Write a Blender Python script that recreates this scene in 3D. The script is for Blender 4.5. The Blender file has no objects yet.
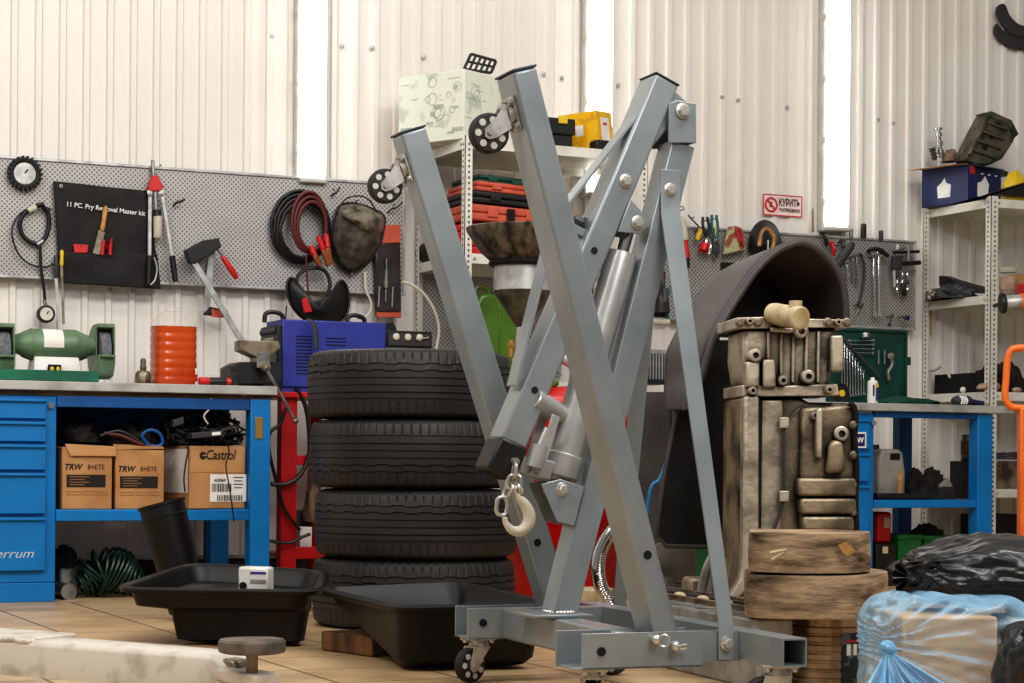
import bpy, math, random
from mathutils import Vector as V, Matrix, noise
from math import sin, cos, pi, radians as R
random.seed(11)
SC = bpy.context.scene
COL = SC.collection

# ---------------------------------------------------------------- camera model
F_PX, CZ, HOR, TH, RHO = 2000.0, 0.566, 462.0, R(25), R(0.45)
RV = V((cos(TH), -sin(TH), 0)); FV = V((sin(TH), cos(TH), 0)); ZV = V((0, 0, 1)); XV = V((1, 0, 0)); YV = V((0, 1, 0))
CX = RV * cos(RHO) + ZV * sin(RHO)
CY = ZV * cos(RHO) - RV * sin(RHO)
CAM = V((0, 0, CZ))
def ray(u, v): return FV + CX * ((u - 512) / F_PX) + CY * ((HOR - v) / F_PX)
def at(u, v, Y=None, z=None, d=None):
    r = ray(u, v)
    if Y is not None: return CAM + r * (Y / r.y)
    if z is not None: return CAM + r * ((z - CZ) / r.z)
    return CAM + r * d
def onplane(u, v, pt, nrm):
    r = ray(u, v)
    return CAM + r * ((pt - CAM).dot(nrm) / r.dot(nrm))
def ground(u, d):                       # floor point in image column u at depth d
    p = CAM + (FV + CX * ((u - 512) / F_PX)) * d
    return V((p.x, p.y, 0))
def px(n, d): return n * d / F_PX       # n pixels in metres at depth d

# ---------------------------------------------------------------- mesh builder
def frame_axes(d, up=ZV):
    d = d.normalized()
    s = d.cross(up)
    if s.length < 1e-4: s = d.cross(YV)
    s.normalize()
    return d, s, s.cross(d).normalized()
def spl(pts, n=6, closed=False):
    pts = [V(p) for p in pts]; m = len(pts); out = []
    for i in range(m if closed else m - 1):
        if closed: a, b, c, d = pts[(i - 1) % m], pts[i], pts[(i + 1) % m], pts[(i + 2) % m]
        else: a, b, c, d = pts[max(i - 1, 0)], pts[i], pts[i + 1], pts[min(i + 2, m - 1)]
        for k in range(n):
            t = k / n
            out.append(0.5 * (2 * b + (c - a) * t + (2 * a - 5 * b + 4 * c - d) * t * t + (3 * b - a - 3 * c + d) * t ** 3))
    if not closed: out.append(pts[-1])
    return out
class MB:
    def __init__(s): s.v, s.f = [], []
    def add(s, vs, fs):
        n = len(s.v); s.v += [V(p) for p in vs]; s.f += [[i + n for i in f] for f in fs]; return s
    def box(s, c, size, ax=None):
        ax = ax or (XV, YV, ZV); c = V(c); h = [x / 2 for x in size]
        vs = [c + ax[0] * (h[0] * i) + ax[1] * (h[1] * j) + ax[2] * (h[2] * k) for i in (-1, 1) for j in (-1, 1) for k in (-1, 1)]
        return s.add(vs, [(0, 1, 3, 2), (4, 6, 7, 5), (0, 4, 5, 1), (2, 3, 7, 6), (0, 2, 6, 4), (1, 5, 7, 3)])
    def beam(s, a, b, w, h, side=None):       # w along side, h along the third axis
        a, b = V(a), V(b); d = (b - a).normalized()
        if side is None: d, sd, up = frame_axes(d)
        else:
            sd = (side - d * side.dot(d)).normalized(); up = sd.cross(d).normalized()
        return s.box((a + b) / 2, ((b - a).length, w, h), (d, sd, up))
    def rhs(s, a, b, w, h, t, side=None):     # hollow rectangular section, open ends
        a, b = V(a), V(b); d = (b - a).normalized()
        if side is None: d, sd, up = frame_axes(d)
        else:
            sd = (side - d * side.dot(d)).normalized(); up = sd.cross(d).normalized()
        vs = []
        for p in (a, b):
            for k in (0, t):
                for x, y in ((-1, -1), (1, -1), (1, 1), (-1, 1)):
                    vs.append(p + sd * (x * (w / 2 - k)) + up * (y * (h / 2 - k)))
        fs = []
        for i in range(4):
            j = (i + 1) % 4
            fs += [(i, j, 8 + j, 8 + i), (4 + j, 4 + i, 12 + i, 12 + j), (i, 4 + i, 4 + j, j), (8 + i, 8 + j, 12 + j, 12 + i)]
        return s.add(vs, fs)
    def tube(s, pts, r, n=8, closed=False, cap=True):
        pts = [V(p) for p in pts]; m = len(pts)
        rs = r if isinstance(r, (list, tuple)) else [r] * m
        tan = []
        for i in range(m):
            a = pts[i - 1] if (i > 0 or closed) else pts[i]
            b = pts[(i + 1) % m] if (i < m - 1 or closed) else pts[i]
            t = b - a
            tan.append(t.normalized() if t.length > 1e-9 else ZV.copy())
        _, u, w = frame_axes(tan[0]); vs = []
        for i in range(m):
            u = (u - tan[i] * u.dot(tan[i]))
            u = u.normalized() if u.length > 1e-6 else frame_axes(tan[i])[1]
            w = tan[i].cross(u)
            for k in range(n):
                a = 2 * pi * k / n
                vs.append(pts[i] + (u * cos(a) + w * sin(a)) * rs[i])
        fs = []
        for i in range(m if closed else m - 1):
            j = (i + 1) % m
            for k in range(n):
                l = (k + 1) % n
                fs.append((i * n + k, i * n + l, j * n + l, j * n + k))
        if cap and not closed: fs += [tuple(range(n))[::-1], tuple((m - 1) * n + k for k in range(n))]
        return s.add(vs, fs)
    def cyl(s, a, b, r, r2=None, n=20): return s.tube([a, b], [r, r if r2 is None else r2], n)
    def lathe(s, prof, o, axis=ZV, n=32, cap=(True, True)):
        o = V(o); d, u, w = frame_axes(axis, ZV if abs(axis.normalized().z) < .9 else YV); vs = []
        for r, h in prof:
            for k in range(n):
                a = 2 * pi * k / n; vs.append(o + d * h + (u * cos(a) + w * sin(a)) * r)
        fs = []; m = len(prof)
        for i in range(m - 1):
            for k in range(n):
                l = (k + 1) % n; fs.append((i * n + k, i * n + l, (i + 1) * n + l, (i + 1) * n + k))
        if cap[0] and prof[0][0] > 1e-6: fs.append(tuple(range(n))[::-1])
        if cap[1] and prof[-1][0] > 1e-6: fs.append(tuple((m - 1) * n + k for k in range(n)))
        return s.add(vs, fs)
    def prism(s, pts, vec):
        pts = [V(p) for p in pts]; n = len(pts); vec = V(vec)
        vs = pts + [p + vec for p in pts]
        fs = [tuple(range(n))[::-1], tuple(range(n, 2 * n))] + [(i, (i + 1) % n, n + (i + 1) % n, n + i) for i in range(n)]
        return s.add(vs, fs)
    def ell(s, c, rad, ax=None, n=20, m=12):
        ax = ax or (XV, YV, ZV); c = V(c); vs = []; fs = []
        for i in range(m + 1):
            t = pi * i / m
            for k in range(n):
                a = 2 * pi * k / n
                vs.append(c + ax[0] * (rad[0] * sin(t) * cos(a)) + ax[1] * (rad[1] * sin(t) * sin(a)) + ax[2] * (rad[2] * cos(t)))
        for i in range(m):
            for k in range(n):
                l = (k + 1) % n; fs.append((i * n + k, (i + 1) * n + k, (i + 1) * n + l, i * n + l))
        return s.add(vs, fs)
    def torus(s, c, axis, R0, r, n=28, m=8):
        d, u, w = frame_axes(axis, ZV if abs(axis.normalized().z) < .9 else YV)
        return s.tube([V(c) + (u * cos(2 * pi * k / n) + w * sin(2 * pi * k / n)) * R0 for k in range(n)], r, m, closed=True)
    def grid(s, fn, nu, nv, cu=False, cv=False):
        vs = [fn(i / (nu if cu else nu - 1), j / (nv if cv else nv - 1)) for i in range(nu) for j in range(nv)]; fs = []
        for i in range(nu if cu else nu - 1):
            for j in range(nv if cv else nv - 1):
                a, b = (i + 1) % nu, (j + 1) % nv
                fs.append((i * nv + j, a * nv + j, a * nv + b, i * nv + b))
        return s.add(vs, fs)
    def hexbolt(s, c, axis, r, h):
        s.lathe([(r * 1.35, 0), (r * 1.35, h * .2), (r * 1.3, h * .22)], c, axis, 16)
        d = axis.normalized()
        s.lathe([(r, h * .2), (r, h * .85), (r * .85, h)], c, axis, 6); return s
    def build(s, name, mat, parent=None, label=None, cat=None, group=None, kind=None, bev=0, seg=2, sub=0, ang=35, solid=0, origin=None, fixn=True):
        lo = V((min(p[i] for p in s.v) for i in range(3))); hi = V((max(p[i] for p in s.v) for i in range(3)))
        og = V(origin) if origin is not None else V(((lo.x + hi.x) / 2, (lo.y + hi.y) / 2, lo.z))
        me = bpy.data.meshes.new(name)
        me.from_pydata([p - og for p in s.v], [], s.f)
        if fixn:
            import bmesh
            bm = bmesh.new(); bm.from_mesh(me); bmesh.ops.recalc_face_normals(bm, faces=bm.faces); bm.to_mesh(me); bm.free()
        me.polygons.foreach_set('use_smooth', [True] * len(me.polygons))
        me.set_sharp_from_angle(angle=R(ang))
        me.materials.append(MT(mat))
        o = bpy.data.objects.new(name, me); COL.objects.link(o)
        put(o, og, parent)
        if solid:
            m = o.modifiers.new('solid', 'SOLIDIFY'); m.thickness = solid; m.offset = 0
        if sub:
            m = o.modifiers.new('sub', 'SUBSURF'); m.levels = m.render_levels = sub
        if bev:
            m = o.modifiers.new('bev', 'BEVEL'); m.width = bev; m.segments = seg; m.limit_method = 'ANGLE'; m.angle_limit = R(40); m.harden_normals = False
        tag(o, label, cat, group, kind)
        return o
WORLD = {}
def put(o, og, parent):
    WORLD[o.name] = V(og)
    if parent is not None:
        o.parent = parent; o.location = V(og) - WORLD[parent.name]
    else: o.location = V(og)
def tag(o, label=None, cat=None, group=None, kind=None):
    if label: o['label'] = label
    if cat: o['category'] = cat
    if group: o['group'] = group
    if kind: o['kind'] = kind
    return o
def thing(name, label, cat, loc, group=None):
    o = bpy.data.objects.new(name, None); COL.objects.link(o); o.empty_display_size = .05
    put(o, loc, None)
    return tag(o, label, cat, group)
def dup(o, parent=None):
    c = o.copy(); COL.objects.link(c); WORLD[c.name] = WORLD.get(o.name, V((0, 0, 0))).copy()
    c.parent = parent
    for ch in list(o.children): dup(ch, c)
    return c
def text(body, c, xd, ud, w, h, mat, parent, name='lettering', shear=0, bold=0.0, **kw):
    cu = bpy.data.curves.new(name, 'FONT'); cu.body = body; cu.align_x = 'CENTER'; cu.align_y = 'CENTER'
    cu.size = 1; cu.extrude = 0.0; cu.shear = shear; cu.offset = bold
    o = bpy.data.objects.new(name, cu); COL.objects.link(o)
    bpy.context.view_layer.update()
    bb = [V(b) for b in o.bound_box]
    dx = max(b.x for b in bb) - min(b.x for b in bb); dy = max(b.y for b in bb) - min(b.y for b in bb)
    cx = (max(b.x for b in bb) + min(b.x for b in bb)) / 2; cy = (max(b.y for b in bb) + min(b.y for b in bb)) / 2
    sx, sy = w / max(dx, 1e-6), h / max(dy, 1e-6)
    xd = xd.normalized(); ud = (ud - xd * ud.dot(xd)).normalized(); nd = xd.cross(ud)
    og = V(c) - xd * (cx * sx) - ud * (cy * sy)
    par = WORLD[parent.name] if parent is not None else V((0, 0, 0))
    o.parent = parent
    m = Matrix((( *(xd * sx), 0), ( *(ud * sy), 0), ( *nd, 0), (0, 0, 0, 1))).transposed()
    m.translation = og - par
    o.matrix_basis = m
    me = bpy.data.meshes.new_from_object(o.evaluated_get(bpy.context.evaluated_depsgraph_get()))
    n = bpy.data.objects.new(name, me); me.name = name; COL.objects.link(n); n.parent = parent; n.matrix_basis = m
    bpy.data.objects.remove(o); bpy.data.curves.remove(cu)
    n.name = name; me.materials.clear(); me.materials.append(MT(mat)); WORLD[n.name] = og
    return tag(n, **kw)

# ---------------------------------------------------------------- materials
def lin(c):
    f = lambda x: (x / 255 / 12.92) if x / 255 <= .04045 else ((x / 255 + .055) / 1.055) ** 2.4
    return (f(c[0]), f(c[1]), f(c[2]), 1)
MATS = {}
SPEC = {}
def defm(name, col, rough=.5, metal=0, col2=None, scale=6, lo=.42, hi=.62, bump=0, bscale=60, spec=.5, coat=0, alpha=1, emis=0, trans=0, detail=4, stretch=None, ecol=None):
    SPEC[name] = locals().copy()
def MT(name):
    if name in MATS: return MATS[name]
    s = SPEC[name]
    m = bpy.data.materials.new(name); m.use_nodes = True; nt = m.node_tree; N = nt.nodes; L = nt.links
    b = N['Principled BSDF']; b.inputs['Roughness'].default_value = s['rough']; b.inputs['Metallic'].default_value = s['metal']
    b.inputs['Specular IOR Level'].default_value = s['spec']; b.inputs['Coat Weight'].default_value = s['coat']; b.inputs['Alpha'].default_value = s['alpha']
    b.inputs['Coat Roughness'].default_value = .15
    if s['trans']: b.inputs['Transmission Weight'].default_value = s['trans']
    tc = N.new('ShaderNodeTexCoord'); vec = tc.outputs['Object']
    if s['stretch']:
        mp = N.new('ShaderNodeMapping'); mp.inputs['Scale'].default_value = s['stretch']; L.new(vec, mp.inputs[0]); vec = mp.outputs[0]
    ns = N.new('ShaderNodeTexNoise'); ns.inputs['Scale'].default_value = s['scale']; ns.inputs['Detail'].default_value = s['detail']; L.new(vec, ns.inputs['Vector'])
    cr = N.new('ShaderNodeValToRGB'); cr.color_ramp.elements[0].position = s['lo']; cr.color_ramp.elements[1].position = s['hi']
    c1 = lin(s['col']); c2 = lin(s['col2']) if s['col2'] else tuple(min(1, x * .82) for x in c1[:3]) + (1,)
    cr.color_ramp.elements[0].color = c1; cr.color_ramp.elements[1].color = c2
    L.new(ns.outputs['Fac'], cr.inputs[0]); L.new(cr.outputs[0], b.inputs['Base Color'])
    if s['emis']:
        b.inputs['Emission Color'].default_value = lin(s['ecol'] or s['col']); b.inputs['Emission Strength'].default_value = s['emis']
    if s['bump']:
        n2 = N.new('ShaderNodeTexNoise'); n2.inputs['Scale'].default_value = s['bscale']; n2.inputs['Detail'].default_value = 5; L.new(vec, n2.inputs['Vector'])
        bp = N.new('ShaderNodeBump'); bp.inputs['Strength'].default_value = s['bump']; bp.inputs['Distance'].default_value = .02
        L.new(n2.outputs['Fac'], bp.inputs['Height']); L.new(bp.outputs[0], b.inputs['Normal'])
    if name.startswith('gear_'):          # dark brown mixed into the base colour where AO finds corners of the casting
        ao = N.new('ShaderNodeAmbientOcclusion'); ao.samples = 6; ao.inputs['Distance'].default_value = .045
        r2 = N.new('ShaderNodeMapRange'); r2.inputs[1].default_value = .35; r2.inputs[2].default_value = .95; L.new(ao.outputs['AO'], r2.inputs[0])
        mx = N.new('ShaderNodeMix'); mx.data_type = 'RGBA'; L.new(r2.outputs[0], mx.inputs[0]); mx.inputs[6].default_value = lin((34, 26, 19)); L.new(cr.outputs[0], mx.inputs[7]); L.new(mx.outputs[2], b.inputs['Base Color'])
    MATS[name] = m
    return m
defm('crane_paint', (152, 159, 162), .30, .35, (128, 137, 142), scale=5, lo=.35, hi=.75, bump=.03, bscale=9)
defm('crane_dark', (60, 70, 80), .5, .2)
defm('zinc', (204, 202, 196), .3, .7, (172, 168, 160), scale=30)
defm('chrome', (215, 215, 215), .15, 1.0)
defm('steel', (165, 165, 162), .35, .85, (120, 118, 114), scale=14)
defm('ram_grey', (176, 176, 175), .32, .35, (154, 153, 152), scale=7)
defm('black_plastic', (22, 22, 23), .45, 0, (34, 33, 33), scale=7)
defm('black_gloss', (14, 14, 15), .2, 0, (24, 24, 25), scale=4)
defm('hole_black', (8, 8, 9), .8)
defm('rubber', (30, 29, 29), .62, 0, (44, 42, 40), scale=3, lo=.4, hi=.7, bump=.05, bscale=150)
defm('tire_rubber', (36, 34, 33), .48, 0, (52, 49, 46), scale=3, lo=.4, hi=.7, bump=.06, bscale=200, spec=.5)
defm('liner', (62, 57, 57), .5, 0, (80, 74, 73), scale=5, lo=.4, hi=.7, bump=.12, bscale=40)
defm('pan_black', (17, 17, 17), .45, 0, (26, 25, 25), scale=5, bump=.03, bscale=40, spec=.35)
defm('wall_white', (232, 227, 221), .5, 0, (224, 217, 209), scale=1.2, lo=.35, hi=.7)
defm('plinth', (70, 68, 66), .7)
defm('lamp_body', (205, 205, 196), .5)
defm('lamp_glow', (255, 255, 250), .4, emis=5.0)
defm('blue_steel', (0, 122, 190), .42, .05, (4, 106, 170), scale=4, lo=.4, hi=.7, bump=.02, bscale=30)
defm('blue_dark', (2, 84, 150), .5, .05, (2, 70, 128), scale=4)
defm('bench_top', (186, 186, 180), .5, .3, (150, 148, 142), scale=9, lo=.45, hi=.7)
defm('bench_wood', (120, 96, 72), .75, 0, (88, 70, 54), scale=7)
defm('shelf_white', (226, 224, 214), .5, .1, (208, 205, 194), scale=6)
defm('cardboard', (186, 140, 92), .8, 0, (166, 120, 76), scale=7)
defm('cardboard_light', (222, 190, 152), .8, 0, (204, 170, 132), scale=7)
defm('cardboard_dark', (160, 116, 74), .85, 0, (140, 98, 62), scale=7)
defm('ink', (36, 28, 24), .8)
defm('paper_white', (235, 232, 226), .7, 0, (222, 218, 210), scale=9)
defm('white_print', (240, 240, 238), .6)
defm('silver_print', (200, 205, 210), .5)
defm('canvas_black', (27, 25, 26), .8, 0, (38, 36, 36), scale=8, bump=.15, bscale=300)
defm('red_paint', (190, 22, 26), .4, .1, (160, 16, 22), scale=6)
defm('red_tank', (214, 22, 20), .3, .1, (158, 12, 14), scale=5)
defm('red_plastic', (206, 34, 34), .4, 0, (180, 24, 26), scale=9)
defm('orange_red', (198, 92, 68), .5, 0, (176, 80, 58), scale=9)
defm('green_machine', (112, 138, 108), .45, .1, (92, 118, 90), scale=10)
defm('green_tray', (18, 110, 82), .45, 0, (14, 92, 70), scale=8)
defm('green_can', (82, 118, 38), .35, .1, (66, 98, 30), scale=6)
defm('green_case', (10, 70, 58), .5, 0, (8, 56, 48), scale=8)
defm('green_hose', (12, 48, 34), .35, 0, (10, 46, 32), scale=8)
defm('green_crate', (18, 96, 42), .5, 0, (12, 70, 30), scale=8)
defm('liquid', (196, 80, 28), .2, 0, (180, 64, 18), scale=5)
defm('clear_plastic', (235, 232, 226), .12, 0, alpha=.14)
defm('clear_dark', (70, 66, 64), .2, 0, (50, 47, 46), alpha=.85, scale=10)
defm('welder_blue', (52, 62, 150), .4, 0, (42, 52, 130), scale=6)
defm('wood_old', (176, 150, 120), .85, 0, (66, 48, 34), scale=3, lo=.42, hi=.68, bump=.3, bscale=12, detail=10, stretch=(2.5, 2.5, 9))
defm('wood_end', (122, 84, 54), .85, 0, (70, 46, 30), scale=16, bump=.2, bscale=60, stretch=(1, 1, .3))
defm('wood_handle', (196, 146, 80), .5, 0, (150, 104, 56), scale=20)
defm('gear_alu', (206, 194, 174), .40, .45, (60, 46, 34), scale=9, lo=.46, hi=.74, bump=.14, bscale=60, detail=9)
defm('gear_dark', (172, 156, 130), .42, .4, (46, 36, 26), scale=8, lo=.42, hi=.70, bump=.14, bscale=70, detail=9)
defm('nylon', (204, 188, 154), .5, 0, (170, 148, 108), scale=16)
defm('lift_cream', (206, 199, 186), .5, 0, (160, 150, 136), scale=14, lo=.52, hi=.76, bump=.05, bscale=30, detail=9)
defm('pad_rubber', (116, 106, 98), .8, 0, (78, 70, 64), scale=14, bump=.2, bscale=60)
defm('dirty_metal', (150, 138, 120), .4, .6, (84, 70, 56), scale=12)
defm('brown_shiny', (176, 152, 124), .22, .5, (116, 96, 76), scale=8)
defm('bag_black', (24, 24, 25), .33, 0, (28, 28, 29), scale=5, bump=.06, bscale=22, spec=.6)
defm('dark_cloth', (24, 22, 22), .9, 0, (44, 38, 34), scale=14, bump=.4, bscale=40)
defm('cable_black', (16, 15, 15), .45)
defm('cable_red', (92, 34, 30), .5)
defm('cable_blue', (40, 120, 170), .4)
defm('cable_white', (214, 206, 186), .5)
defm('copper', (176, 104, 66), .35, .7)
defm('brass', (196, 160, 84), .35, .8)
defm('mesh_stained', (104, 94, 82), .7, .2, (62, 54, 46), scale=20, bump=.5, bscale=250)
defm('dirty_leather', (136, 126, 110), .55, .1, (50, 43, 38), scale=14, lo=.4, hi=.6, bump=.5, bscale=40)
defm('oily_bowl', (122, 114, 96), .45, .2, (52, 46, 38), scale=9, lo=.38, hi=.62, bump=.2, bscale=30, stretch=(3, 3, 1))
defm('galvanized', (190, 190, 188), .4, .4, (160, 160, 158), scale=16)
defm('tape', (204, 197, 180), .5)
defm('white_enamel', (228, 226, 220), .45, 0, (206, 202, 194), scale=9)
defm('doodle_box', (220, 224, 208), .8, 0, (190, 198, 182), scale=9, lo=.52, hi=.6)
defm('doodle_ink', (172, 180, 166), .8)
defm('yellow_card', (238, 186, 20), .6, 0, (222, 164, 12), scale=26, lo=.5, hi=.55)
defm('yellow_plastic', (226, 190, 40), .5)
defm('navy', (24, 38, 92), .45, 0, (18, 30, 76), scale=6)
defm('olive_metal', (104, 100, 82), .5, .4, (58, 54, 44), scale=12, lo=.4, hi=.62, bump=.3, bscale=40)
defm('glove', (188, 160, 140), .9, 0, (150, 118, 100), scale=14, bump=.3, bscale=60)
defm('rag', (140, 116, 96), .9, 0, (104, 82, 66), scale=9, bump=.3, bscale=40)
defm('orange_tube', (232, 118, 44), .4, 0, (214, 102, 34), scale=8)
defm('foam_dark', (58, 55, 56), .75, 0, (46, 43, 44), scale=8)
defm('jug_grey', (150, 146, 138), .5, 0, (120, 114, 106), scale=7)
defm('grey_drum', (116, 110, 102), .8, 0, (84, 76, 68), scale=9, bump=.2, bscale=40)
defm('board_grey', (66, 61, 57), .8, 0, (48, 44, 41), scale=5)
defm('navy_label', (30, 44, 60), .4, 0, (96, 120, 130), scale=24, lo=.5, hi=.56)
defm('teal', (20, 96, 104), .45)
defm('camo', (176, 176, 140), .7, 0, (150, 84, 62), scale=22, lo=.5, hi=.54)
defm('sign_red', (196, 44, 50), .6)
defm('sign_pink', (238, 214, 208), .6)
defm('dark_grey', (62, 62, 64), .5, .1)
defm('grinding_wheel', (96, 98, 104), .9, 0, (120, 122, 126), scale=60)
defm('gauge_face', (222, 214, 200), .5, 0, (196, 186, 172), scale=20)

def node_mat(name):
    m = bpy.data.materials.new(name); m.use_nodes = True; MATS[name] = m
    return m, m.node_tree.nodes, m.node_tree.links, m.node_tree.nodes['Principled BSDF']
def film_mat(name, col, a0, a1):
    m, N, L, b = node_mat(name)
    lw = N.new('ShaderNodeLayerWeight'); lw.inputs['Blend'].default_value = .5
    tc = N.new('ShaderNodeTexCoord'); ns = N.new('ShaderNodeTexNoise'); ns.inputs['Scale'].default_value = 14; ns.inputs['Detail'].default_value = 6; L.new(tc.outputs['Object'], ns.inputs['Vector'])
    ad = N.new('ShaderNodeMath'); ad.operation = 'MULTIPLY_ADD'; ad.inputs[1].default_value = .35; L.new(ns.outputs['Fac'], ad.inputs[0]); L.new(lw.outputs['Facing'], ad.inputs[2])
    mr = N.new('ShaderNodeMapRange'); mr.inputs[1].default_value = .15; mr.inputs[2].default_value = .95; mr.inputs[3].default_value = a0; mr.inputs[4].default_value = a1; L.new(ad.outputs[0], mr.inputs[0])
    L.new(mr.outputs[0], b.inputs['Alpha'])
    b.inputs['Base Color'].default_value = lin(col); b.inputs['Roughness'].default_value = .25; b.inputs['Specular IOR Level'].default_value = .7
    n2 = N.new('ShaderNodeTexNoise'); n2.inputs['Scale'].default_value = 30; n2.inputs['Detail'].default_value = 4; L.new(tc.outputs['Object'], n2.inputs['Vector'])
    bp = N.new('ShaderNodeBump'); bp.inputs['Strength'].default_value = .25; bp.inputs['Distance'].default_value = .02; L.new(n2.outputs['Fac'], bp.inputs['Height']); L.new(bp.outputs[0], b.inputs['Normal'])
film_mat('bag_blue', (160, 206, 236), .12, .74)
film_mat('bag_blue_dense', (130, 196, 238), .50, .96)
def pegboard_mat(name, c_plate, c_hole):
    m, N, L, b = node_mat(name)
    tc = N.new('ShaderNodeTexCoord')
    def dist(off):
        a = N.new('ShaderNodeVectorMath'); a.operation = 'MULTIPLY_ADD'; a.inputs[1].default_value = (1 / .0215, 0, 1 / .0215); a.inputs[2].default_value = (off, .5, off)
        L.new(tc.outputs['Object'], a.inputs[0])
        f = N.new('ShaderNodeVectorMath'); f.operation = 'FRACTION'; L.new(a.outputs[0], f.inputs[0])
        s = N.new('ShaderNodeVectorMath'); s.operation = 'SUBTRACT'; s.inputs[1].default_value = (.5, .5, .5); L.new(f.outputs[0], s.inputs[0])
        l = N.new('ShaderNodeVectorMath'); l.operation = 'LENGTH'; L.new(s.outputs[0], l.inputs[0]); return l.outputs['Value']
    mn = N.new('ShaderNodeMath'); mn.operation = 'MINIMUM'; L.new(dist(0), mn.inputs[0]); L.new(dist(.5), mn.inputs[1])
    lt = N.new('ShaderNodeMath'); lt.operation = 'LESS_THAN'; lt.inputs[1].default_value = .215; L.new(mn.outputs[0], lt.inputs[0])
    ns = N.new('ShaderNodeTexNoise'); ns.inputs['Scale'].default_value = 5; L.new(tc.outputs['Object'], ns.inputs['Vector'])
    mx0 = N.new('ShaderNodeMix'); mx0.data_type = 'RGBA'; L.new(ns.outputs['Fac'], mx0.inputs[0])
    mx0.inputs[6].default_value = lin(c_plate); mx0.inputs[7].default_value = lin(tuple(x * .86 for x in c_plate))
    mx = N.new('ShaderNodeMix'); mx.data_type = 'RGBA'; L.new(lt.outputs[0], mx.inputs[0]); L.new(mx0.outputs[2], mx.inputs[6]); mx.inputs[7].default_value = lin(c_hole)
    L.new(mx.outputs[2], b.inputs['Base Color']); b.inputs['Roughness'].default_value = .5; b.inputs['Metallic'].default_value = .15
pegboard_mat('peg_light', (192, 190, 187), (108, 106, 105))
pegboard_mat('peg_dark', (176, 174, 169), (78, 76, 74))
def tile_mat():
    m, N, L, b = node_mat('floor_tile')
    tc = N.new('ShaderNodeTexCoord')
    br = N.new('ShaderNodeTexBrick'); br.offset = 0; br.squash = 1
    for k, v in (('Scale', 1), ('Mortar Size', .004), ('Mortar Smooth', .1), ('Brick Width', .335), ('Row Height', .335)): br.inputs[k].default_value = v
    br.inputs['Color1'].default_value = lin((206, 178, 138)); br.inputs['Color2'].default_value = lin((196, 166, 126)); br.inputs['Mortar'].default_value = lin((70, 56, 44))
    L.new(tc.outputs['Object'], br.inputs['Vector'])
    ns = N.new('ShaderNodeTexNoise'); ns.inputs['Scale'].default_value = 3; ns.inputs['Detail'].default_value = 8; L.new(tc.outputs['Object'], ns.inputs['Vector'])
    cr = N.new('ShaderNodeValToRGB'); cr.color_ramp.elements[0].position = .45; cr.color_ramp.elements[1].position = .8
    cr.color_ramp.elements[0].color = (1, 1, 1, 1); cr.color_ramp.elements[1].color = (.5, .44, .38, 1); L.new(ns.outputs['Fac'], cr.inputs[0])
    mx = N.new('ShaderNodeMix'); mx.data_type = 'RGBA'; mx.blend_type = 'MULTIPLY'; mx.inputs[0].default_value = 1
    L.new(br.outputs['Color'], mx.inputs[6]); L.new(cr.outputs[0], mx.inputs[7]); L.new(mx.outputs[2], b.inputs['Base Color'])
    b.inputs['Roughness'].default_value = .42
tile_mat()

# ---------------------------------------------------------------- pixel-guided solids
def wbox(u0, v0, u1, v1, Y, depth):           # box whose front face lies in the wall-parallel plane Y
    p = [at(u0, v0, Y=Y), at(u1, v0, Y=Y), at(u1, v1, Y=Y), at(u0, v1, Y=Y)]
    x0, x1 = (p[0].x + p[3].x) / 2, (p[1].x + p[2].x) / 2; z1, z0 = (p[0].z + p[1].z) / 2, (p[2].z + p[3].z) / 2
    return V((x0, Y, z0)), V((x1, Y + depth, z1))
def bx(lo, hi, mb=None):
    mb = mb or MB(); return mb.box((lo + hi) / 2, hi - lo)
def poly(pts, Y): return [at(u, v, Y=Y) for u, v in pts]
def rot_axes(yaw):                             # horizontal axes turned by yaw about Z from RV/FV
    return (RV * cos(yaw) + FV * sin(yaw), FV * cos(yaw) - RV * sin(yaw), ZV)
# ================================================================ SETTING
WALL_Y = 8.8
m = MB(); m.box((1, 4.2, -.02), (16, 11, .04)); m.build('floor', 'floor_tile', kind='structure', origin=(0.08, 0.11, 0))
def wall_profile(x0, x1, period=.105, dep=.014):
    pts = []; x = x0
    while x < x1:
        for t, y in ((0, 0), (.40, 0), (.46, -dep), (.68, -dep), (.74, 0)): pts.append((x + t * period, WALL_Y + y))
        x += period
    return pts
pr = wall_profile(-5.5, 9.0)
m = MB(); n = len(pr)
m.add([V((x, y, z)) for z in (.115, 5.2) for x, y in pr], [(i, i + 1, n + i + 1, n + i) for i in range(n - 1)])
w = m.build('wall_back', 'wall_white', kind='structure', ang=20, fixn=False)
m = MB()
for u, v in ((342, 46), (372, 48), (424, 57), (544, 74), (562, 78), (618, 85), (722, 97), (738, 100), (787, 107), (878, 120), (893, 123), (110, 290), (133, 291), (272, 36)):
    p = at(u, v, Y=WALL_Y - .014); m.lathe([(.011, 0), (.009, .006), (.004, .008)], p, -YV, 10)
m.build('screw', 'galvanized', w, kind='stuff')
m = MB(); m.box((1.7, WALL_Y + .03, .06), (14.6, .06, .12)); m.build('baseboard_back', 'plinth', kind='structure')
m = MB(); m.box((1.7, WALL_Y - .01, .127), (14.6, .03, .02)); m.build('trim_1', 'galvanized', kind='structure', bev=.003)

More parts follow.
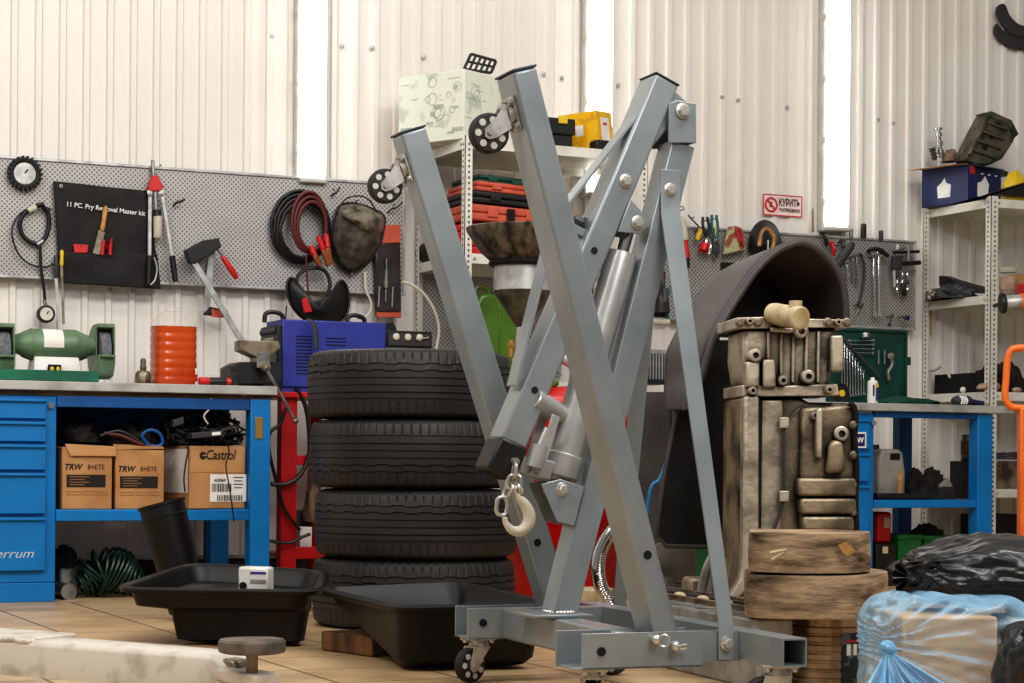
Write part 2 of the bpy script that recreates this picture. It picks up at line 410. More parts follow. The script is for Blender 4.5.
# ---- tube lamps mounted upright on the wall
def tube_lamp(u0, u1, vbot, label):
    a = at(u0, vbot, Y=WALL_Y - .05); b = at(u1, vbot, Y=WALL_Y - .05)
    x0, x1, z0 = a.x, b.x, a.z; z1 = z0 + 1.27; cx = (x0 + x1) / 2; w_ = x1 - x0
    t = thing('tube_lamp', label, 'lamp', (cx, WALL_Y - .03, z0), 'upright tube lamps on the wall')
    MB().box((cx, WALL_Y - .035, (z0 + z1) / 2), (w_, .05, z1 - z0)).build('housing', 'lamp_body', t, bev=.012)
    MB().box((cx, WALL_Y - .075, (z0 + z1) / 2), (w_ * .78, .04, z1 - z0 - .05)).build('diffuser', 'lamp_glow', t, bev=.018, seg=3)
    MB().box((cx, WALL_Y - .07, z0 + .012), (w_ * .84, .05, .024)).build('end_cap', 'lamp_body', t, bev=.008)
    for k in range(4):
        c = MB()
        c.box((x0 + .002, WALL_Y - .062, z0 + .15 + k * .32), (.014, .03, .035)); c.build('clip', 'lamp_body', t, bev=.003)
tube_lamp(295, 327, 183, 'bright upright tube lamp on the wall, above the hanging jumper cables')
tube_lamp(583, 612, 197, 'bright upright tube lamp behind the yellow parts box and raised crane leg')
tube_lamp(821, 848, 231, 'bright upright tube lamp on the wall to the right of the no-smoking sign')

# ---- pegboards
PEG_Y = 8.735
def pegboard(u0, v0, u1, v1, mat, label, Y=PEG_Y, ur=0):
    lo, hi = wbox(u0, v0, u1, v1, Y, .012); hi.z, lo.z = at(ur, v0, Y=Y).z, at(ur, v1, Y=Y).z
    t = thing('pegboard', label, 'pegboard', ((lo.x + hi.x) / 2, Y, lo.z), 'perforated steel tool boards')
    bx(lo, hi).build('perforated_panel', mat, t, origin=(lo.x, Y, lo.z))
    f = MB(); zc = (lo.z + hi.z) / 2
    for z in (lo.z, hi.z): f.box(((lo.x + hi.x) / 2, Y + .012, z), (hi.x - lo.x + .02, .04, .012))
    for x in (lo.x, hi.x): f.box((x, Y + .012, zc), (.012, .04, hi.z - lo.z))
    f.build('edge_flange', 'galvanized', t, bev=.002)
    return lo, hi
pegboard(-70, 157, 404, 276, 'peg_light', 'long grey pegboard with hoses, pouch and jumper cables hanging on it', ur=3)
pegboard(418, 268, 560, 372, 'peg_light', 'grey pegboard seen behind the case shelf and the raised left crane leg', Y=8.775, ur=440)
pegboard(660, 242, 914, 329, 'peg_dark', 'grey pegboard of wrenches and sockets above the green tool case', ur=911)

# ================================================================ ENGINE CRANE
YAW = R(20.6)
KP = RV * cos(YAW) + FV * sin(YAW); KQ = FV * cos(YAW) - RV * sin(YAW)
KO = RV * .155 + FV * 4.36
def K(p, q, z): return KO + KP * p + KQ * q + ZV * z
def kq(u, v, q):
    r = ray(u, v); t = (q - (CAM - KO).dot(KQ)) / r.dot(KQ); X = CAM + r * t
    return (X - KO).dot(KP), X.z
def kpt(u, v, q, q2=None):                # point seen at (u,v) on the plane q, moved to plane q2
    p, z = kq(u, v, q); return K(p, q if q2 is None else q2, z)
crane = thing('engine_crane', 'folded grey-blue steel engine crane with raised legs and a chain hook', 'engine crane', K(.25, .4, 0))
B = dict(bev=.006, seg=3)
# base
MB().beam(K(.14, .07, .152), K(.14, .80, .152), .07, .078, KP).build('cross_beam', 'crane_paint', crane, **B)
def side_channel(q0, q1, p0, p0far):
    m = MB()
    m.beam(K(p0, q0 + .003, .153), K(.292, q0 + .003, .153), .006, .080, KQ)
    m.beam(K(p0far, q1 - .003, .153), K(.292, q1 - .003, .153), .006, .080, KQ)
    m.beam(K(p0far + .005, (q0 + q1) / 2, .116), K(.292, (q0 + q1) / 2, .116), q1 - q0, .006, KQ)
    return m.build('side_channel', 'crane_paint', crane, bev=.001)
ch1 = side_channel(-.003, .095, 0, -.024)
ch2 = side_channel(.775, .868, .008, .006)
for q in (.043, .822):
    MB().rhs(K(.26, q, .155), K(.392, q, .155), .062, .066, .005, KQ).build('side_tube', 'crane_paint', crane)
MB().rhs(K(.419, -.193, .158), K(.419, .99, .158), .060, .062, .004, KP).build('rear_tube', 'crane_paint', crane)
for q in (-.003, .775):
    p = K(.045, q - .004, .153) if q < 0 else K(.05, q - .004, .155)
    MB().cyl(p, p + KQ * .012, .010).build('bolt_hole', 'hole_black', crane)
m = MB(); m.prism([K(.055, .42, .192), K(.205, .42, .192), K(.205, .61, .192), K(.055, .61, .192)], ZV * .008); m.build('mast_plate', 'crane_paint', crane, bev=.002)
# mast
QC = .505
ma = V((.150, .198)); mb_ = V((.437, 1.285)); md = (mb_ - ma).normalized()
def K2(pz, q): return K(pz[0], q, pz[1])
MB().rhs(K2(ma, QC), K2(ma + md * 1.20, QC), .084, .062, .005, KQ).build('mast', 'crane_paint', crane, **B)
weld = MB()
for k in range(26):
    a = k / 26 * 2 * pi; weld.ell(K(.150 + .036 * cos(a), QC + .046 * sin(a), .2015), (.007, .007, .006), n=8, m=5)
weld.build('weld_bead', 'zinc', crane, kind='stuff')
# mast clevis
for q in (.452, .556):
    pts = [kpt(u, v, .455, q) for u, v in ((669, 103), (677, 100), (694, 104), (695, 143), (668, 143))]
    MB().prism(pts, KQ * .007).build('clevis_plate', 'crane_paint', crane, bev=.002)
a, b = kpt(694.5, 104, .455, QC), kpt(694.5, 143, .455, QC); MB().beam(a, b, .104, .006, KQ).build('clevis_web', 'crane_paint', crane)
# boom
bt = V(kq(656, 73, .465)); bb = V(kq(502, 438, .465)); bd = (bt - bb).normalized(); bn = V((bd.y, -bd.x))   # bn points to the underside
TB = .068; QB = .514
bc0, bc1 = bb + bn * TB / 2, bt + bn * TB / 2
MB().beam(K2(bc0, QB), K2(bc1, QB), .100, TB, KQ).build('boom', 'crane_paint', crane, bev=.007, seg=3)
MB().beam(K2(bc1, QB), K2(bc1 + bd * .004, QB), .102, TB + .002, KQ).build('end_cap', 'crane_dark', crane, label='dark end cap of the boom', bev=.001)
ext = bc0 - bd * .082
MB().beam(K2(bc0 + bd * .004, QB), K2(ext, QB), .106, TB + .008, KQ).build('rubber_boot', 'black_plastic', crane, label='black rubber boot on the boom tip', bev=.008)
# boom lug to the hinge
pts = [kpt(u, v, .465, .475) for u, v in ((664, 82), (677, 90), (693, 105), (690, 122), (668, 130), (652, 149))]
MB().prism(pts, KQ * .06).build('hinge_lug', 'crane_paint', crane, bev=.004)
for q in (.458, .548): MB().prism([kpt(u, v, .465, q) for u, v in ((629.5, 199), (640, 211), (646, 223), (640.5, 234.5), (617, 232))], KQ * .006).build('ram_lug', 'crane_paint', crane, bev=.002)
def bolt(u, v, q, r=.013, parent=crane, qh=None):
    p, z = kq(u, v, q); m = MB(); m.hexbolt(K(p, q + .002, z), -KQ, r, .016); m.build('bolt', 'zinc', parent, ang=30)
    return p, z
bolt(683.5, 111, .448, .015); bolt(626, 181, .462); ram_top = bolt(638, 222.5, .455, .013); bolt(670.5, 190, .452)
for u, v in ((594.6, 250.5), (535, 390)):
    p = kpt(u, v, .462); MB().cyl(p, p + KQ * .01, .0085).build('bolt_hole', 'hole_black', crane)
# boom stiffener strap
sp = [kq(634, 116, QC), kq(554, 219, QC), kq(512, 386, QC)]
m = MB(); P3 = [K2(V(x), QC) for x in sp]
for i in range(2): m.beam(P3[i], P3[i + 1], .062, .007, KQ)
m.build('stiffener_strap', 'crane_paint', crane, bev=.001)
m = MB(); k_ = V(sp[1]); foot = bb + bd * (k_ - bb).dot(bd)
m.beam(K2(k_, QC), K2(foot, QC), .03, .02, KQ); m.build('strap_post', 'crane_paint', crane, bev=.002)
p = K2(bb + bd * .575 , QC); MB().hexbolt(p - KP * .006, K2(-bn, 0) - K2(V((0, 0)), 0), .013, .03).build('bolt', 'crane_dark', crane)
# ram
rb = V(bolt(562.5, 489.5, .457, .013)); rt = V(ram_top); rd = (rt - rb).normalized(); rl = (rt - rb).length
A0, AX = K2(rb, QC), (K2(rt, QC) - K2(rb, QC)).normalized()
ram = MB(); ram.lathe([(.028, .022), (.034, .03), (.034, .05), (.040, .055), (.040, rl * .86), (.036, rl * .89), (.018, rl * .895)], A0, AX, 36); ram = ram.build('hydraulic_ram', 'ram_grey', crane)
MB().lathe([(.043, .03), (.047, .034), (.047, .085), (.043, .089)], A0, AX, 36).build('base_collar', 'ram_grey', ram)
MB().lathe([(.016, rl * .88), (.016, rl * .985)], A0, AX, 20).build('piston_rod', 'chrome', ram, label='bright piston rod')
MB().cyl(A0 - KQ * .035, A0 + KQ * .035, .020).build('pivot_eye', 'ram_grey', ram)
MB().cyl(A0 + AX * rl - KQ * .03, A0 + AX * rl + KQ * .03, .017).build('pivot_eye', 'ram_grey', ram)
# pump on the ram's front side
side = V((-rd.y, rd.x))
def rp(t, s, q=QC): return K2(rb + rd * t + side * s, q)
MB().beam(rp(.035, .03), rp(.035, .088), .075, .05, KQ).build('pump_block', 'ram_grey', ram, bev=.006)
m = MB(); m.cyl(rp(.03, .085, .46), rp(.085, .085, .46), .020); m.cyl(rp(.085, .085, .46), rp(.13, .078, .46), .010)
m.build('pump_piston', 'ram_grey', ram)
sock = MB(); sock.lathe([(.020, -.05), (.026, -.048), (.026, .045), (.021, .047), (.021, -.045)], rp(.185, .085, .49), (rp(.185, .115, .47) - rp(.175, .055, .49)), 24)
sock.build('handle_socket', 'ram_grey', ram)
for q in (.452, .535): MB().beam(rp(.055, .072, q), rp(.165, .070, q), .005, .022, KQ).build('pump_link', 'ram_grey', ram, bev=.001)
# mast lug for the ram
for q in (.457, .547): MB().prism([kpt(u, v, .460, q) for u, v in ((541, 484), (560, 479), (584, 487), (574, 526), (557, 522))], KQ * .006).build('mast_lug', 'crane_paint', crane, bev=.002)
# legs
def leg(top, bot, qn, wq, tk, ext=.06):
    t, b = V(kq(top[0], top[1], qn)), V(kq(bot[0], bot[1], qn)); d = (t - b).normalized(); n = V((d.y, -d.x)); q = qn + wq / 2
    b = b - d * ext
    lg = MB().beam(K2(b + n * tk / 2, q), K2(t + n * tk / 2, q), wq, tk, KQ).build('leg', 'crane_paint', crane, bev=.007, seg=3)
    MB().beam(K2(t + n * tk / 2, q), K2(t + n * tk / 2 + d * .005, q), wq + .002, tk + .002, KQ).build('end_cap', 'crane_dark', lg, label='dark cap on the leg end', bev=.001)
    return lg, t, b, d, n, q
LW = .116
l1, t1, b1, d1, n1, q1 = leg((513, 71.5), (653, 628), -.001, LW - .008, .056)
l2, t2, b2, d2, n2, q2 = leg((401, 133.5), (548, 610), .782, .084, .069)
for (u, v, qn, lg) in ((647.5, 555, -.001, l1), (537.5, 542.6, .782, l2)):
    p = kpt(u, v, qn); MB().cyl(p - KQ * .001, p + KQ * .012, .010).build('bolt_hole', 'hole_black', lg)
# casters
def make_caster():
    c = bpy.data.objects.new('caster', None); COL.objects.link(c); WORLD[c.name] = V((0, 0, 0)); c.empty_display_size = .03
    m = MB(); m.box((0, 0, -.003), (.075, .06, .005))
    m.build('mount_plate', 'zinc', c, bev=.001)
    for x in (-.027, .027):
        for y in (-.02, .02): MB().hexbolt((x, y, -.006), -ZV, .007, .008).build('bolt', 'zinc', c)
    f = MB(); f.cyl((0, 0, -.006), (0, 0, -.020), .024, .027); f.box((.004, 0, -.023), (.05, .040, .004))
    for y in (-.0195, .0195): f.prism([V((-.024, y - .0015, -.022)), V((.030, y - .0015, -.022)), V((.042, y - .0015, -.060)), V((.042, y - .0015, -.078)), V((.034, y - .0015, -.086)), V((.018, y - .0015, -.082)), V((.004, y - .0015, -.056))], V((0, .003, 0)))
    f.cyl((.028, -.026, -.072), (.028, .026, -.072), .006)
    f.build('fork', 'zinc', c, ang=30)
    w_ = MB(); w_.lathe([(.020, -.0135), (.039, -.0135), (.0435, -.010), (.0445, 0), (.0435, .010), (.039, .0135), (.020, .0135)], (.028, 0, -.0685), YV, 32)
    w_.build('wheel', 'rubber', c)
    h = MB(); h.lathe([(.006, -.0145), (.021, -.0145), (.021, .0145), (.006, .0145)], (.028, 0, -.0685), YV, 20)
    h.build('hub', 'dark_grey', c)
    for k in range(7):
        a = 2 * pi * k / 7
        MB().cyl((.028 + .0285 * cos(a), -.0142, -.0685 + .0285 * sin(a)), (.028 + .0285 * cos(a), .0142, -.0685 + .0285 * sin(a)), .0078, n=12).build('wheel_hole', 'lamp_body', c)
    return c
cast0 = make_caster(); first = [True]
def caster(origin, down, fwd, parent=crane, s=1.0):
    c = cast0 if first[0] else dup(cast0); first[0] = False
    z = -down.normalized(); x = (fwd - z * fwd.dot(z)).normalized(); y = z.cross(x)
    c.parent = parent
    mm = Matrix((( *(x * s), 0), (*(y * s), 0), (*(z * s), 0), (0, 0, 0, 1))).transposed(); mm.translation = V(origin) - WORLD[parent.name]
    c.matrix_basis = mm; c.name = 'caster'
    return c
hs = (.116) / .113
caster(K(.055, .822, .1135), -ZV, RV * -.75 - FV * .66 , s=.1135 / .113)
caster(K(.045, .048, .113), -ZV, KP * .2 - KQ * -1.0)
caster(K(.419, -.12, .127), -ZV, -KP * .95 + KQ * .3, s=1.12)
caster(K(.419, .87, .127), -ZV, KP, s=1.12)
def K2v(d): return K2(d, 0) - K2(V((0, 0)), 0)
nn = -K2v(n1)
caster(K2(t1 - d1 * .085, q1), nn, -K2v(d1) * .45 - KQ * .9 * 0 + K2v(-d1), crane)
caster(K2(t2 - d2 * .085, q2), -K2v(n2), -K2v(d2), crane)
# ring pins on the near channel, nut on the far pins
def ring_pin(u, v, ax, parent=ch1):
    p = kpt(u, v, -.004); t = MB(); t.cyl(p + KQ * .05, p - KQ * .014, .009); t.ell(p - KQ * .016, (.012, .012, .012), n=14, m=8); t = t.build('ring_pin', 'zinc', parent)
    MB().torus(p - KQ * .022 + KP * .016 + ZV * -.002, ax, .013, .0022, 24, 6).build('pin_ring', 'zinc', t)
ring_pin(653.5, 639, KQ + KP * .3); ring_pin(672.5, 645.5, ZV * .9 + KQ * .5)
p = kpt(625, 623, .772); MB().lathe([(.014, 0), (.014, .012), (.010, .016), (.006, .02)], p, -KQ, 12).build('ring_pin', 'zinc', crane)
MB().torus(p - KQ * .012 + ZV * .002, KQ + KP * .4, .011, .003, 20, 6).build('pin_ring', 'zinc', crane)
# rear struts: flat bars from the mast top down to the rear of the base
def strut(qt, qb, pb, name='strut', dz=.05):
    tp, tz = kq(670.5, 190, .452); 
    a = K(tp + (.05 - dz), qt, tz + dz); a2 = K(tp + .002, qt, tz - .06); b_ = K(pb, qb, .21); c = K(pb, qb, .125); m = MB()
    prof = [a, a2, b_, c]; wd = [.052, .052, .036, .034]; vs = []; 
    for i, p_ in enumerate(prof):
        for s in (-1, 1):
            for k in (-.003, .003): vs.append(p_ + KP * (s * wd[i] / 2) + KQ * k)
    fs = []
    for i in range(3):
        o = i * 4; q_ = o + 4
        fs += [(o, o + 2, q_ + 2, q_), (o + 1, q_ + 1, q_ + 3, o + 3), (o, q_, q_ + 1, o + 1), (o + 2, o + 3, q_ + 3, q_ + 2)]
    fs += [(0, 1, 3, 2), (12, 14, 15, 13)]
    m.add(vs, fs); s_ = m.build(name, 'crane_paint', crane, bev=.001)
    return s_
s1 = strut(.455, .006, .352); s2 = strut(.556, .862, .47, dz=.02)
p = K(.352, .001, .163); MB().hexbolt(p, -KQ, .012, .016).build('bolt', 'zinc', s1)
# chain with hook on the boom tip
chain_o = kpt(515, 463, .455)
ch = MB(); ch.tube([chain_o + ZV * .004 + KQ * .03, chain_o + ZV * .004 - KQ * .01], .009, 10)
ch = ch.build('shackle', 'zinc', crane)
def link(c, axis_long, normal, L_=.030, w_=.010, r=.0036):
    a = axis_long.normalized(); s = normal.cross(a).normalized(); pts = []
    for k in range(20):
        t = 2 * pi * k / 20; pts.append(V(c) + a * ((L_ / 2 - w_) * (1 if cos(t) > 0 else -1) + w_ * cos(t)) + s * (w_ * sin(t)))
    return MB().tube(pts, r, 7, closed=True)
DQ = -KQ
for k, (u, v, ax, nr) in enumerate(((514.5, 471, ZV + KP * .1, KP), (511.5, 482, ZV + KP * .3, KQ), (517, 482, ZV - KP * .1, KQ + KP * .5), (508, 491, ZV + KP * .5, KP + KQ * .4), (518.5, 491, ZV - KP * .2, KP), (502, 506, ZV + KP * .08, KQ))):
    L2 = .044 if k == 5 else .034
    link(kpt(u, v, .43), ax, nr, L2, .0135 if k == 5 else .0105, .0050 if k == 5 else .0042).build('chain_link', 'zinc', ch)
hk = [(518, 494), (520, 499), (525, 505), (529, 514), (528, 524), (521, 531), (512, 530), (506, 523), (505, 517)]
hp = spl([kpt(u, v, .425) for u, v in hk], 5); nh = len(hp)
rad = [.007 + .0085 * sin(pi * min(1, (i / nh) * 1.15)) for i in range(nh)]; rad[-1] = .004
hook = MB().tube(hp, rad, 12); hook.torus(kpt(518, 491, .425), KQ, .009, .005, 16, 8)
hook = hook.build('lifting_hook', 'tape', ch, label='pale lifting hook at the chain end')
# ================================================================ LEFT BENCH
BY = 7.9; BZ = .87
xl = at(-40, 400, Y=BY).x; xr = at(277, 388, Y=BY).x; xc = at(57.5, 450, Y=BY).x; xd = at(-60, 450, Y=BY).x
bench = thing('workbench', 'blue steel workbench with grinder, red fluid bottle and vise on its grey top', 'workbench', ((xl + xr) / 2, BY + .35, 0), 'blue steel workbenches')
MB().box(((xl + xr) / 2, BY + .35, BZ - .018), (xr - xl, .72, .036)).build('worktop', 'bench_top', bench, bev=.003)
MB().box(((xl + xr) / 2, BY + .36, BZ - .046), (xr - xl - .02, .66, .02)).build('top_underlay', 'bench_wood', bench, label='brown underside board')
lx0, lx1 = at(251, 480, Y=BY).x, at(271, 480, Y=BY).x
MB().box(((lx0 + lx1) / 2, BY + .045, .408), (lx1 - lx0, .07, .816)).build('leg', 'blue_steel', bench, bev=.004)
MB().box(((lx0 + lx1) / 2, BY + .62, .408), (lx1 - lx0, .07, .816)).build('leg', 'blue_steel', bench, bev=.004)
rx0, rx1 = at(206, 540, Y=BY + .6).x, at(220, 540, Y=BY + .6).x
MB().box(((rx0 + rx1) / 2, BY + .62, .30), (rx1 - rx0, .05, .60)).build('leg', 'blue_dark', bench, bev=.004)
MB().box(((xc + lx0) / 2, BY + .03, .792), (lx0 - xc, .03, .045)).build('rail', 'blue_dark', bench, bev=.003)
bpx = at(206, 450, Y=BY + .62).x
MB().box(((xc + bpx) / 2, BY + .64, .60), (bpx - xc, .02, .44)).build('back_panel', 'blue_steel', bench)
MB().box(((xc + lx0) / 2, BY + .03, .340), (lx0 - xc, .03, .044)).build('shelf_rail', 'blue_steel', bench, bev=.003)
MB().box(((xc + lx0) / 2, BY + .33, .356), (lx0 - xc, .60, .016)).build('shelf', 'blue_steel', bench, bev=.002)
p = at(259.5, 428, Y=BY); MB().box((p.x, BY + .008, p.z), (.05 * .62, .006, .088)).build('name_plate', 'brass', bench, bev=.001)
p = at(245, 394, Y=BY); MB().hexbolt((p.x, BY + .014, p.z), -YV, .006, .006).build('bolt', 'zinc', bench)
cab = thing('drawer_cabinet', 'blue steel drawer cabinet under the left end of the workbench', 'cabinet', ((xd + xc) / 2, BY + .3, 0))
MB().box(((xd + xc) / 2, BY + .325, .445), (xc - xd, .60, .735)).build('carcass', 'blue_steel', cab, bev=.003)
MB().box(((xd + xc) / 2, BY + .32, .038), (xc - xd, .59, .076)).build('plinth_base', 'blue_steel', cab, bev=.003)
dx1 = at(46.5, 450, Y=BY).x
for k, (v0, v1) in enumerate(((398.5, 418.5), (421.5, 441.5), (444.5, 470), (473, 514), (517.5, 571))):
    z1, z0 = at(20, v0, Y=BY).z, at(20, v1, Y=BY).z
    d = MB().box(((xd + dx1) / 2, BY + .016, (z0 + z1) / 2), (dx1 - xd, .022, z1 - z0)).build('drawer', 'blue_steel', cab, bev=.003)
    MB().box(((xd + dx1) / 2, BY + .0, z1 - .006), (dx1 - xd, .014, .012)).build('handle_lip', 'blue_steel', d, bev=.003)
    if k == 4: text('ferrum', at(13, 553.5, Y=BY + .004) , XV, ZV, px(42, 7.8), px(9, 7.8), 'silver_print', d, shear=.35)
MB().cyl(at(51.5, 405.5, Y=BY + .026), at(51.5, 405.5, Y=BY + .012), .012).build('lock', 'chrome', cab)
# ---- boxes on the lower shelf
SZ = .3645
def carton(u0, v0, u1, label, Y, depth, mat='cardboard', yaw=0, group=None):
    lo, hi = wbox(u0, v0, u1, 511, Y, depth); lo.z = SZ
    c = (lo + hi) / 2; ax = (XV * cos(yaw) + YV * sin(yaw), YV * cos(yaw) - XV * sin(yaw), ZV)
    t = thing('carton', label, 'box', (c.x, c.y, SZ), group)
    MB().box(c, hi - lo, ax).build('box_body', mat, t, bev=.003)
    return t, lo, hi, ax, c
def face(c, lo, hi, ax, fx, fz, off=.0015):       # point on the box's front face, fx/fz in 0..1
    s = hi - lo
    return c + ax[0] * (s.x * (fx - .5)) + ax[2] * (s.z * (fz - .5)) - ax[1] * (s.y / 2 + off)
for i, (u0, u1, v0) in enumerate(((62, 112, 447), (115.5, 164, 450))):
    t, lo, hi, ax, c = carton(u0, v0, u1, ('cardboard box on the bench shelf next to the drawers, its top flap bent forward', 'cardboard box on the bench shelf between its twin and the taped oil carton')[i], BY + .03, .3, group='cardboard boxes of spare parts')
    s = hi - lo
    text('TRW', face(c, lo, hi, ax, .24, .68), XV, ZV, s.x * .36, s.z * .10, 'ink', t, shear=.3, bold=.03)
    text('8=ETE', face(c, lo, hi, ax, .68, .68), XV, ZV, s.x * .34, s.z * .08, 'ink', t)
    MB().box(face(c, lo, hi, ax, .48, .455, .001), (s.x * .78, .001, s.z * .20)).build('printed_panel', 'ink', t)
    for k in range(4): MB().box(face(c, lo, hi, ax, .34 - .04 * (k % 2), .52 - k * .042, .0022), (s.x * (.40 - .1 * (k % 2)), .001, s.z * .012)).build('print_line', 'cardboard_dark', t)
    for k, (a, b) in enumerate(((.10, .38), (.42, .68), (.72, .92))):
        f = MB(); A, Bp = face(c, lo, hi, ax, a, .29, .001), face(c, lo, hi, ax, b, .23, .001)
        f.rhs((A + Bp) / 2 + YV * .0005, (A + Bp) / 2 - YV * .0005, abs(Bp.x - A.x), abs(A.z - Bp.z), .0025, XV); f.build('print_frame', 'cardboard_dark', t)
    if i == 0:
        MB().prism([V((lo.x + .01, lo.y - .002, hi.z + .012)), V((hi.x + .012, lo.y - .002, hi.z + .004)), V((hi.x + .015, lo.y - .012, hi.z - .035)), V((lo.x + .03, lo.y - .012, hi.z - .035))], YV * .003).build('flap', 'cardboard', t)
    else: MB().prism([V((lo.x + .002, lo.y - .002, hi.z)), V((hi.x, lo.y - .002, hi.z + .006)), V((hi.x, lo.y + .06, hi.z + .02)), V((lo.x + .002, lo.y + .06, hi.z + .02))], ZV * .003).build('flap', 'cardboard', t)
# castrol carton, turned a little so its left side shows
yaw = R(9)
A_, B_ = at(190, 514, Y=BY - .01), at(249, 513, Y=BY - .01); zt = at(215, 446, Y=BY).z; zb = .3655
cw = (B_ - A_).length; hgt = zt - zb; dep = .30
ax = (XV * cos(yaw) + YV * sin(yaw), YV * cos(yaw) - XV * sin(yaw), ZV)
cc = (A_ + B_) / 2 + YV * .04 + ax[1] * (dep / 2); cc.z = (zt + zb) / 2
lo, hi = cc - V((cw / 2, dep / 2, hgt / 2)), cc + V((cw / 2, dep / 2, hgt / 2))
t = thing('carton', 'oil carton with a large white shipping label at the right end of the bench shelf', 'box', (cc.x, cc.y, zb))
MB().box(cc, (cw, dep, hgt), ax).build('box_body', 'cardboard', t, bev=.003)
def cf(fx, fz, off=.0012): return face(cc, lo, hi, ax, fx, fz, off)
MB().box(cf(.5, .79), (cw * .98, .0015, hgt * .42), ax).build('flap', 'cardboard', t)
em = MB(); em.lathe([(.016, 0), (.016, .001)], cf(.24, .845, .002), -ax[1], 24); em.build('emblem', 'ink', t)
MB().box(cf(.27, .85, .0038), (.02, .0008, .005), ax).build('emblem_slash', 'cardboard', t)
text('Castrol', cf(.57, .86, .0025), ax[0], ZV, cw * .54, hgt * .16, 'ink', t, shear=.25, bold=.02)
lab = MB().box(cf(.70, .33, .0015), (cw * .66, .001, hgt * .44), ax).build('shipping_label', 'paper_white', t)
bars = MB(); x = .40
rr = random.Random(3)
while x < .74:
    w_ = rr.uniform(.006, .02); bars.box(cf(x + w_ / 2, .335, .0028), (cw * w_, .0006, hgt * .13), ax); x += w_ + rr.uniform(.008, .018)
x = .50
while x < .96:
    w_ = rr.uniform(.006, .02); bars.box(cf(x + w_ / 2, .17, .0028), (cw * w_, .0006, hgt * .09), ax); x += w_ + rr.uniform(.008, .018)
bars.build('barcode', 'ink', lab, kind='stuff')
text('A206K', cf(.55, .455, .0028), ax[0], ZV, cw * .24, hgt * .05, 'ink', lab, shear=.3, bold=.03)
for k in range(4): MB().box(cf(.88, .50 - k * .055, .0028), (cw * (.18 - .03 * (k % 2)), .0006, hgt * .014), ax).build('print_line', 'ink', lab)
s_ = cc - ax[0] * (cw / 2 + .0015); MB().box(s_ + ZV * hgt * .1, (.002, dep * .9, hgt * .7), ax).build('side_label', 'paper_white', t)
# ---- heaps of cable and cloth on the boxes
def tangle(name, cx, cz, w_, h_, Y, n, mat, label, cat, seed, r=.004, dep=.2):
    rr = random.Random(seed); m = MB()
    for k in range(n):
        pts = []; p = V((cx + rr.uniform(-.5, .5) * w_, Y + rr.uniform(0, dep), cz + rr.uniform(.0, .9) * h_))
        for j in range(6):
            pts.append(p.copy()); p += V((rr.uniform(-.09, .09), rr.uniform(-.06, .06), rr.uniform(-.07, .07)))
            p.x = min(max(p.x, cx - w_ / 2), cx + w_ / 2); p.y = min(max(p.y, Y), Y + dep)
            top = cz + h_ * (1 - (abs(p.x - cx) / (w_ / 2)) ** 2 * .6); p.z = min(max(p.z, cz + .005), top)
        m.tube(spl(pts, 5), r * rr.uniform(.7, 1.3), 6)
    return m.build(name, mat, label=label, cat=cat, kind='stuff')
a, b = at(164, 440, Y=BY + .1), at(246, 440, Y=BY + .1)
zt2 = zt
tangle('wire_tangle', (a.x + b.x) / 2 + .005, zt + .006, b.x - a.x - .02, .155, BY + .095, 80, 'cable_black', 'black heap of tangled wiring piled on the oil carton', 'wires', 5)
pz = at(205, 436, Y=BY + .02)
t = thing('control_unit', 'dark flat electronic box with a white sticker in the wiring on the oil carton', 'electronic box', pz)
MB().box(pz + ZV * .006, (px(34, 7.9), .08, .024), (XV * .99 + ZV * .1, YV, ZV * .99 - XV * .1)).build('box_body', 'dark_grey', t, bev=.003)
MB().box(pz + V((.035, -.041, .010)), (.036, .002, .013), (XV * .99 + ZV * .1, YV, ZV)).build('sticker', 'paper_white', t)
MB().box(at(177, 422, Y=BY + .06), (.05, .05, .03), (XV * .9 + ZV * .3, YV, ZV)).build('connector_block', 'dark_grey', label='grey plug block at the left edge of the wiring heap', cat='connector', bev=.003)
m = MB(); m.tube(spl([at(u, v, Y=BY + .02) for u, v in ((206, 402), (212, 399), (210, 408), (204, 416), (208, 424))], 6), .0035, 7); m.build('cable', 'cable_white', label='thin pale cable curling up out of the wiring heap', cat='cable')
m = MB(); m.tube(spl([at(u, v, Y=BY - .03) for u, v in ((227, 441), (229, 452), (226, 466), (229, 485), (232, 505), (234, 522))], 6), .003, 7); m.build('cable', 'cable_black', label='thin black cable hanging down the front of the oil carton', cat='cable')
m = MB(); m.tube(spl([at(u, v, Y=BY + .0) for u, v in ((176, 434), (184, 441), (188, 450), (186, 462), (184, 478), (185, 492))], 6), .0035, 7); m.build('cable', 'cable_black', label='thin black cable hanging beside the pale side of the oil carton', cat='cable')
def heap(name, u0, u1, v0, v1, Y, dep, mat, label, cat, seed, amp=.35, n=30, zb=None):
    a, b = at(u0, v1, Y=Y), at(u1, v0, Y=Y)
    if zb is not None: a.z = zb
    c = V(((a.x + b.x) / 2, Y + dep / 2, a.z)); hx, hz = (b.x - a.x) / 2, b.z - a.z
    def f(i, j):
        th, ph = 2 * pi * i, pi / 2 * j
        d = V((cos(th) * cos(ph), sin(th) * cos(ph), sin(ph)))
        k = 1 + amp * noise.noise(d * 2.3 + V((seed, 0, 0))) + amp * .5 * noise.noise(d * 6 + V((seed, 3, 0)))
        return c + V((d.x * hx * k, d.y * dep / 2 * k, d.z * hz * k))
    return MB().grid(f, n, 14, cu=True).build(name, mat, label=label, cat=cat, ang=60)
heap('dark_cloth', 60, 106, 421, 449, BY + .10, .24, 'dark_cloth', 'dark crumpled cloth on the cardboard box next to the drawers', 'cloth', 2, amp=.4, zb=at(85, 446, Y=BY + .1).z + .016)
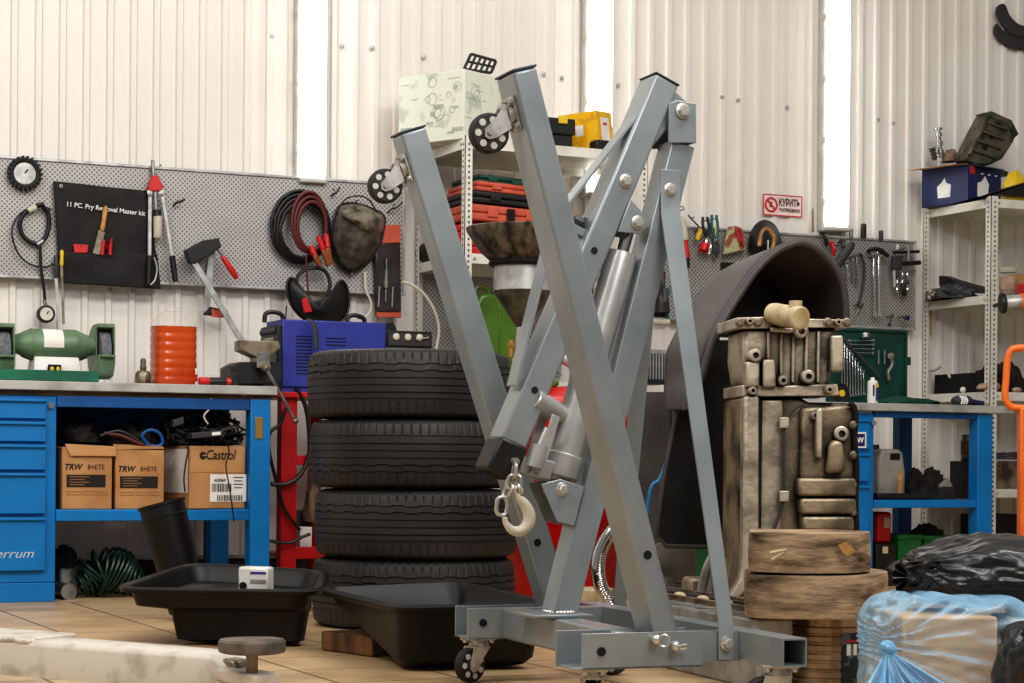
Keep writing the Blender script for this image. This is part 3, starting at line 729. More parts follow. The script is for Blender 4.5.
heap('dark_cloth', 110, 160, 424, 450, BY + .10, .24, 'dark_cloth', 'dark brown crumpled cloth on top of the second cardboard box', 'cloth', 8, amp=.4, zb=at(140, 449, Y=BY + .1).z + .022)
for k, (pts, mt, lb) in enumerate(((((100, 436), (118, 431), (134, 438), (146, 446)), 'cable_black', 'black hose lying over the dark cloth on the boxes'), (((104, 433), (122, 436), (138, 443), (150, 447)), 'cable_red', 'reddish brown hose lying over the dark cloth on the boxes'), (((150, 446), (142, 436), (150, 430), (160, 434), (162, 444), (152, 447)), 'blue_dark', 'dark blue cable loop between the cloth and the wiring heap'))):
    MB().tube(spl([at(u, v, Y=BY + .07) for u, v in pts], 6), .007, 8).build('hose', mt, label=lb, cat='hose')
# ---- grinder
GY = BY + .22
mc = at(53, 345, Y=GY); gx0, gx1 = at(12, 345, Y=GY).x, at(95, 345, Y=GY).x; gl = gx1 - gx0
gr = thing('bench_grinder', 'green two-wheel bench grinder standing on the workbench', 'bench grinder', (mc.x, GY, BZ))
MB().lathe([(.034, 0), (.036, .008), (.045, .03), (.062, .068), (.064, .075), (.064, gl - .085), (.062, gl - .078), (.045, gl - .035), (.036, gl - .01), (.034, gl)], (gx0, GY, mc.z), XV, 40).build('motor_housing', 'green_machine', gr)
MB().torus((gx0 + .075, GY, mc.z), XV, .0635, .002).build('seam', 'green_machine', gr)
def onmotor(u0, u1, a0, a1, n=8):
    x0, x1 = at(u0, 345, Y=GY - .06).x, at(u1, 345, Y=GY - .06).x
    return MB().grid(lambda i, j: V((x0 + (x1 - x0) * i, GY - .0655 * cos(a0 + (a1 - a0) * j), mc.z + .0655 * sin(a0 + (a1 - a0) * j))), 3, n)
onmotor(44, 64, R(-12), R(70)).build('rating_plate', 'paper_white', gr)
b0, b1 = at(29, 365, Y=GY).x, at(79, 365, Y=GY).x
m = MB(); m.add([V((x, y, z)) for z, w_, e in ((BZ, .09, .0), (mc.z - .05, .05, .012)) for x, y in ((b0 + e, GY - w_), (b1 - e, GY - w_), (b1 - e, GY + w_), (b0 + e, GY + w_))], [(0, 1, 2, 3), (4, 7, 6, 5), (0, 4, 5, 1), (1, 5, 6, 2), (2, 6, 7, 3), (3, 7, 4, 0)])
m.build('pedestal', 'white_enamel', gr, bev=.004)
MB().box((at(54, 365, Y=GY - .07).x, GY - .078, BZ + .055), (.052, .012, .034), (XV, V((0, .9, .3)).normalized(), V((0, -.3, .9)).normalized())).build('switch_plate', 'hole_black', gr, bev=.002)
for s in (-1, 1): MB().cyl((at(54, 365, Y=GY - .07).x + s * .012, GY - .082, BZ + .056), (at(54, 365, Y=GY - .07).x + s * .012, GY - .092, BZ + .056), .008).build('switch_button', 'yellow_plastic', gr)
for x in (b0 - .03, b1 + .03): MB().beam((x + (.05 if x < mc.x else -.05), GY, mc.z - .06), (x, GY, mc.z - .04), .03, .02, YV).build('bracket', 'black_plastic', gr, bev=.003)
def guard(u0, u1):
    x0, x1 = at(u0, 350, Y=GY).x, at(u1, 350, Y=GY).x; zc = at((u0 + u1) / 2, 352, Y=GY).z; r = .112
    pr = [(GY - .075 , zc + .095), (GY - .075, zc + .112)] + [(GY + .01 + r * sin(a), zc + r * cos(a)) for a in [k * pi / 12 for k in range(0, 13)]] + [(GY - .055, zc - .100), (GY - .085, zc - .05), (GY - .085, zc - .015), (GY - .035, zc - .015), (GY - .035, zc + .095)]
    g = MB().prism([V((x0, y, z)) for y, z in pr], XV * (x1 - x0)).build('wheel_guard', 'green_machine', gr, bev=.003)
    MB().cyl((x0 + .012, GY, zc), (x1 - .016, GY, zc), .088, n=40).build('grinding_wheel', 'grinding_wheel', g)
    MB().box(((x0 + x1) / 2, GY - .037, zc + .035), (x1 - x0 - .008, .004, .11)).build('opening', 'hole_black', g)
    MB().beam(((x0 + .006), GY - .09, zc - .02), (x1 - .004, GY - .09, zc - .02), .03, .010, YV).build('tool_rest', 'green_machine', g, bev=.002)
    MB().box((x1 - .004, GY - .04, zc + .04), (.006, .09, .12)).build('side_cheek', 'green_machine', g, bev=.002)
    MB().cyl((x1 - .002, GY, zc), (x1 + .012, GY, zc), .045, .030).build('hub_cover', 'green_machine', g)
guard(-9, 11); guard(94, 110.5)
lo, hi = wbox(-30, 367, 99, 379, BY + .04, .10); lo.z = BZ; hi.z = BZ + .045
m = MB(); xx = (lo.x + hi.x) / 2
MB().rhs((xx, BY + .09, lo.z), (xx, BY + .09, hi.z), hi.x - lo.x, .10, .004, XV).box((xx, BY + .09, lo.z + .003), (hi.x - lo.x, .10, .006)).build('parts_tray', 'green_tray', label='long dark green plastic tray in front of the bench grinder', cat='tray', bev=.003)
# ---- bottle of red fluid
bp = at(173, 382, Y=BY + .25); bp.z = BZ; bd_ = BY + .25; W2 = (at(194, 350, Y=bd_).x - at(152, 350, Y=bd_).x) / 2; H2 = at(173, 308, Y=bd_).z - BZ
fl = at(173, 327, Y=bd_).z - BZ
def squ(r, z, k=.55):
    out = []
    for i in range(32):
        a = 2 * pi * i / 32; c, s = cos(a), sin(a); e = 2 / 4.2
        out.append(bp + V((abs(c) ** e * (1 if c > 0 else -1) * r, abs(s) ** e * (1 if s > 0 else -1) * r * .85, z)))
    return out
def loft(levels):
    m = MB(); vs = [];
    for r, z in levels: vs += squ(r, z)
    n = 32; L_ = len(levels)
    fs = [(i * n + k, i * n + (k + 1) % n, (i + 1) * n + (k + 1) % n, (i + 1) * n + k) for i in range(L_ - 1) for k in range(n)] + [tuple(range(n))[::-1], tuple((L_ - 1) * n + k for k in range(n))]
    return m.add(vs, fs)
bot = thing('fluid_bottle', 'clear plastic bottle of orange-red fluid on the workbench', 'bottle', bp)
lv = [(W2 * .94, 0), (W2, .01)]
zz = .03
while zz < fl - .02: lv += [(W2, zz), (W2 * .98, zz + .006), (W2 * .98, zz + .012), (W2, zz + .018)]; zz += .036
full = lv + [(W2, fl)]
loft(full).build('red_fluid', 'liquid', bot)
loft([(W2, fl - .004), (W2, fl), (W2 * .97, fl + .015), (W2 * .86, fl + .035), (W2 * .62, fl + .055), (W2 * .36, fl + .067)]).build('bottle_shell', 'clear_plastic', bot)
MB().lathe([(W2 * .34, fl + .062), (W2 * .42, fl + .066), (W2 * .42, H2), (W2 * .36, H2 + .002)], bp, ZV, 24).build('cap', 'clear_plastic', bot)
# ---- small items on the bench top
c = at(143, 381, Y=BY + .22); c.z = BZ
t = thing('drill_chuck', 'dark steel drill chuck standing upright beside the fluid bottle', 'drill chuck', c)
MB().lathe([(.030, 0), (.033, .004), (.033, .042), (.030, .05), (.024, .058), (.022, .060)], c, ZV, 28).build('chuck_body', 'dirty_metal', t)
MB().lathe([(.013, .06), (.014, .078), (.011, .082), (.012, .105), (.006, .112)], c, ZV, 20).build('shank', 'dirty_metal', t)
c = at(194.5, 381, Y=BY + .20); c.z = BZ
t = thing('glue_tube', 'small white and red tube standing behind the right edge of the fluid bottle', 'tube', c)
MB().lathe([(.012, 0), (.013, .003), (.013, .06), (.011, .075)], c, ZV, 18).build('tube_body', 'paper_white', t)
MB().lathe([(.009, .075), (.009, .095), (.003, .105), (.002, .14)], c, ZV, 14).build('nozzle', 'red_plastic', t)
MB().lathe([(.0134, .02), (.0134, .05)], c, ZV, 18, cap=(False, False)).build('red_band', 'red_plastic', t)
a, b = at(199, 380, Y=BY + .12), at(236, 380, Y=BY + .12); a.z = b.z = BZ + .019
t = thing('hand_torch', 'red and black torch lying on the bench in front of the vise', 'torch', (a + b) / 2 - ZV * .019)
L_ = (b - a).length
MB().lathe([(.014, 0), (.017, .002), (.017, L_ * .25), (.015, L_ * .28)], a, XV, 24).build('head', 'red_plastic', t)
MB().lathe([(.0165, L_ * .27), (.0175, L_ * .3), (.0175, L_ * .7), (.0165, L_ * .73)], a, XV, 24).build('grip', 'black_plastic', t)
MB().lathe([(.015, L_ * .72), (.0165, L_ * .75), (.0165, L_ * .88), (.010, L_ * .9), (.010, L_)], a, XV, 24).build('tail', 'red_plastic', t)
c = at(213, 381, Y=BY + .30); c.z = BZ
m = MB(); m.lathe([(.042, 0), (.045, .004), (.040, .026), (.030, .046), (.018, .054)], c, ZV, 24); m.build('clear_dome', 'clear_plastic', label='small clear plastic dome lying behind the red torch', cat='dome')
# ---- vise
VY = BY + .10
def vp(u, v, dy=0): return at(u, v, Y=VY + dy)
vz = thing('bench_vise', 'worn steel bench vise on the corner of the workbench', 'vise', V((vp(258, 380).x, VY + .1, BZ)))
zj1, zj0 = vp(260, 338).z, vp(260, 352).z
m = MB(); m.prism(poly([(241, 340), (279, 341), (281, 348), (270, 357), (270, 368), (257, 368), (257, 357), (241, 350)], VY), YV * .10); m.build('front_jaw', 'dirty_metal', vz, bev=.004)
m = MB(); m.prism(poly([(257, 352), (270, 352), (270, 368), (257, 368)], VY - .004), YV * .006); m.build('jaw_plate', 'steel', vz, bev=.001)
m = MB(); m.prism(poly([(231, 367), (240, 362), (280, 362), (283, 372), (281, 384), (231, 384)], VY + .03), YV * .16); [setattr(p_, 'z', max(p_.z, BZ + .001)) for p_ in m.v]; m.build('vise_body', 'black_plastic', vz, bev=.004)
MB().lathe([(.055, 0), (.06, .004), (.055, .014)], V((vp(257, 383).x, VY + .11, BZ + .001)), ZV, 28).build('swivel_base', 'dirty_metal', vz)
MB().cyl(vp(266, 367, -.04), vp(266, 367, .1), .020).build('screw_boss', 'dirty_metal', vz)
hb = [vp(266, 368, -.05), vp(295.5, 421, -.05)]
h = MB().tube(hb, .0075, 12).build('handle_bar', 'steel', vz)
MB().ell(hb[1], (.014, .014, .012), n=16, m=8).build('handle_knob', 'dirty_metal', h); MB().ell(hb[0], (.013, .013, .013), n=16, m=8).build('handle_knob', 'dirty_metal', h)
lo, hi = wbox(232, 373, 239, 384, BY + .10, .06); lo.z = BZ + .001; bx(lo, hi).build('metal_block', 'black_plastic', label='small black metal block left of the vise', cat='block', bev=.004)
# ---- red trolley with the blue welder
TY = BY + .22
tx0, tx1 = at(281, 470, Y=TY).x, at(345, 470, Y=TY).x
tr = thing('welding_trolley', 'red steel frame trolley standing between the workbench and the tyres', 'trolley', ((tx0 + tx1) / 2, TY + .2, 0))
pw = at(297, 470, Y=TY).x - tx0
tz = at(290, 392, Y=TY).z
for x in (tx0 + pw / 2, tx1): MB().box((x, TY + .03, (tz + .06) / 2), (pw, .06, tz - .06)).build('post', 'red_paint', tr, bev=.003)
for x in (at(262, 470, Y=TY + .4).x, tx1): MB().box((x, TY + .40, (tz + .06) / 2), (.05, .05, tz - .06)).build('post', 'red_paint', tr, bev=.003)
MB().box(((tx0 + tx1) / 2, TY + .2, tz - .012), (tx1 - tx0 + .06, .46, .024)).build('top_tray', 'red_paint', tr, bev=.003)
for v0, v1 in ((455, 465), (547, 559)):
    z1, z0 = at(305, v0, Y=TY).z, at(305, v1, Y=TY).z
    MB().box(((tx0 + tx1) / 2 + .02, TY + .025, (z0 + z1) / 2), (tx1 - tx0, .04, z1 - z0)).build('cross_rail', 'red_paint', tr, bev=.003)
MB().box(((tx0 + tx1) / 2 + .02, TY + .22, at(305, 556, Y=TY).z), (tx1 - tx0, .36, .012)).build('lower_tray', 'red_paint', tr)
for x in (tx0 + .03, tx1 - .03):
    for y in (TY + .04, TY + .38): MB().lathe([(.018, -.012), (.03, -.012), (.03, .012), (.018, .012)], (x, y, .03), XV, 20).build('castor_wheel', 'rubber', tr); 
for x in (tx0 + .03, tx1 - .03):
    for y in (TY + .04, TY + .38): MB().box((x, y, .055), (.04, .05, .012)).build('castor_plate', 'zinc', tr)
zl = at(305, 556, Y=TY).z + .006
wz = tz
WY = BY + .21; yaw = R(6); wa = (XV * cos(yaw) - YV * sin(yaw) * 0 + YV * 0, YV, ZV)
lo, hi = wbox(282, 321, 386, 392, WY, .22); lo.z = wz; 
wt = thing('welding_machine', 'bright blue welding machine with a dark front panel on the red trolley', 'welding machine', ((lo.x + hi.x) / 2, WY + .11, wz))
bx(V((lo.x, lo.y, lo.z + .02)), hi).build('casing', 'welder_blue', wt, bev=.006)
MB().box((lo.x - .012, WY + .11, (lo.z + hi.z) / 2 - .01), (.024, .23, hi.z - lo.z - .03)).build('front_panel', 'black_plastic', wt, bev=.006)
MB().box(((lo.x + hi.x) / 2, WY + .11, lo.z + .012), (hi.x - lo.x, .2, .024)).build('foot_rail', 'welder_blue', wt)
for k in range(5): MB().cyl((lo.x - .023, WY + .03 + k * .04, hi.z - .05), (lo.x - .036, WY + .03 + k * .04, hi.z - .05), .012).build('dial', 'dark_grey', wt)
MB().box((lo.x - .026, WY + .11, hi.z - .09), (.004, .14, .03)).build('display', 'steel', wt)
for u in (274, 356):
    x = at(u, 320, Y=WY + .1).x; zt_ = hi.z
    MB().tube(spl([V((x - .04, WY + .11, zt_ - .01)), V((x - .035, WY + .11, zt_ + .025)), V((x - .012, WY + .11, zt_ + .036)), V((x + .018, WY + .11, zt_ + .034)), V((x + .04, WY + .11, zt_ + .022)), V((x + .045, WY + .11, zt_ - .01))], 5), .010, 10).build('carry_handle', 'black_plastic', wt)
for u0, u1, v0, v1 in ((296, 312, 336, 376), (326, 346, 338, 346)):
    k = 0; v = v0
    while v < v1:
        a, b = at(u0, v, Y=WY), at(u1, v, Y=WY); MB().box(((a.x + b.x) / 2, WY - .001, a.z), (b.x - a.x, .003, .004)).build('vent_slot', 'hole_black', wt); v += 3.4
MB().tube([V((at(284, 315, Y=WY + .2).x, WY + .18, hi.z - .01)), V((at(285, 303, Y=WY + .2).x, WY + .18, hi.z + .07))], .003, 6).build('aerial', 'black_plastic', wt)
# cables and small things in the trolley
for k, (pts, lb, r) in enumerate(((((296, 388), (305, 405), (309, 430), (309, 455), (300, 475), (286, 484), (271, 484)), 'thick black welding cable looping down beside the red trolley post', .010), (((286, 408), (280, 424), (270, 433), (269, 450), (276, 480), (285, 510), (300, 530)), 'black cable running diagonally across the red trolley post', .008), (((270, 541), (288, 543), (300, 538), (310, 534)), 'black cable lying low behind the red trolley', .007))):
    MB().tube(spl([at(u, v, Y=TY - .025) for u, v in pts], 6), r, 8).build('cable', 'cable_black', label=lb, cat='cable')
heap('work_rag', 309, 327, 484, 522, TY + .10, .12, 'rag', 'brown rag stuffed in the red trolley beside the tyres', 'rag', 4, amp=.25)
lo, hi = wbox(300, 527, 312, 547, TY + .08, .08); lo.z = zl; bx(lo, hi).build('small_carton', 'paper_white', label='small white and red box in the bottom of the red trolley', cat='box', bev=.002)
lo, hi = wbox(296, 510, 312, 520, TY + .22, .10); lo.z = zl; bx(lo, hi).build('small_carton', 'dark_grey', label='tall dark box in the bottom of the red trolley under the rag', cat='box', bev=.002)
# black instrument case behind the tyre stack
lo, hi = wbox(386, 331, 432, 348, BY + .22, .16)
ic = thing('instrument_case', 'open black case of gauges behind the top tyre', 'instrument case', ((lo.x + hi.x) / 2, lo.y + .08, 0))
MB().box(((lo.x + hi.x) / 2, BY + .30, (lo.z + hi.z) / 2), (hi.x - lo.x, .16, hi.z - lo.z)).build('case_body', 'black_plastic', ic, bev=.004)
MB().box(((lo.x + hi.x) / 2, BY + .218, (lo.z + hi.z) / 2), ((hi.x - lo.x) * .9, .004, (hi.z - lo.z) * .72)).build('insert', 'dark_grey', ic)
for k in range(3): MB().lathe([(.015, 0), (.015, .006), (.012, .008)], (lo.x + .045 + k * .055, BY + .216, (lo.z + hi.z) / 2 + .01), -YV, 18).build('gauge', 'gauge_face', ic)
MB().cyl((hi.x - .08, BY + .212, (lo.z + hi.z) / 2), (hi.x - .02, BY + .212, (lo.z + hi.z) / 2 + .01), .005).build('probe', 'steel', ic)
MB().prism([V((lo.x + .0, BY + .38, hi.z)), V((lo.x + .07, BY + .38, hi.z + .045)), V((lo.x + .10, BY + .38, hi.z + .045)), V((lo.x + .12, BY + .38, hi.z))], YV * .01).build('lid', 'black_plastic', ic)
st = MB(); st.box(((lo.x + hi.x) / 2, BY + .30, lo.z / 2), (.24, .2, lo.z)); st.build('tool_cupboard', 'dark_grey', label='plain dark cupboard hidden behind the tyre stack under the gauge case', cat='cupboard', bev=.004)
# ---- things on the floor under the bench
c = at(106, 592, Y=BY + .25); c.z = 0
m = MB(); pts = []; N_ = 15
base = [at(u, v, Y=BY + .22) for u, v in ((140, 588), (126, 585), (112, 578), (98, 574), (90, 582), (80, 588))]; cen = spl(base, 60); 
n_ = len(cen); rad = [(.045 + .055 * sin(pi * min(1, i / n_ * 1.1))) for i in range(n_)]
tur = 17
for i in range(n_):
    a = 2 * pi * tur * i / n_; t_ = (cen[min(i + 1, n_ - 1)] - cen[max(i - 1, 0)]).normalized(); _, u_, w_ = frame_axes(t_)
    q = cen[i].copy(); q.z = max(rad[i] * 1.0 + .008, min(q.z, .13)); pts.append(q + (u_ * cos(a) + w_ * sin(a)) * rad[i])
m.tube(pts, .0065, 6); m.build('coiled_air_hose', 'green_hose', label='dark green coiled air hose on the floor under the workbench', cat='hose')
a = at(69, 590, Y=BY + .12); a.z = .032
MB().lathe([(.026, .0), (.032, .0), (.032, .22), (.026, .22), (.026, .002)], a, YV, 24).build('pipe_offcut', 'steel', label='short grey pipe end on the floor beside the drawer cabinet', cat='pipe')
lo, hi = wbox(60, 566, 78, 592, BY + .30, .16); lo.z = 0; bx(lo, hi).build('paint_tin', 'galvanized', label='pale tin behind the green air hose under the bench', cat='tin', bev=.01)
heap('dark_cloth', 56, 82, 546, 568, BY + .28, .14, 'dark_cloth', 'black bundle sitting on the pale tin under the bench', 'cloth', 6, amp=.2)
# ================================================================ THINGS ON THE LEFT PEGBOARD
PF = PEG_Y - .004
def W(u, v, off=.02): return at(u, v, Y=PF - off)
SCL = at(100, 250, Y=PF); PXM = 1 / (2000 / 8.75)      # metres per pixel on the board, about
def mpx(n): return n * PXM
# knobbly rubber gauge
c = W(24, 174, .0)
t = thing('tyre_gauge', 'round gauge in a knobbly black rubber ring at the top left of the pegboard', 'gauge', c)
m = MB(); r0 = mpx(13.2)
m.torus(c - YV * .02, YV, r0, .011, 40, 8)
for k in range(22):
    a = 2 * pi * k / 22; d = XV * cos(a) + ZV * sin(a); m.box(c - YV * .02 + d * (r0 + .010), (.014, .030, .010), (d, YV, d.cross(YV)))
m.build('rubber_ring', 'rubber', t)
MB().lathe([(r0 - .004, 0), (r0 - .004, .016), (r0 - .008, .02)], c, -YV, 32).build('dial_face', 'steel', t)
MB().beam(c - YV * .022, c - YV * .022 + XV * .012 + ZV * .018, .003, .006, YV).build('needle', 'hole_black', t)
# air line inflator
t = thing('tyre_inflator', 'black inflator hose with a dial hanging left of the black tool pouch', 'inflator', W(45, 323))
MB().tube(spl([W(44, 204), (W(37, 206)), W(26, 212), W(20, 222), W(22, 234), W(29, 241), W(38, 244), W(45, 238), W(49, 226), W(48, 213), W(44, 207)], 6), .010, 10).build('thick_hose', 'cable_black', t)
MB().tube(spl([W(52, 210), W(40, 206), (W(22, 212)), W(13, 226), W(13, 240), W(20, 256), W(32, 265), W(46, 267), W(58, 262)], 6), .004, 8).build('thin_hose', 'cable_black', t)
MB().tube(spl([W(40, 246), W(41, 268), W(44, 290), W(45, 303)], 6), .007, 8).build('stem_hose', 'cable_black', t)
MB().cyl(W(28, 211), W(36, 207), .013).build('coupling', 'tape', t)
MB().cyl(W(37, 245), W(43, 241), .012).build('connector', 'steel', t); MB().cyl(W(44, 300), W(46, 306), .009).build('connector', 'steel', t)
c = W(45.3, 314.3, .0); MB().lathe([(mpx(8.8), 0), (mpx(8.8), .022), (mpx(7), .026)], c, -YV, 30).build('dial_case', 'rubber', t)
MB().lathe([(mpx(6.4), .02), (mpx(6.4), .028)], c, -YV, 26).build('dial_face', 'gauge_face', t)
MB().beam(c - YV * .03, c - YV * .03 + XV * .008 + ZV * .012, .003, .004, YV).build('needle', 'hole_black', t)
def hook(u, v, lb):
    MB().tube(spl([W(u, v, 0), W(u, v, .03), W(u - 2, v - 4, .05), W(u - 1, v - 7, .055)], 4), .004, 7).build('wall_hook', 'black_plastic', label=lb, cat='hook')
hook(44, 211, 'black hook holding the inflator hose on the pegboard')
MB().tube(spl([W(174, 205, .0), W(176, 203, .03), W(180, 202, .04), W(185, 199, .045)], 4), .005, 7).build('wall_hook', 'black_plastic', label='empty black hook on the pegboard right of the hand riveter', cat='hook')
MB().tube(spl([W(388, 212, .0), W(392, 209, .03), W(397, 207, .04), W(403, 202, .045)], 4), .004, 7).build('wall_hook', 'black_plastic', label='empty black hook on the pegboard above the blister pack', cat='hook')
MB().tube(spl([W(331, 196, .0), W(334, 194, .03), W(337, 192, .04), W(340, 187, .045)], 4), .004, 7).build('wall_hook', 'black_plastic', label='black hook holding the jumper cables', cat='hook')
# black pouch
t = thing('tool_pouch', 'black canvas pry tool pouch with white lettering hanging on the pegboard', 'tool pouch', W(110, 286))
def quadgrid(P, off, nu=20, nv=16, amp=.004):
    a, b, c_, d = [W(u, v, off) for u, v in P]
    return MB().grid(lambda i, j: (a * (1 - i) + b * i) * (1 - j) + (d * (1 - i) + c_ * i) * j - YV * (amp * sin(i * 9) * sin(j * 4 + 1)), nu, nv)
quadgrid([(53, 181), (147, 191), (161, 289), (60, 283)], .022).build('canvas_sheet', 'canvas_black', t, solid=.004)
quadgrid([(57.5, 252), (157, 254), (161, 289), (60.5, 283)], .032, amp=.006).build('pocket', 'canvas_black', t, solid=.004)
text('11 PC. Pry Removal Master kit', W(106.5, 209.5, .031), W(145, 213.6) - W(68, 204), ZV, mpx(79), mpx(6.2), 'white_print', t, bold=.012)
MB().torus(W(61, 186, .026), YV, .006, .0018, 16, 6).build('eyelet', 'zinc', t)
def bladed(name, lb, cat, h0, h1, b1, hr, bw, hm, bm, off=.034, bt=.003):
    A, Bp, Cc = W(*h0, off), W(*h1, off), W(*b1, off); t = thing(name, lb, cat, Cc)
    d = Bp - A
    MB().tube([A, A + d * .12, A + d * .5, A + d * .85, Bp], [hr * .6, hr, hr * .85, hr, hr * .7], 12).build('handle', hm, t)
    MB().beam(Bp, Cc, bt, bw, YV).build('blade', bm, t, bev=.0008)
    return t
bladed('putty_knife', 'putty knife with a pale wooden handle tucked in the black pouch', 'putty knife', (106, 206), (102, 231), (96, 254), .012, .030, 'wood_handle', 'dirty_metal')
MB().prism([W(u, v, .034) for u, v in ((73, 244), (88, 245), (87, 253), (74, 253))], -YV * .01).build('pry_wedge', 'red_plastic', label='flat red plastic wedge in the left of the pouch pocket', cat='wedge', bev=.002)
MB().tube([W(102, 255, .04), W(104, 240, .04), W(107, 250, .04), W(111, 238, .04), W(110, 255, .04)], .008, 8).build('trim_clip', 'red_plastic', label='zigzag red trim clip beside the putty knife in the pouch', cat='clip')
bladed('file_tool', 'long dark file with a yellow handle hanging at the left edge of the pouch', 'file', (62, 250), (61.5, 266), (63.5, 324), .009, .012, 'yellow_plastic', 'dirty_metal', .045)
bladed('scraper', 'pale bladed scraper hanging between the inflator and the pouch', 'scraper', (56, 255), (56, 278), (59, 322), .010, .014, 'dark_grey', 'galvanized', .036)
# hand riveter
t = thing('hand_riveter', 'long-armed hand riveter with a red head and black grips over the pouch edge', 'riveter', W(156, 283))
MB().tube([W(152.5, 160), W(153.5, 176)], [.008, .010], 12).build('nose', 'steel', t)
MB().prism([W(u, v, .03) for u, v in ((151, 176), (156, 176), (162, 187), (160, 192), (148, 192), (147, 187))], -YV * .03).build('head', 'red_plastic', t, bev=.004)
MB().cyl(W(155, 192, .045), W(156, 212, .045), .011).build('barrel', 'steel', t)
MB().lathe([(.017, 0), (.019, .004), (.019, .095), (.015, .1)], W(157.5, 238, .045), ZV, 20).build('collection_bottle', 'tape', t); MB().cyl(W(157, 210, .045), W(157, 216, .045), .020).build('bottle_cap', 'black_plastic', t)
for (a, b, c_) in (((150, 192), (149.5, 256), (148.5, 284)), ((162, 193), (172, 256), (175.5, 282))):
    ar = MB().beam(W(*a, .04), W(*b, .05), .010, .017, YV).build('arm', 'galvanized', t, bev=.003)
    MB().tube([W(*b, .05), W(*c_, .05)], [.014, .013], 12).build('grip', 'black_plastic', ar)
MB().tube(spl([W(154, 257, .055), W(157, 268, .055), W(155, 280, .055), W(150, 285, .055)], 5), .004, 7).build('catch', 'galvanized', t)
for x in ((150, 193), (162, 193)): MB().hexbolt(W(*x, .055), -YV, .009, .008).build('bolt', 'zinc', t)
# bar clamps
t = thing('bar_clamp', 'large bar clamp with black jaw and red handle, its bar running down to the vise', 'clamp', W(246, 345, .05))
MB().beam(W(194, 262, .09), W(246, 348, .09), .010, .026, YV).build('bar', 'galvanized', t, bev=.002)
MB().prism([W(u, v, .05) for u, v in ((182.5, 251), (200, 241.5), (216, 239), (218.5, 248), (205, 257), (192, 265), (187, 264))], -YV * .05).build('jaw', 'black_plastic', t, bev=.005)
MB().tube([W(211, 241, .075), W(224, 258, .075)], .006, 10).build('screw', 'steel', t)
MB().tube([W(222, 256, .075), W(224, 259, .075), W(230, 268, .075), W(236, 277, .075), W(236.5, 279, .075)], [.008, .013, .014, .013, .008], 14).build('handle', 'red_plastic', t)
t = thing('bar_clamp', 'second bar clamp hanging behind the large one, with a red pad on its end', 'clamp', W(212, 318, .03))
MB().beam(W(212, 250, .03), W(206, 312, .03), .008, .030, YV).build('bar', 'galvanized', t, bev=.002)
MB().prism([W(u, v, .015) for u, v in ((202, 315), (208, 307), (226, 311), (226, 318))], -YV * .03).build('jaw', 'black_plastic', t, bev=.003)
MB().prism([W(u, v, .047) for u, v in ((211, 308.5), (222, 311), (221, 318), (212, 317))], -YV * .004).build('pad', 'orange_red', t)
# jumper cables
t = thing('jumper_cables', 'coiled black and red jumper cables with copper clamps hanging on the pegboard', 'jumper cables', W(305, 268))
rr = random.Random(5)
for k in range(4):
    cu, cv, ru, rv = 301 + k * .8 - 1, 227 + k, 28.5 - k * 2.2, 36 - k * 2.8
    MB().tube([W(cu + ru * cos(a) + rr.uniform(-.6, .6), cv + rv * sin(a), .03 + .008 * k) for a in [2 * pi * i / 40 for i in range(40)]], .009, 8, closed=True).build('black_cable', 'cable_black', t)
for k in range(3):
    cu, cv, ru, rv = 309 + k * 1.5, 222 + k * 2, 17 - k * 1.4, 30 - k * 3
    MB().tube(spl([W(cu + ru * cos(a), cv + rv * sin(a), .065 + .006 * k) for a in [2 * pi * i / 14 for i in range(14)]], 4, closed=True), .009, 8, closed=True).build('red_cable', 'cable_red', t)
MB().tube(spl([W(306, 255, .08), W(307, 275, .08), W(308, 290, .08), W(309, 296, .08)], 5), .005, 7).build('red_cable', 'cable_red', t)
for i, (a, b) in enumerate((((318, 236), (329, 266)), ((326, 234), (330, 264)), ((310, 246), (320, 266)))):
    cl = MB().tube([W(*a, .09), W(a[0] * .55 + b[0] * .45, a[1] * .55 + b[1] * .45, .095)], [.012, .013], 10).build('clamp', 'red_plastic', t)
    MB().beam(W(a[0] * .55 + b[0] * .45, a[1] * .55 + b[1] * .45, .095), W(*b, .09), .018, .024, YV).build('jaws', 'copper', cl, bev=.004)
# mesh face guard
def shell(P, off, bulge, nu=24, nv=20):
    a, b, c_, d = [W(u, v, off) for u, v in P]
    return lambda i, j: (a * (1 - i) + b * i) * (1 - j) + (d * (1 - i) + c_ * i) * j - YV * (bulge * (1 - (2 * i - 1) ** 2) * (.35 + .65 * sin(pi * (.15 + .8 * j)))) 
t = thing('mesh_face_guard', 'stained wire mesh face guard with a worn leather band on the pegboard', 'face guard', W(350, 272))
outl = [(339, 206), (352, 203), (368, 207), (384, 216), (383, 233), (378, 250), (366, 264), (352, 272), (341, 266), (334, 252), (331, 236), (334, 219)]
def dome(cu, cv, outline, bul, mat, name, par, n=10, off=.03, po=2):
    ol = spl([V((u, v, 0)) for u, v in outline], 4, closed=True); N_ = len(ol); mb = MB()
    def f(i, j):
        o = ol[int(round(i * N_)) % N_]; s = 1 - j; return W(cu + (o.x - cu) * s, cv + (o.y - cv) * s, off + bul * (1 - s ** po))
    mb.grid(f, N_, n, cu=True); return mb.build(name, mat, par, ang=60, solid=.003)
dome(356, 240, outl, .10, 'mesh_stained', 'mesh_shell', t)
dome(362, 222, [(338, 207), (352, 203), (368, 207), (384, 216), (383, 232), (374, 240), (362, 238), (352, 228), (343, 222), (336, 216)], .125, 'dirty_leather', 'leather_band', t)
MB().tube(spl([W(337, 212, .05), W(346, 199, .06), (W(360, 196, .06)), W(370, 201, .06), W(377, 213, .05)], 6), .0035, 7).build('wire_handle', 'cable_black', t)
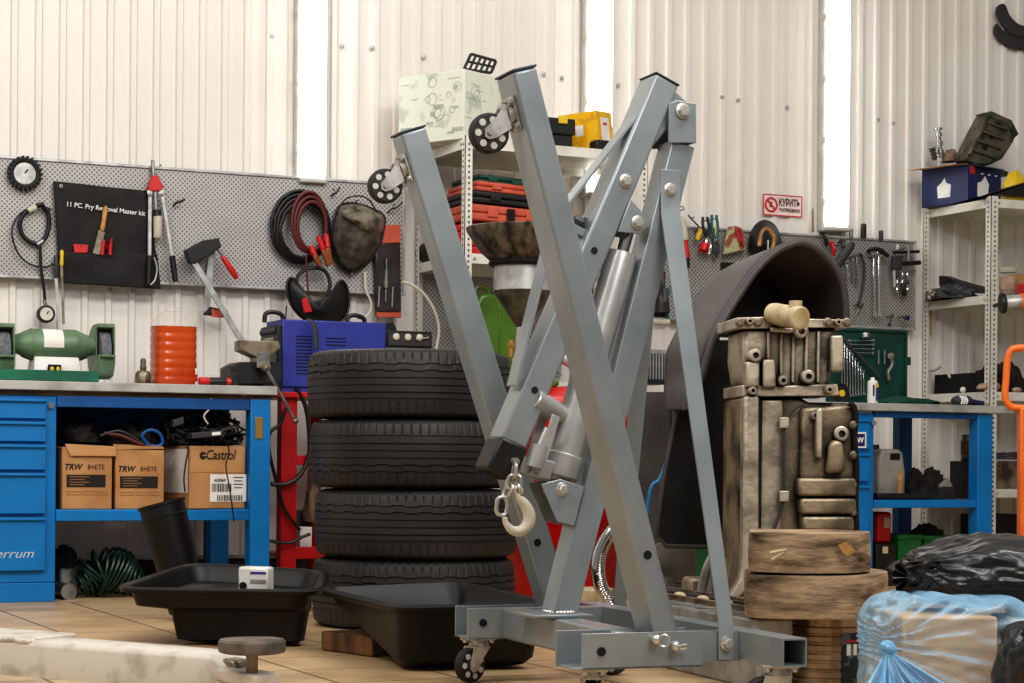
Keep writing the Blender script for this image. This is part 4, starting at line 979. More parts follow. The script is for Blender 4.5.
MB().tube([W(o.x, o.y, .034) for o in spl([V((u, v, 0)) for u, v in outl], 4, closed=True)], .005, 6, closed=True).build('rim', 'cable_black', t)
MB().cyl(W(352, 270, .03), W(352, 276, .03), .006).build('stud', 'dirty_metal', t)
# black visor headband
t = thing('welding_visor', 'black curved visor with a red patch hanging above the blue welding machine', 'visor', W(318, 325, .1))
ou = [(287, 284), (290, 278), (296, 281), (304, 295), (313, 302), (328, 297), (338, 283), (343, 281), (348, 290), (349, 304), (345, 318), (334, 324), (318, 323), (304, 319), (293, 308), (288, 296)]
dome(319, 308, ou, .07, 'black_plastic', 'visor_shell', t, off=.08, n=8)
MB().tube([W(o.x, o.y, .085) for o in spl([V((u, v, 0)) for u, v in ou], 4, closed=True)], .006, 8, closed=True).build('rim', 'black_plastic', t)
MB().tube(spl([W(295, 284, .08), W(301, 272, .07), (W(313, 268, .07)), W(325, 271, .07), W(330, 284, .08), W(327, 296, .09)], 6), .009, 8).build('headband', 'cable_black', t)
MB().prism([W(u, v, .15) for u, v in ((301, 300), (306, 297), (312, 312), (304, 313))], -YV * .012).build('red_patch', 'red_plastic', t, bev=.003)
MB().tube(spl([W(306, 320, .16), W(312, 322, .30), W(316, 333, .46), (W(316.5, 352, .66))], 6), .0, 4).v and MB().grid(lambda i, j: (lambda p: p + XV * (.020 * (i - .5)))(spl([at(307, 319, Y=BY + .16), at(311, 321, Y=BY + .155), at(315.5, 330, Y=BY + .15), at(316.5, 350, Y=BY + .148)], 6)[int(round(j * 18))]), 3, 19).build('strap', 'dark_grey', t, solid=.003)
# blister pack with airbrush
t = thing('blister_pack', 'air tool in an orange-ended blister pack at the right end of the pegboard', 'blister pack', W(385, 318))
MB().prism([W(u, v, .012) for u, v in ((372, 226), (400, 226), (400, 318), (375, 317))], -YV * .004).build('backing_card', 'dark_grey', t)
MB().prism([W(u, v, .018) for u, v in ((371, 226), (399.5, 225), (399.5, 243), (372, 244))], -YV * .012).build('header', 'orange_red', t, bev=.002)
MB().prism([W(u, v, .018) for u, v in ((376, 312), (400.5, 312), (400.5, 318), (376, 317))], -YV * .012).build('footer', 'orange_red', t, bev=.002)
MB().prism([W(u, v, .018) for u, v in ((373.5, 244), (399, 244), (400, 312), (376, 312))], -YV * .020).build('blister', 'clear_dark', t, bev=.006)
MB().lathe([(.004, 0), (.004, .06), (.012, .065), (.014, .10), (.009, .105), (.011, .15), (.004, .155), (.004, .2)], W(385.5, 302, .046), ZV * .99 + XV * .02, 16).build('air_tool', 'steel', t)
for u in (378.5, 392): MB().cyl(W(u, 307, .042), W(u + 1, 287, .042), .005).build('bit', 'steel', t)
m = MB(); m.tube(spl([W(365, 272, .02), W(366, 290, .03), W(371, 302, .03), W(370, 312, .03), W(363, 318, .03), W(357, 317, .03)], 6), .006, 8); m.build('plastic_tube', 'cable_white', label='pale plastic tube hanging between the face guard and the blister pack', cat='tube')
m = MB(); m.tube(spl([at(u, v, Y=8.5) for u, v in ((402, 282), (412, 285), (425, 295), (435, 312), (439, 330), (436, 350), (433, 360))], 6), .007, 8); m.build('plastic_tube', 'cable_white', label='beige tube arching down behind the raised left crane leg', cat='tube')
# ================================================================ TYRES
TW = .236
def tire_mesh():
    R0, hw = .353, TW / 2
    pr = [(.215, -.085), (.222, -.100), (.250, -.112), (.285, -.1165), (.315, -.1145), (.335, -.108)]     # sidewall below
    tread = [-.100, -.094, -.0935, -.078, -.0775, -.062, -.0615, -.056, -.0512, -.0508, -.036, -.0355, -.0305, -.0300, -.012, -.0116, -.0064, -.006, .012, .0124, .0176, .018, .036, .0364, .0416, .042, .058, .0584, .064, .0645, .080, .0805, .094, .100]
    def groove(z):
        for a, b in ((-.0615, -.0512), (-.0355, -.0305), (-.0116, -.0064), (.0124, .0176), (.0364, .0416), (.0584, .064)):
            if a - 1e-6 <= z <= b + 1e-6: return .006 if a in (-.0355, .0364) else .0045
        return 0
    prof = pr + [(None, z) for z in tread] + [(r, -z) for r, z in pr[::-1]]
    nu = 432; mb = MB(); nv = len(prof)
    for i in range(nu):
        a = 2 * pi * i / nu
        for r, z in prof:
            if r is None:
                r = R0 - .010 * (abs(z) / .104) ** 3.0 - groove(z)
                ph = i % 6
                if z < -.0615 and ph == 0: r -= .0035                        # lower shoulder cuts
                if z > .0645 and (i + 3) % 6 == 0: r -= .0035                # upper shoulder cuts
                if .042 < z <= .064 and (i % 18) in (0, 1) : r -= .0016       # steps of the zigzag groove
                if .0124 < z < .036 and (i % 12) == 2: r -= .0010
                if -.0508 <= z <= -.036 and (i % 9) == 4: r -= .0010
            zz = z
            if .0355 < z < .066: zz = z + (.0020 if (i % 18) < 9 else -.0020)
            mb.v.append(V((r * cos(a), r * sin(a), zz + hw)))
    for i in range(nu):
        j = (i + 1) % nu
        for k in range(nv - 1): mb.f.append((i * nv + k, j * nv + k, j * nv + k + 1, i * nv + k + 1))
        mb.f.append((i * nv + nv - 1, j * nv + nv - 1, j * nv, i * nv))
    return mb
TD = 6.96
tire0 = tire_mesh().build('tyre', 'tire_rubber', ang=28, origin=(0, 0, 0))
tl = ['top tyre of the stack', 'second tyre from the top of the stack', 'third tyre from the top of the stack', 'bottom tyre of the stack, half hidden by the drain pans']
for i, (u, z, rz, fl) in enumerate(((408.5, 3, .3, 1), (411, 2, 1.1, 0), (416.5, 1, 2.0, 1), (414.5, 0, .7, 1))):
    o = tire0 if i == 0 else dup(tire0)
    g = ground(u, TD); o.location = (g.x, g.y, z * TW + (TW if not fl else 0)); o.rotation_euler = (0 if fl else pi, 0, rz)
    tag(o, 'black road tyre, ' + tl[i], 'tyre', 'stacked tyres')
# ================================================================ DRAIN PANS
def pan(corners_top, zt, inset, depth, name, label, mat='pan_black', lip=.028, mid=None, rad=.07, zf=None):
    """open tray: rounded rim polygon, tapering walls, floor; corners in order"""
    def rounded(P, r, n=7):
        out = []; k = len(P)
        for i in range(k):
            a, b, c = P[i - 1], P[i], P[(i + 1) % k]; d1, d2 = (a - b), (c - b); rr_ = min(r, d1.length * .4, d2.length * .4)
            p, q = b + d1.normalized() * rr_, b + d2.normalized() * rr_
            for t in range(n + 1):
                t /= n; out.append(p * (1 - t) ** 2 + b * (2 * t * (1 - t)) + q * t * t)
        return out
    cen = sum(corners_top, V((0, 0, 0))) / len(corners_top)
    ring = rounded(corners_top, rad)
    levels = []
    def lev(scale_in, dz, zabs=None):
        out = []
        for p in ring:
            d = (p - cen); L_ = d.length; q = cen + d * max(0.02, (L_ - scale_in) / L_); q = V((q.x, q.y, p.z + dz if zabs is None else zabs)); out.append(q)
        return out
    return ring, cen, lev
def skin(levels, close_last=True):
    m = MB(); n = len(levels[0])
    for L_ in levels: m.v += L_
    for i in range(len(levels) - 1):
        for k in range(n):
            l = (k + 1) % n; m.f.append((i * n + k, i * n + l, (i + 1) * n + l, (i + 1) * n + k))
    if close_last: m.f.append(tuple((len(levels) - 1) * n + k for k in range(n)))
    return m
# wide two-step pan on the left
zr = .178
c1 = [at(112, 588, z=zr), at(320, 591, z=zr), at(324, 573, z=zr + .012), at(203, 563.5, z=zr + .030)]
c1[2] = at(329, 571, d=c1[1].dot(FV) + .52); c1[3] = at(190, 563, d=c1[0].dot(FV) + .55)
ring, cen, lev = pan(c1, zr, 0, 0, '', '', rad=.09)
lv_out = [lev(.0, -.014), lev(-.004, -.004), lev(.0, 0), lev(.022, 0), lev(.030, -.008), lev(.05, -.055), lev(.105, -.066), lev(.115, -.075), lev(.135, 0, .020), lev(.18, 0, .012)]
for L_ in lv_out[-4:]:
    for i_ in range(len(L_)): L_[i_] = L_[i_] + RV * .045
p1 = skin(lv_out).build('drain_pan', 'pan_black', label='wide black plastic drain pan with a stepped base, a white can inside', cat='drain pan', solid=.006, ang=50)
# deep pan in front of the tyres
zr = .190
c2 = [at(319, 588, d=5.98), at(397, 607, d=5.30), at(556, 603, d=5.42), at(462, 582, d=6.1)]
ring, cen, lev = pan(c2, zr, 0, 0, '', '', rad=.06)
def low(ins, z_deep):
    out = []
    A, Bq = c2[0], c2[2]
    for p in ring:
        d = p - cen; q = cen + d * max(.05, (d.length - ins) / d.length)
        t = (p - c2[0]).dot((c2[2] - c2[0]).normalized()) / (c2[2] - c2[0]).length
        s_ = min(1, max(0, (t - .22) / .26)); z = z_deep + .105 * (1 - s_ * s_ * (3 - 2 * s_)); out.append(V((q.x, q.y, z)))
    return out
lv2 = [lev(.0, -.016), lev(-.004, -.004), lev(0, 0), lev(.022, 0), lev(.028, -.010), low(.06, .035), low(.09, .015), low(.13, .008)]
p2 = skin(lv2).build('drain_pan', 'pan_black', label='deep black drain pan in front of the tyres, behind the crane base', cat='drain pan', solid=.006, ang=50)
# wood offcut under its edge
a = at(341, 650, z=0); wx = rot_axes(R(20))
fa, fb = at(321, 650.5, z=0), at(372, 657.5, z=0); dd_ = (fb - fa).normalized(); pd = dd_.cross(ZV); pd = pd if pd.dot(FV) > 0 else -pd
MB().prism([fa + ZV * .002, fb + ZV * .002, fb + pd * .26 + ZV * .002, fa + pd * .26 + ZV * .002], ZV * .056).build('wood_offcut', 'wood_end', label='short brown wood offcut lying on the floor under the deep drain pan', cat='wood block', bev=.004)
# white can in the left pan
t = thing('oil_can', 'small dirty white can with a blue band standing in the wide drain pan', 'can', at(256, 588, d=6.1) - ZV * .02)
cpos = at(256, 592, d=6.1); a6 = rot_axes(R(-14))
MB().box(cpos + ZV * .035, (.096, .06, .085), a6).build('can_body', 'white_enamel', t, bev=.008)
MB().box(cpos + ZV * .060 - a6[1] * .0305 + a6[0] * .018, (.05, .002, .007), a6).build('blue_band', 'welder_blue', t)
MB().box(cpos + ZV * .034 - a6[1] * .0305 + a6[0] * .018, (.05, .002, .012), a6).build('printed_panel', 'jug_grey', t)
MB().cyl(cpos + ZV * .02 - a6[1] * .03 - a6[0] * .03, cpos + ZV * .02 - a6[1] * .034 - a6[0] * .03, .012).build('cap', 'hole_black', t)
# leaning black bin behind the pan
A_, B_ = at(161, 507, d=7.05), ground(190, 7.05) + ZV * .02
ax_ = (A_ - B_).normalized(); L_ = (A_ - B_).length
bn_ = thing('waste_bin', 'tall round black bin leaning beside the oil carton, behind the wide drain pan', 'bin', B_ - ZV * .02)
MB().lathe([(.068, 0), (.070, .004), (.076, L_ * .5), (.080, L_ - .012), (.085, L_ - .010), (.085, L_), (.080, L_), (.074, L_ * .5), (.066, .01)], B_ + V((0, 0, .015)), ax_, 40).build('bin_body', 'pan_black', bn_)
MB().torus(B_ + ax_ * (L_ - .05) + V((0, 0, .015)), ax_, .0805, .003).build('rim_bead', 'pan_black', bn_)
# ================================================================ LIFT ARM
la = thing('car_lift_arm', 'cream painted car lift arm with a round rubber pad lying across the floor', 'lift arm', ground(100, 4.8))
zt = .150
def lpt(u, v, d): return at(u, v, d=d)
E0, E1 = lpt(-60, 634.5, 4.85), lpt(212, 654.5, 4.42)
E0t = V((E0.x, E0.y, 0)); E1t = V((E1.x, E1.y, 0)); dr = (E1t - E0t).normalized(); sd = dr.cross(ZV).normalized()
if sd.dot(FV) < 0: sd = -sd
za, zb_ = E0.z, E1.z
def sect(P, z, h, w_, r=.014):       # rounded box section at P, near-top edge at z
    o = []
    for y, zz in ((0, z - h), (0, z - r), (r * .3, z - r * .3), (r, z), (w_ - r, z), (w_, z - r), (w_, z - h)): o.append(P + sd * y + ZV * zz)
    return o
m = MB(); h = .085
s0, s1 = sect(E0t, za, h, .16), sect(E1t - dr * .0, zb_, h, .12); s2 = sect(E1t + dr * .055, zb_ - .045, h - .045, .12)
for s in (s0, s1, s2): m.v += s
for b in (0, 7):
    for k in range(7): m.f.append((b + k, b + (k + 1) % 7, b + 7 + (k + 1) % 7, b + 7 + k))
m.f += [tuple(range(7))[::-1], tuple(range(14, 21))]
m.build('arm_beam', 'lift_cream', la, ang=50)
G0, G1 = E0t + sd * .01, E0t + dr * ((at(64, 632, d=4.8) - E0).dot(dr)) + sd * .01
m = MB(); tS = (G1 - G0).length / (E1t - E0t).length; o0, o1 = G0 + ZV * (za - .003), G1 + ZV * (za + (zb_ - za) * tS - .003)
m.prism([o0, o0 + ZV * .010, o0 + ZV * .011 + sd * .15, o0 + sd * .15], (o1 - o0)); m.build('outer_sleeve', 'lift_cream', la, bev=.006)
wl = MB(); rr = random.Random(4)
for k in range(26): q = o1 - dr * (.006 * k) * 1.4 + ZV * .004 * rr.random() - sd * (.004 if k else 0); wl.ell(q, (.008, .008, .007), n=7, m=5)
wl.build('weld_bead', 'lift_cream', la, kind='stuff')
pc = lpt(252, 655, 4.35)
tk = MB(); q0 = E1t + dr * .03 + sd * .02 + ZV * (zb_ - .042); q1 = V((pc.x, pc.y, q0.z - .006)) + dr * .045
tk.beam(q0, q1, .075, .03, sd); tk.build('pad_bracket', 'lift_cream', la, bev=.006)
MB().prism([E1t + dr * .015 + sd * .015 + ZV * (zb_ - .05), E1t + dr * .015 + sd * .015 + ZV * (zb_ - .008), E1t + dr * .05 + sd * .015 + ZV * (zb_ - .012), E1t + dr * .075 + sd * .015 + ZV * (zb_ - .05)], sd * .05).build('pivot_ear', 'dirty_metal', la, bev=.006)
pz = V((pc.x, pc.y, 0))
zp = at(252, 639, d=4.35).z
MB().cyl(pz + ZV * (q0.z - .02), pz + ZV * (zp - .018), .013).build('pad_stem', 'dirty_metal', la)
MB().lathe([(.060, 0), (.071, .003), (.073, .008), (.073, .026), (.069, .031), (.0, .033)], pz + ZV * (zp - .031), ZV, 40).build('rubber_pad', 'pad_rubber', la)
# ================================================================ WASTE OIL DRAINER
td = 7.75; tc = ground(572, td); tt = at(572, 388, d=td).z
dr_ = thing('waste_oil_drainer', 'red waste oil tank with a stained metal funnel raised above it', 'oil drainer', tc)
MB().lathe([(.20, .04), (.235, .05), (.25, .08), (.25, tt - .10), (.235, tt - .04), (.17, tt - .005), (.05, tt + .005)], tc, ZV, 44).build('tank', 'red_tank', dr_)
for a in (0.4, 2.0, 3.6, 5.2): MB().lathe([(.015, -.012), (.03, -.010), (.03, .010), (.015, .012)], tc + V((.19 * cos(a), .19 * sin(a), .03)), XV, 18).build('castor_wheel', 'rubber', dr_)
MB().tube([at(536, 390, d=td - .22), at(556, 383, d=td - .1)], .014, 10).build('handle', 'green_can', dr_, label='olive green handle')
fd = 7.72; fc = at(523, 262, d=fd); fx = V((fc.x, fc.y, 0))
zr_, zq, zn, zc_ = at(515, 229, d=fd).z, at(515, 262, d=fd).z, at(515, 291, d=fd).z, at(515, 322, d=fd).z
MB().lathe([(.118, zq - .004), (.125, zq), (.165, zq + .036), (.205, zr_ - .034), (.219, zr_ - .012), (.222, zr_), (.218, zr_ + .004), (.206, zr_ - .012), (.160, zq + .045), (.115, zq + .01)], fx, ZV, 48).build('funnel_bowl', 'oily_bowl', dr_)
MB().torus(fx + ZV * (zq - .006), ZV, .122, .012, 40, 8).build('clamp_band', 'hole_black', dr_)
MB().lathe([(.112, zq), (.114, zn)], fx, ZV, 40).build('neck', 'galvanized', dr_)
MB().lathe([(.114, zn), (.112, zn - .008), (.030, zc_ - .01), (.022, zc_ - .02)], fx, ZV, 40).build('funnel_cone', 'olive_metal', dr_)
MB().tube(spl([fx + ZV * (zc_ - .01), fx + ZV * (zc_ - .12), (fx * .6 + tc * .4) + ZV * (tt + .14), tc + ZV * (tt + .09), tc + ZV * (tt - .01)], 6), .022, 12).build('down_pipe', 'galvanized', dr_)
vz_ = at(511, 352, d=fd - .06)
v_ = MB(); v_.cyl(vz_ - ZV * .02, vz_ + ZV * .045, .012); v_.cyl(vz_ + ZV * .02, vz_ + ZV * .034, .019, n=6); v_.build('brass_valve', 'brass', dr_)
MB().tube(spl([vz_ - ZV * .02, vz_ - ZV * .06 + RV * .01, vz_ - ZV * .10 - RV * .015, vz_ - ZV * .14], 5), .007, 8).build('valve_hose', 'brass', dr_)
# chrome flexible pipe on the floor
pts = spl([at(u, v, d=6.15) for u, v in ((622, 522), (609, 535), (600, 553), (598, 572), (602, 590), (611, 606), (618, 622))] + [at(622, 640, z=.022)], 14)
m = MB(); m.tube(pts, [.021 + .003 * (i % 2) for i in range(len(pts))], 14); m.build('flexible_pipe', 'chrome', label='curved ribbed chrome pipe standing on the floor behind the crane mast', cat='pipe', ang=70)
m = MB(); g = ground(592, 6.4); m.lathe([(.07, 0), (.075, .005), (.075, .16), (.07, .165)], g, ZV, 28); m.build('filter_can', 'nylon', label='pale filter can on the floor behind the crane mast', cat='can')
# ================================================================ WHITE SHELVING
def shelving(name, label, unear, Yn, width, dep, ztop, shelves, pw=.036, holes_front=True, group='white perforated metal shelving'):
    x0 = at(unear, 300, Y=Yn).x; x1 = x0 + width; Y1 = Yn + dep
    t = thing(name, label, 'shelving', ((x0 + x1) / 2, (Yn + Y1) / 2, 0), group)
    for ix, x in enumerate((x0, x1)):
        for iy, y in enumerate((Yn, Y1)):
            sx, sy = (1 if ix == 0 else -1), (1 if iy == 0 else -1)
            m = MB(); m.box((x + sx * pw / 2, y + sy * .0015, ztop / 2), (pw, .003, ztop)); m.box((x + sx * .0015, y + sy * pw / 2, ztop / 2), (.003, pw, ztop))
            po = m.build('post', 'shelf_white', t)
            hl = MB(); z = .06
            while z < ztop - .02:
                hl.box((x + sx * pw * .55, y - sy * .0004, z), (.008, .002, .010)); hl.box((x - sx * .0004, y + sy * pw * .55, z), (.002, .008, .010)); z += .05 / 2
            hl.build('punched_holes', 'dark_grey', po, kind='stuff')
    for z in shelves:
        m = MB(); m.box(((x0 + x1) / 2, (Yn + Y1) / 2, z - .004), (width - .008, dep - .008, .008))
        m.box(((x0 + x1) / 2, Yn + .005, z - .022), (width - .01, .004, .044)); m.box(((x0 + x1) / 2, Y1 - .005, z - .022), (width - .01, .004, .044))
        m.box((x0 + .005, (Yn + Y1) / 2, z - .022), (.004, dep - .01, .044)); m.box((x1 - .005, (Yn + Y1) / 2, z - .022), (.004, dep - .01, .044))
        s = m.build('shelf', 'shelf_white', t)
        for x in (x0 + .05, x1 - .05): MB().hexbolt((x, Yn + .002, z - .022), -YV, .006, .005).build('bolt', 'zinc', s)
        for y in (Yn + .05, Y1 - .05): MB().hexbolt((x0 + .002, y, z - .022), -XV, .006, .005).build('bolt', 'zinc', s)
    return x0, x1
S2Y = 8.18
def zs(u, v, Y): return at(u, v, Y=Y).z
z2 = [zs(468, 138, S2Y), zs(520, 256, S2Y), zs(645, 384, S2Y), .30]
s2x0, s2x1 = shelving('metal_shelving', 'white perforated shelving of tool cases behind the raised crane legs', 464, S2Y, .93, .575, z2[0] + .012, z2)
def sbox(u0, v0, u1, Y, z, dep):          # box standing on height z, seen from u0..u1 with top row v0
    lo, hi = wbox(u0, v0, u1, v0 + 10, Y, dep); lo.z = z; return lo, hi
# doodle printed box at the corner, its side facing left
zb = z2[0]
aX = rot_axes(R(52))
cor = at(464, 128, Y=S2Y + .03); hz = at(464, 69, Y=S2Y + .03).z - zb
wX = .30; dX = .39
bc = V((cor.x, cor.y, 0)) + aX[0] * (wX / 2) + aX[1] * (dX / 2) + ZV * (zb + hz / 2 + .002)
t = thing('printed_box', 'pale greenish box with faint sketches on the left end of the top shelf', 'box', V((bc.x, bc.y, zb)))
MB().box(bc, (wX, dX, hz), aX).build('box_body', 'doodle_box', t, bev=.004)
rr = random.Random(12)
dd = MB()
for k in range(26):
    fy, fz = rr.uniform(-.42, .42), rr.uniform(-.40, .40); q = bc - aX[0] * (wX / 2 + .001) + aX[1] * (fy * dX) + ZV * (fz * hz)
    if k % 3 == 0: dd.torus(q, aX[0], rr.uniform(.012, .035), .0012, 18, 4)
    else: dd.box(q, (.001, rr.uniform(.02, .07), rr.uniform(.002, .03) if k % 2 else .0025), aX)
for k in range(14):
    fx_, fz = rr.uniform(-.40, .40), rr.uniform(-.40, .40); q = bc - aX[1] * (dX / 2 + .001) + aX[0] * (fx_ * wX) + ZV * (fz * hz)
    if k % 2 == 0: dd.torus(q, aX[1], rr.uniform(.012, .03), .0012, 18, 4)
    else: dd.box(q, (rr.uniform(.02, .06), .001, .0025), aX)
dd.build('sketch_print', 'doodle_ink', t, kind='stuff')
zt_ = zb + hz + .003
t = thing('black_bracket', 'black slotted plastic bracket lying on top of the sketch-printed box', 'bracket', V((bc.x, bc.y, zt_)))
bA = at(464, 70, Y=S2Y + .12); bA.z = zt_
f = MB(); L0 = .15
tl = (XV, V((0, .7, .714)).normalized(), V((0, -.714, .7)).normalized())
P0, P1, P2, P3 = [at(u, v, Y=S2Y + .12) for u, v in ((464, 69), (471, 54), (496, 61), (491, 73))]
for a, b in ((P0, P1), (P1, P2), (P2, P3), (P3, P0)): f.beam(a, b, .012, .012)
f.build('outer_frame', 'black_plastic', t, bev=.002)
for k in range(4):
    s = .2 + k * .2; MB().beam(P0.lerp(P3, s), P1.lerp(P2, s), .010, .010).build('slot_bar', 'black_plastic', t, bev=.002)
MB().beam(P0.lerp(P1, .5), P3.lerp(P2, .5), .010, .010).build('slot_bar', 'black_plastic', t, bev=.002)
# black caddy and yellow parts boxes
lo, hi = sbox(549, 118, 573, S2Y + .04, zb, .2)
t = thing('tool_case', 'black plastic case with a yellow latch on the top shelf', 'case', ((lo.x + hi.x) / 2, lo.y + .1, zb))
zm = zs(560, 135, S2Y + .04)
bx(lo, V((hi.x, hi.y, zm))).build('case_bottom', 'black_plastic', t, bev=.006)
bx(V((lo.x - .01, lo.y - .004, zm + .002)), V((hi.x + .012, hi.y, hi.z))).build('case_lid', 'black_plastic', t, bev=.008)
q = at(563, 118, Y=S2Y + .03); MB().box((q.x, S2Y + .03, q.z - .008), (.045, .012, .036)).build('latch', 'yellow_plastic', t, bev=.003)
ay = rot_axes(R(-30))
lo, hi = sbox(574, 112, 617, S2Y + .10, zb, .16); cc_ = (lo + hi) / 2
tilt = Matrix.Rotation(R(-6), 3, 'Y'); ay = tuple(tilt @ a for a in ay)
t = thing('parts_box', 'bright yellow parts box with a white label on the top shelf behind the crane boom', 'box', V((cc_.x, cc_.y, zb)))
wy, dy, hy = .185, .16, .178
cy = V((cc_.x - .0, cc_.y + .0, zb + hy / 2 + .012))
MB().box(cy, (wy, dy, hy), ay).build('box_body', 'yellow_card', t, bev=.003)
MB().box(cy - ay[1] * (dy / 2 + .001) + ay[2] * .005 + ay[0] * .0, (.04, .001, .05), ay).build('label_sticker', 'paper_white', t)
MB().box(cy + ay[0] * (wy / 2 + .001) + ay[2] * .005, (.001, .08, .11), ay).build('label_sticker', 'paper_white', t)
MB().box(cy + ay[0] * (wy / 2 + .002) + ay[2] * .03, (.0008, .04, .012), ay).build('print_bar', 'sign_red', t)
lo, hi = sbox(596, 140, 615, S2Y + .02, zb, .07); bx(lo, hi).build('small_part', 'black_plastic', label='small black part in front of the yellow box', cat='part', bev=.008)
# tool cases on the second shelf
zb = z2[1]
def caseflat(u0, u1, v0, v1, Y, dep, mat, label, latch=None, tiltx=0, emblem=False, zbase=None):
    lo, hi = wbox(u0, v0, u1, v1, Y, dep); c = (lo + hi) / 2; s = hi - lo
    if zbase is not None: c.z = zbase + s.z / 2
    rt_ = Matrix.Rotation(tiltx, 3, 'Y'); ax = tuple(rt_ @ a for a in (XV, YV, ZV))
    t = thing('tool_case', label, 'case', V((c.x, c.y, c.z - s.z / 2)), 'tool cases stacked on the second shelf')
    MB().box(c - ax[2] * s.z * .26, (s.x, s.y, s.z * .46), ax).build('case_bottom', mat, t, bev=.008, seg=3)
    MB().box(c + ax[2] * s.z * .24, (s.x * .99, s.y * .98, s.z * .50), ax).build('case_lid', mat, t, bev=.010, seg=3)
    MB().box(c - ax[1] * (s.y / 2 + .002) - ax[0] * s.x * .22, (.05, .012, s.z * .5), ax).build('latch', latch or mat, t, bev=.003)
    MB().box(c - ax[1] * (s.y / 2 + .002) + ax[0] * s.x * .22, (.05, .012, s.z * .5), ax).build('latch', latch or mat, t, bev=.003)
    if emblem: MB().box(c - ax[1] * (s.y / 2 + .008) - ax[0] * s.x * .02, (.04, .004, s.z * .7), ax).build('badge', 'hole_black', t, bev=.002)
    return t
caseflat(463, 540, 240, 257, S2Y + .05, .34, 'red_plastic', 'dark red tool case at the bottom of the stack behind the funnel bowl', zbase=zb + .001)
caseflat(466, 542, 224, 239.5, S2Y + .06, .34, 'red_plastic', 'red tool case just below the badged orange-red one on the second shelf')
caseflat(468, 555, 207, 223.5, S2Y + .03, .36, 'orange_red', 'orange-red tool case with a black square badge on the second shelf', emblem=True, tiltx=R(2))
caseflat(471, 558, 194, 206.5, S2Y + .05, .34, 'black_plastic', 'black tool case between two orange-red ones on the second shelf', tiltx=R(2.2))
caseflat(476, 550, 184, 194.5, S2Y + .06, .34, 'orange_red', 'thin orange-red tool case under the dark green one', tiltx=R(2.4))
caseflat(478, 532, 176.5, 186, S2Y + .08, .32, 'green_case', 'dark green tool case on top of the stack on the second shelf', tiltx=R(2.6))
bq = onplane(422, 244, V((s2x0 + .015, 0, 0)), XV); bq.x += .045; bq.z = zb + .054
MB().tube([bq + YV * .10, bq + YV * .09, bq - YV * .10 , bq - YV * .11], [.045, .052, .052, .045], 24).build('black_canister', 'black_plastic', label='black canister lying on the second shelf behind the raised left crane leg', cat='canister')
# green fuel can and finned cooler on the third shelf
zb = z2[2] + .002
t_ = thing('fuel_can', 'olive green metal fuel can between the crane leg and the funnel', 'fuel can', (at(500, 380, Y=S2Y + .1).x, S2Y + .12, zb))
x0_, x1_ = at(476, 340, Y=S2Y + .06).x, at(521, 340, Y=S2Y + .06).x; zt_ = zs(490, 293, S2Y + .06)
m = MB(); m.prism([V((x0_, S2Y + .06, zb)), V((x1_, S2Y + .06, zb)), V((x1_, S2Y + .06, zt_ - .09)), V((x0_ + .10, S2Y + .06, zt_ - .005)), V((x0_ + .05, S2Y + .06, zt_)), V((x0_ + .02, S2Y + .06, zt_ - .01)), V((x0_, S2Y + .06, zt_ - .05))], YV * .16); m.build('can_body', 'green_can', t_, bev=.018, seg=4)
m = MB(); m.beam(V((x0_ + .115, S2Y + .058, zb + .02)), V((x0_ + .115, S2Y + .058, zt_ - .05)), .010, .006, XV); m.build('seam', 'green_can', t_, bev=.002)
MB().tube(spl([V((x0_ + .03, S2Y + .14, zt_ - .01)), V((x0_ + .04, S2Y + .14, zt_ + .03)), V((x0_ + .09, S2Y + .14, zt_ + .02)), V((x0_ + .10, S2Y + .14, zt_ - .02))], 5), .008, 8).build('handle', 'green_can', t_)
xa, xb = at(622, 365, Y=S2Y + .05).x, at(668, 365, Y=S2Y + .05).x; zt_ = zs(650, 349, S2Y + .05)
t_ = thing('finned_cooler', 'grey finned cooler on the shelf between the crane mast and the dark wheel arch liner', 'cooler', ((xa + xb) / 2, S2Y + .1, zb))
MB().box(((xa + xb) / 2, S2Y + .12, zb + .012), (xb - xa, .14, .024)).build('base_rail', 'black_plastic', t_, bev=.003)
MB().box(((xa + xb) / 2, S2Y + .12, zt_ - .01), (xb - xa, .10, .02)).build('top_rail', 'galvanized', t_, bev=.003)
n_ = 15
for k in range(n_): x = xa + (xb - xa) * (k + .5) / n_; MB().box((x, S2Y + .12, (zb + zt_) / 2), (.005, .12, zt_ - zb - .04)).build('fin', 'galvanized', t_)
z321 = zs(660, 321, S2Y + .05)
MB().tube([V((xa - .1, S2Y + .1, z321)), V((xb + .03, S2Y + .1, z321))], .016, 14).build('pipe', 'tape', label='pale pipe held level above the finned cooler', cat='pipe')
MB().tube([V((xa - .1, S2Y + .13, z321 + .04)), V((xb + .03, S2Y + .13, z321 + .04))], .018, 14).build('pipe', 'dark_grey', label='dark pipe just above the pale pipe, over the finned cooler', cat='pipe')
for x in (xa - .06,): MB().box((x, S2Y + .115, (zb + z321 + .06) / 2), (.03, .09, z321 - zb + .06)).build('pipe_stand', 'dark_grey', label='dark upright stand holding the two pipes on the shelf', cat='stand', bev=.004)
m = MB(); m.tube(spl([at(u, v, Y=S2Y + .10) for u, v in ((678, 278), (669, 290), (666, 304), (668, 320))], 6), .009, 8); m.build('hose', 'teal', label='short teal hose above the two pipes beside the crane strut', cat='hose')
heap('bolt_cluster', 655, 672, 272, 312, S2Y + .06, .1, 'dark_grey', 'dark metal part standing behind the teal hose', 'part', 9, amp=.5)
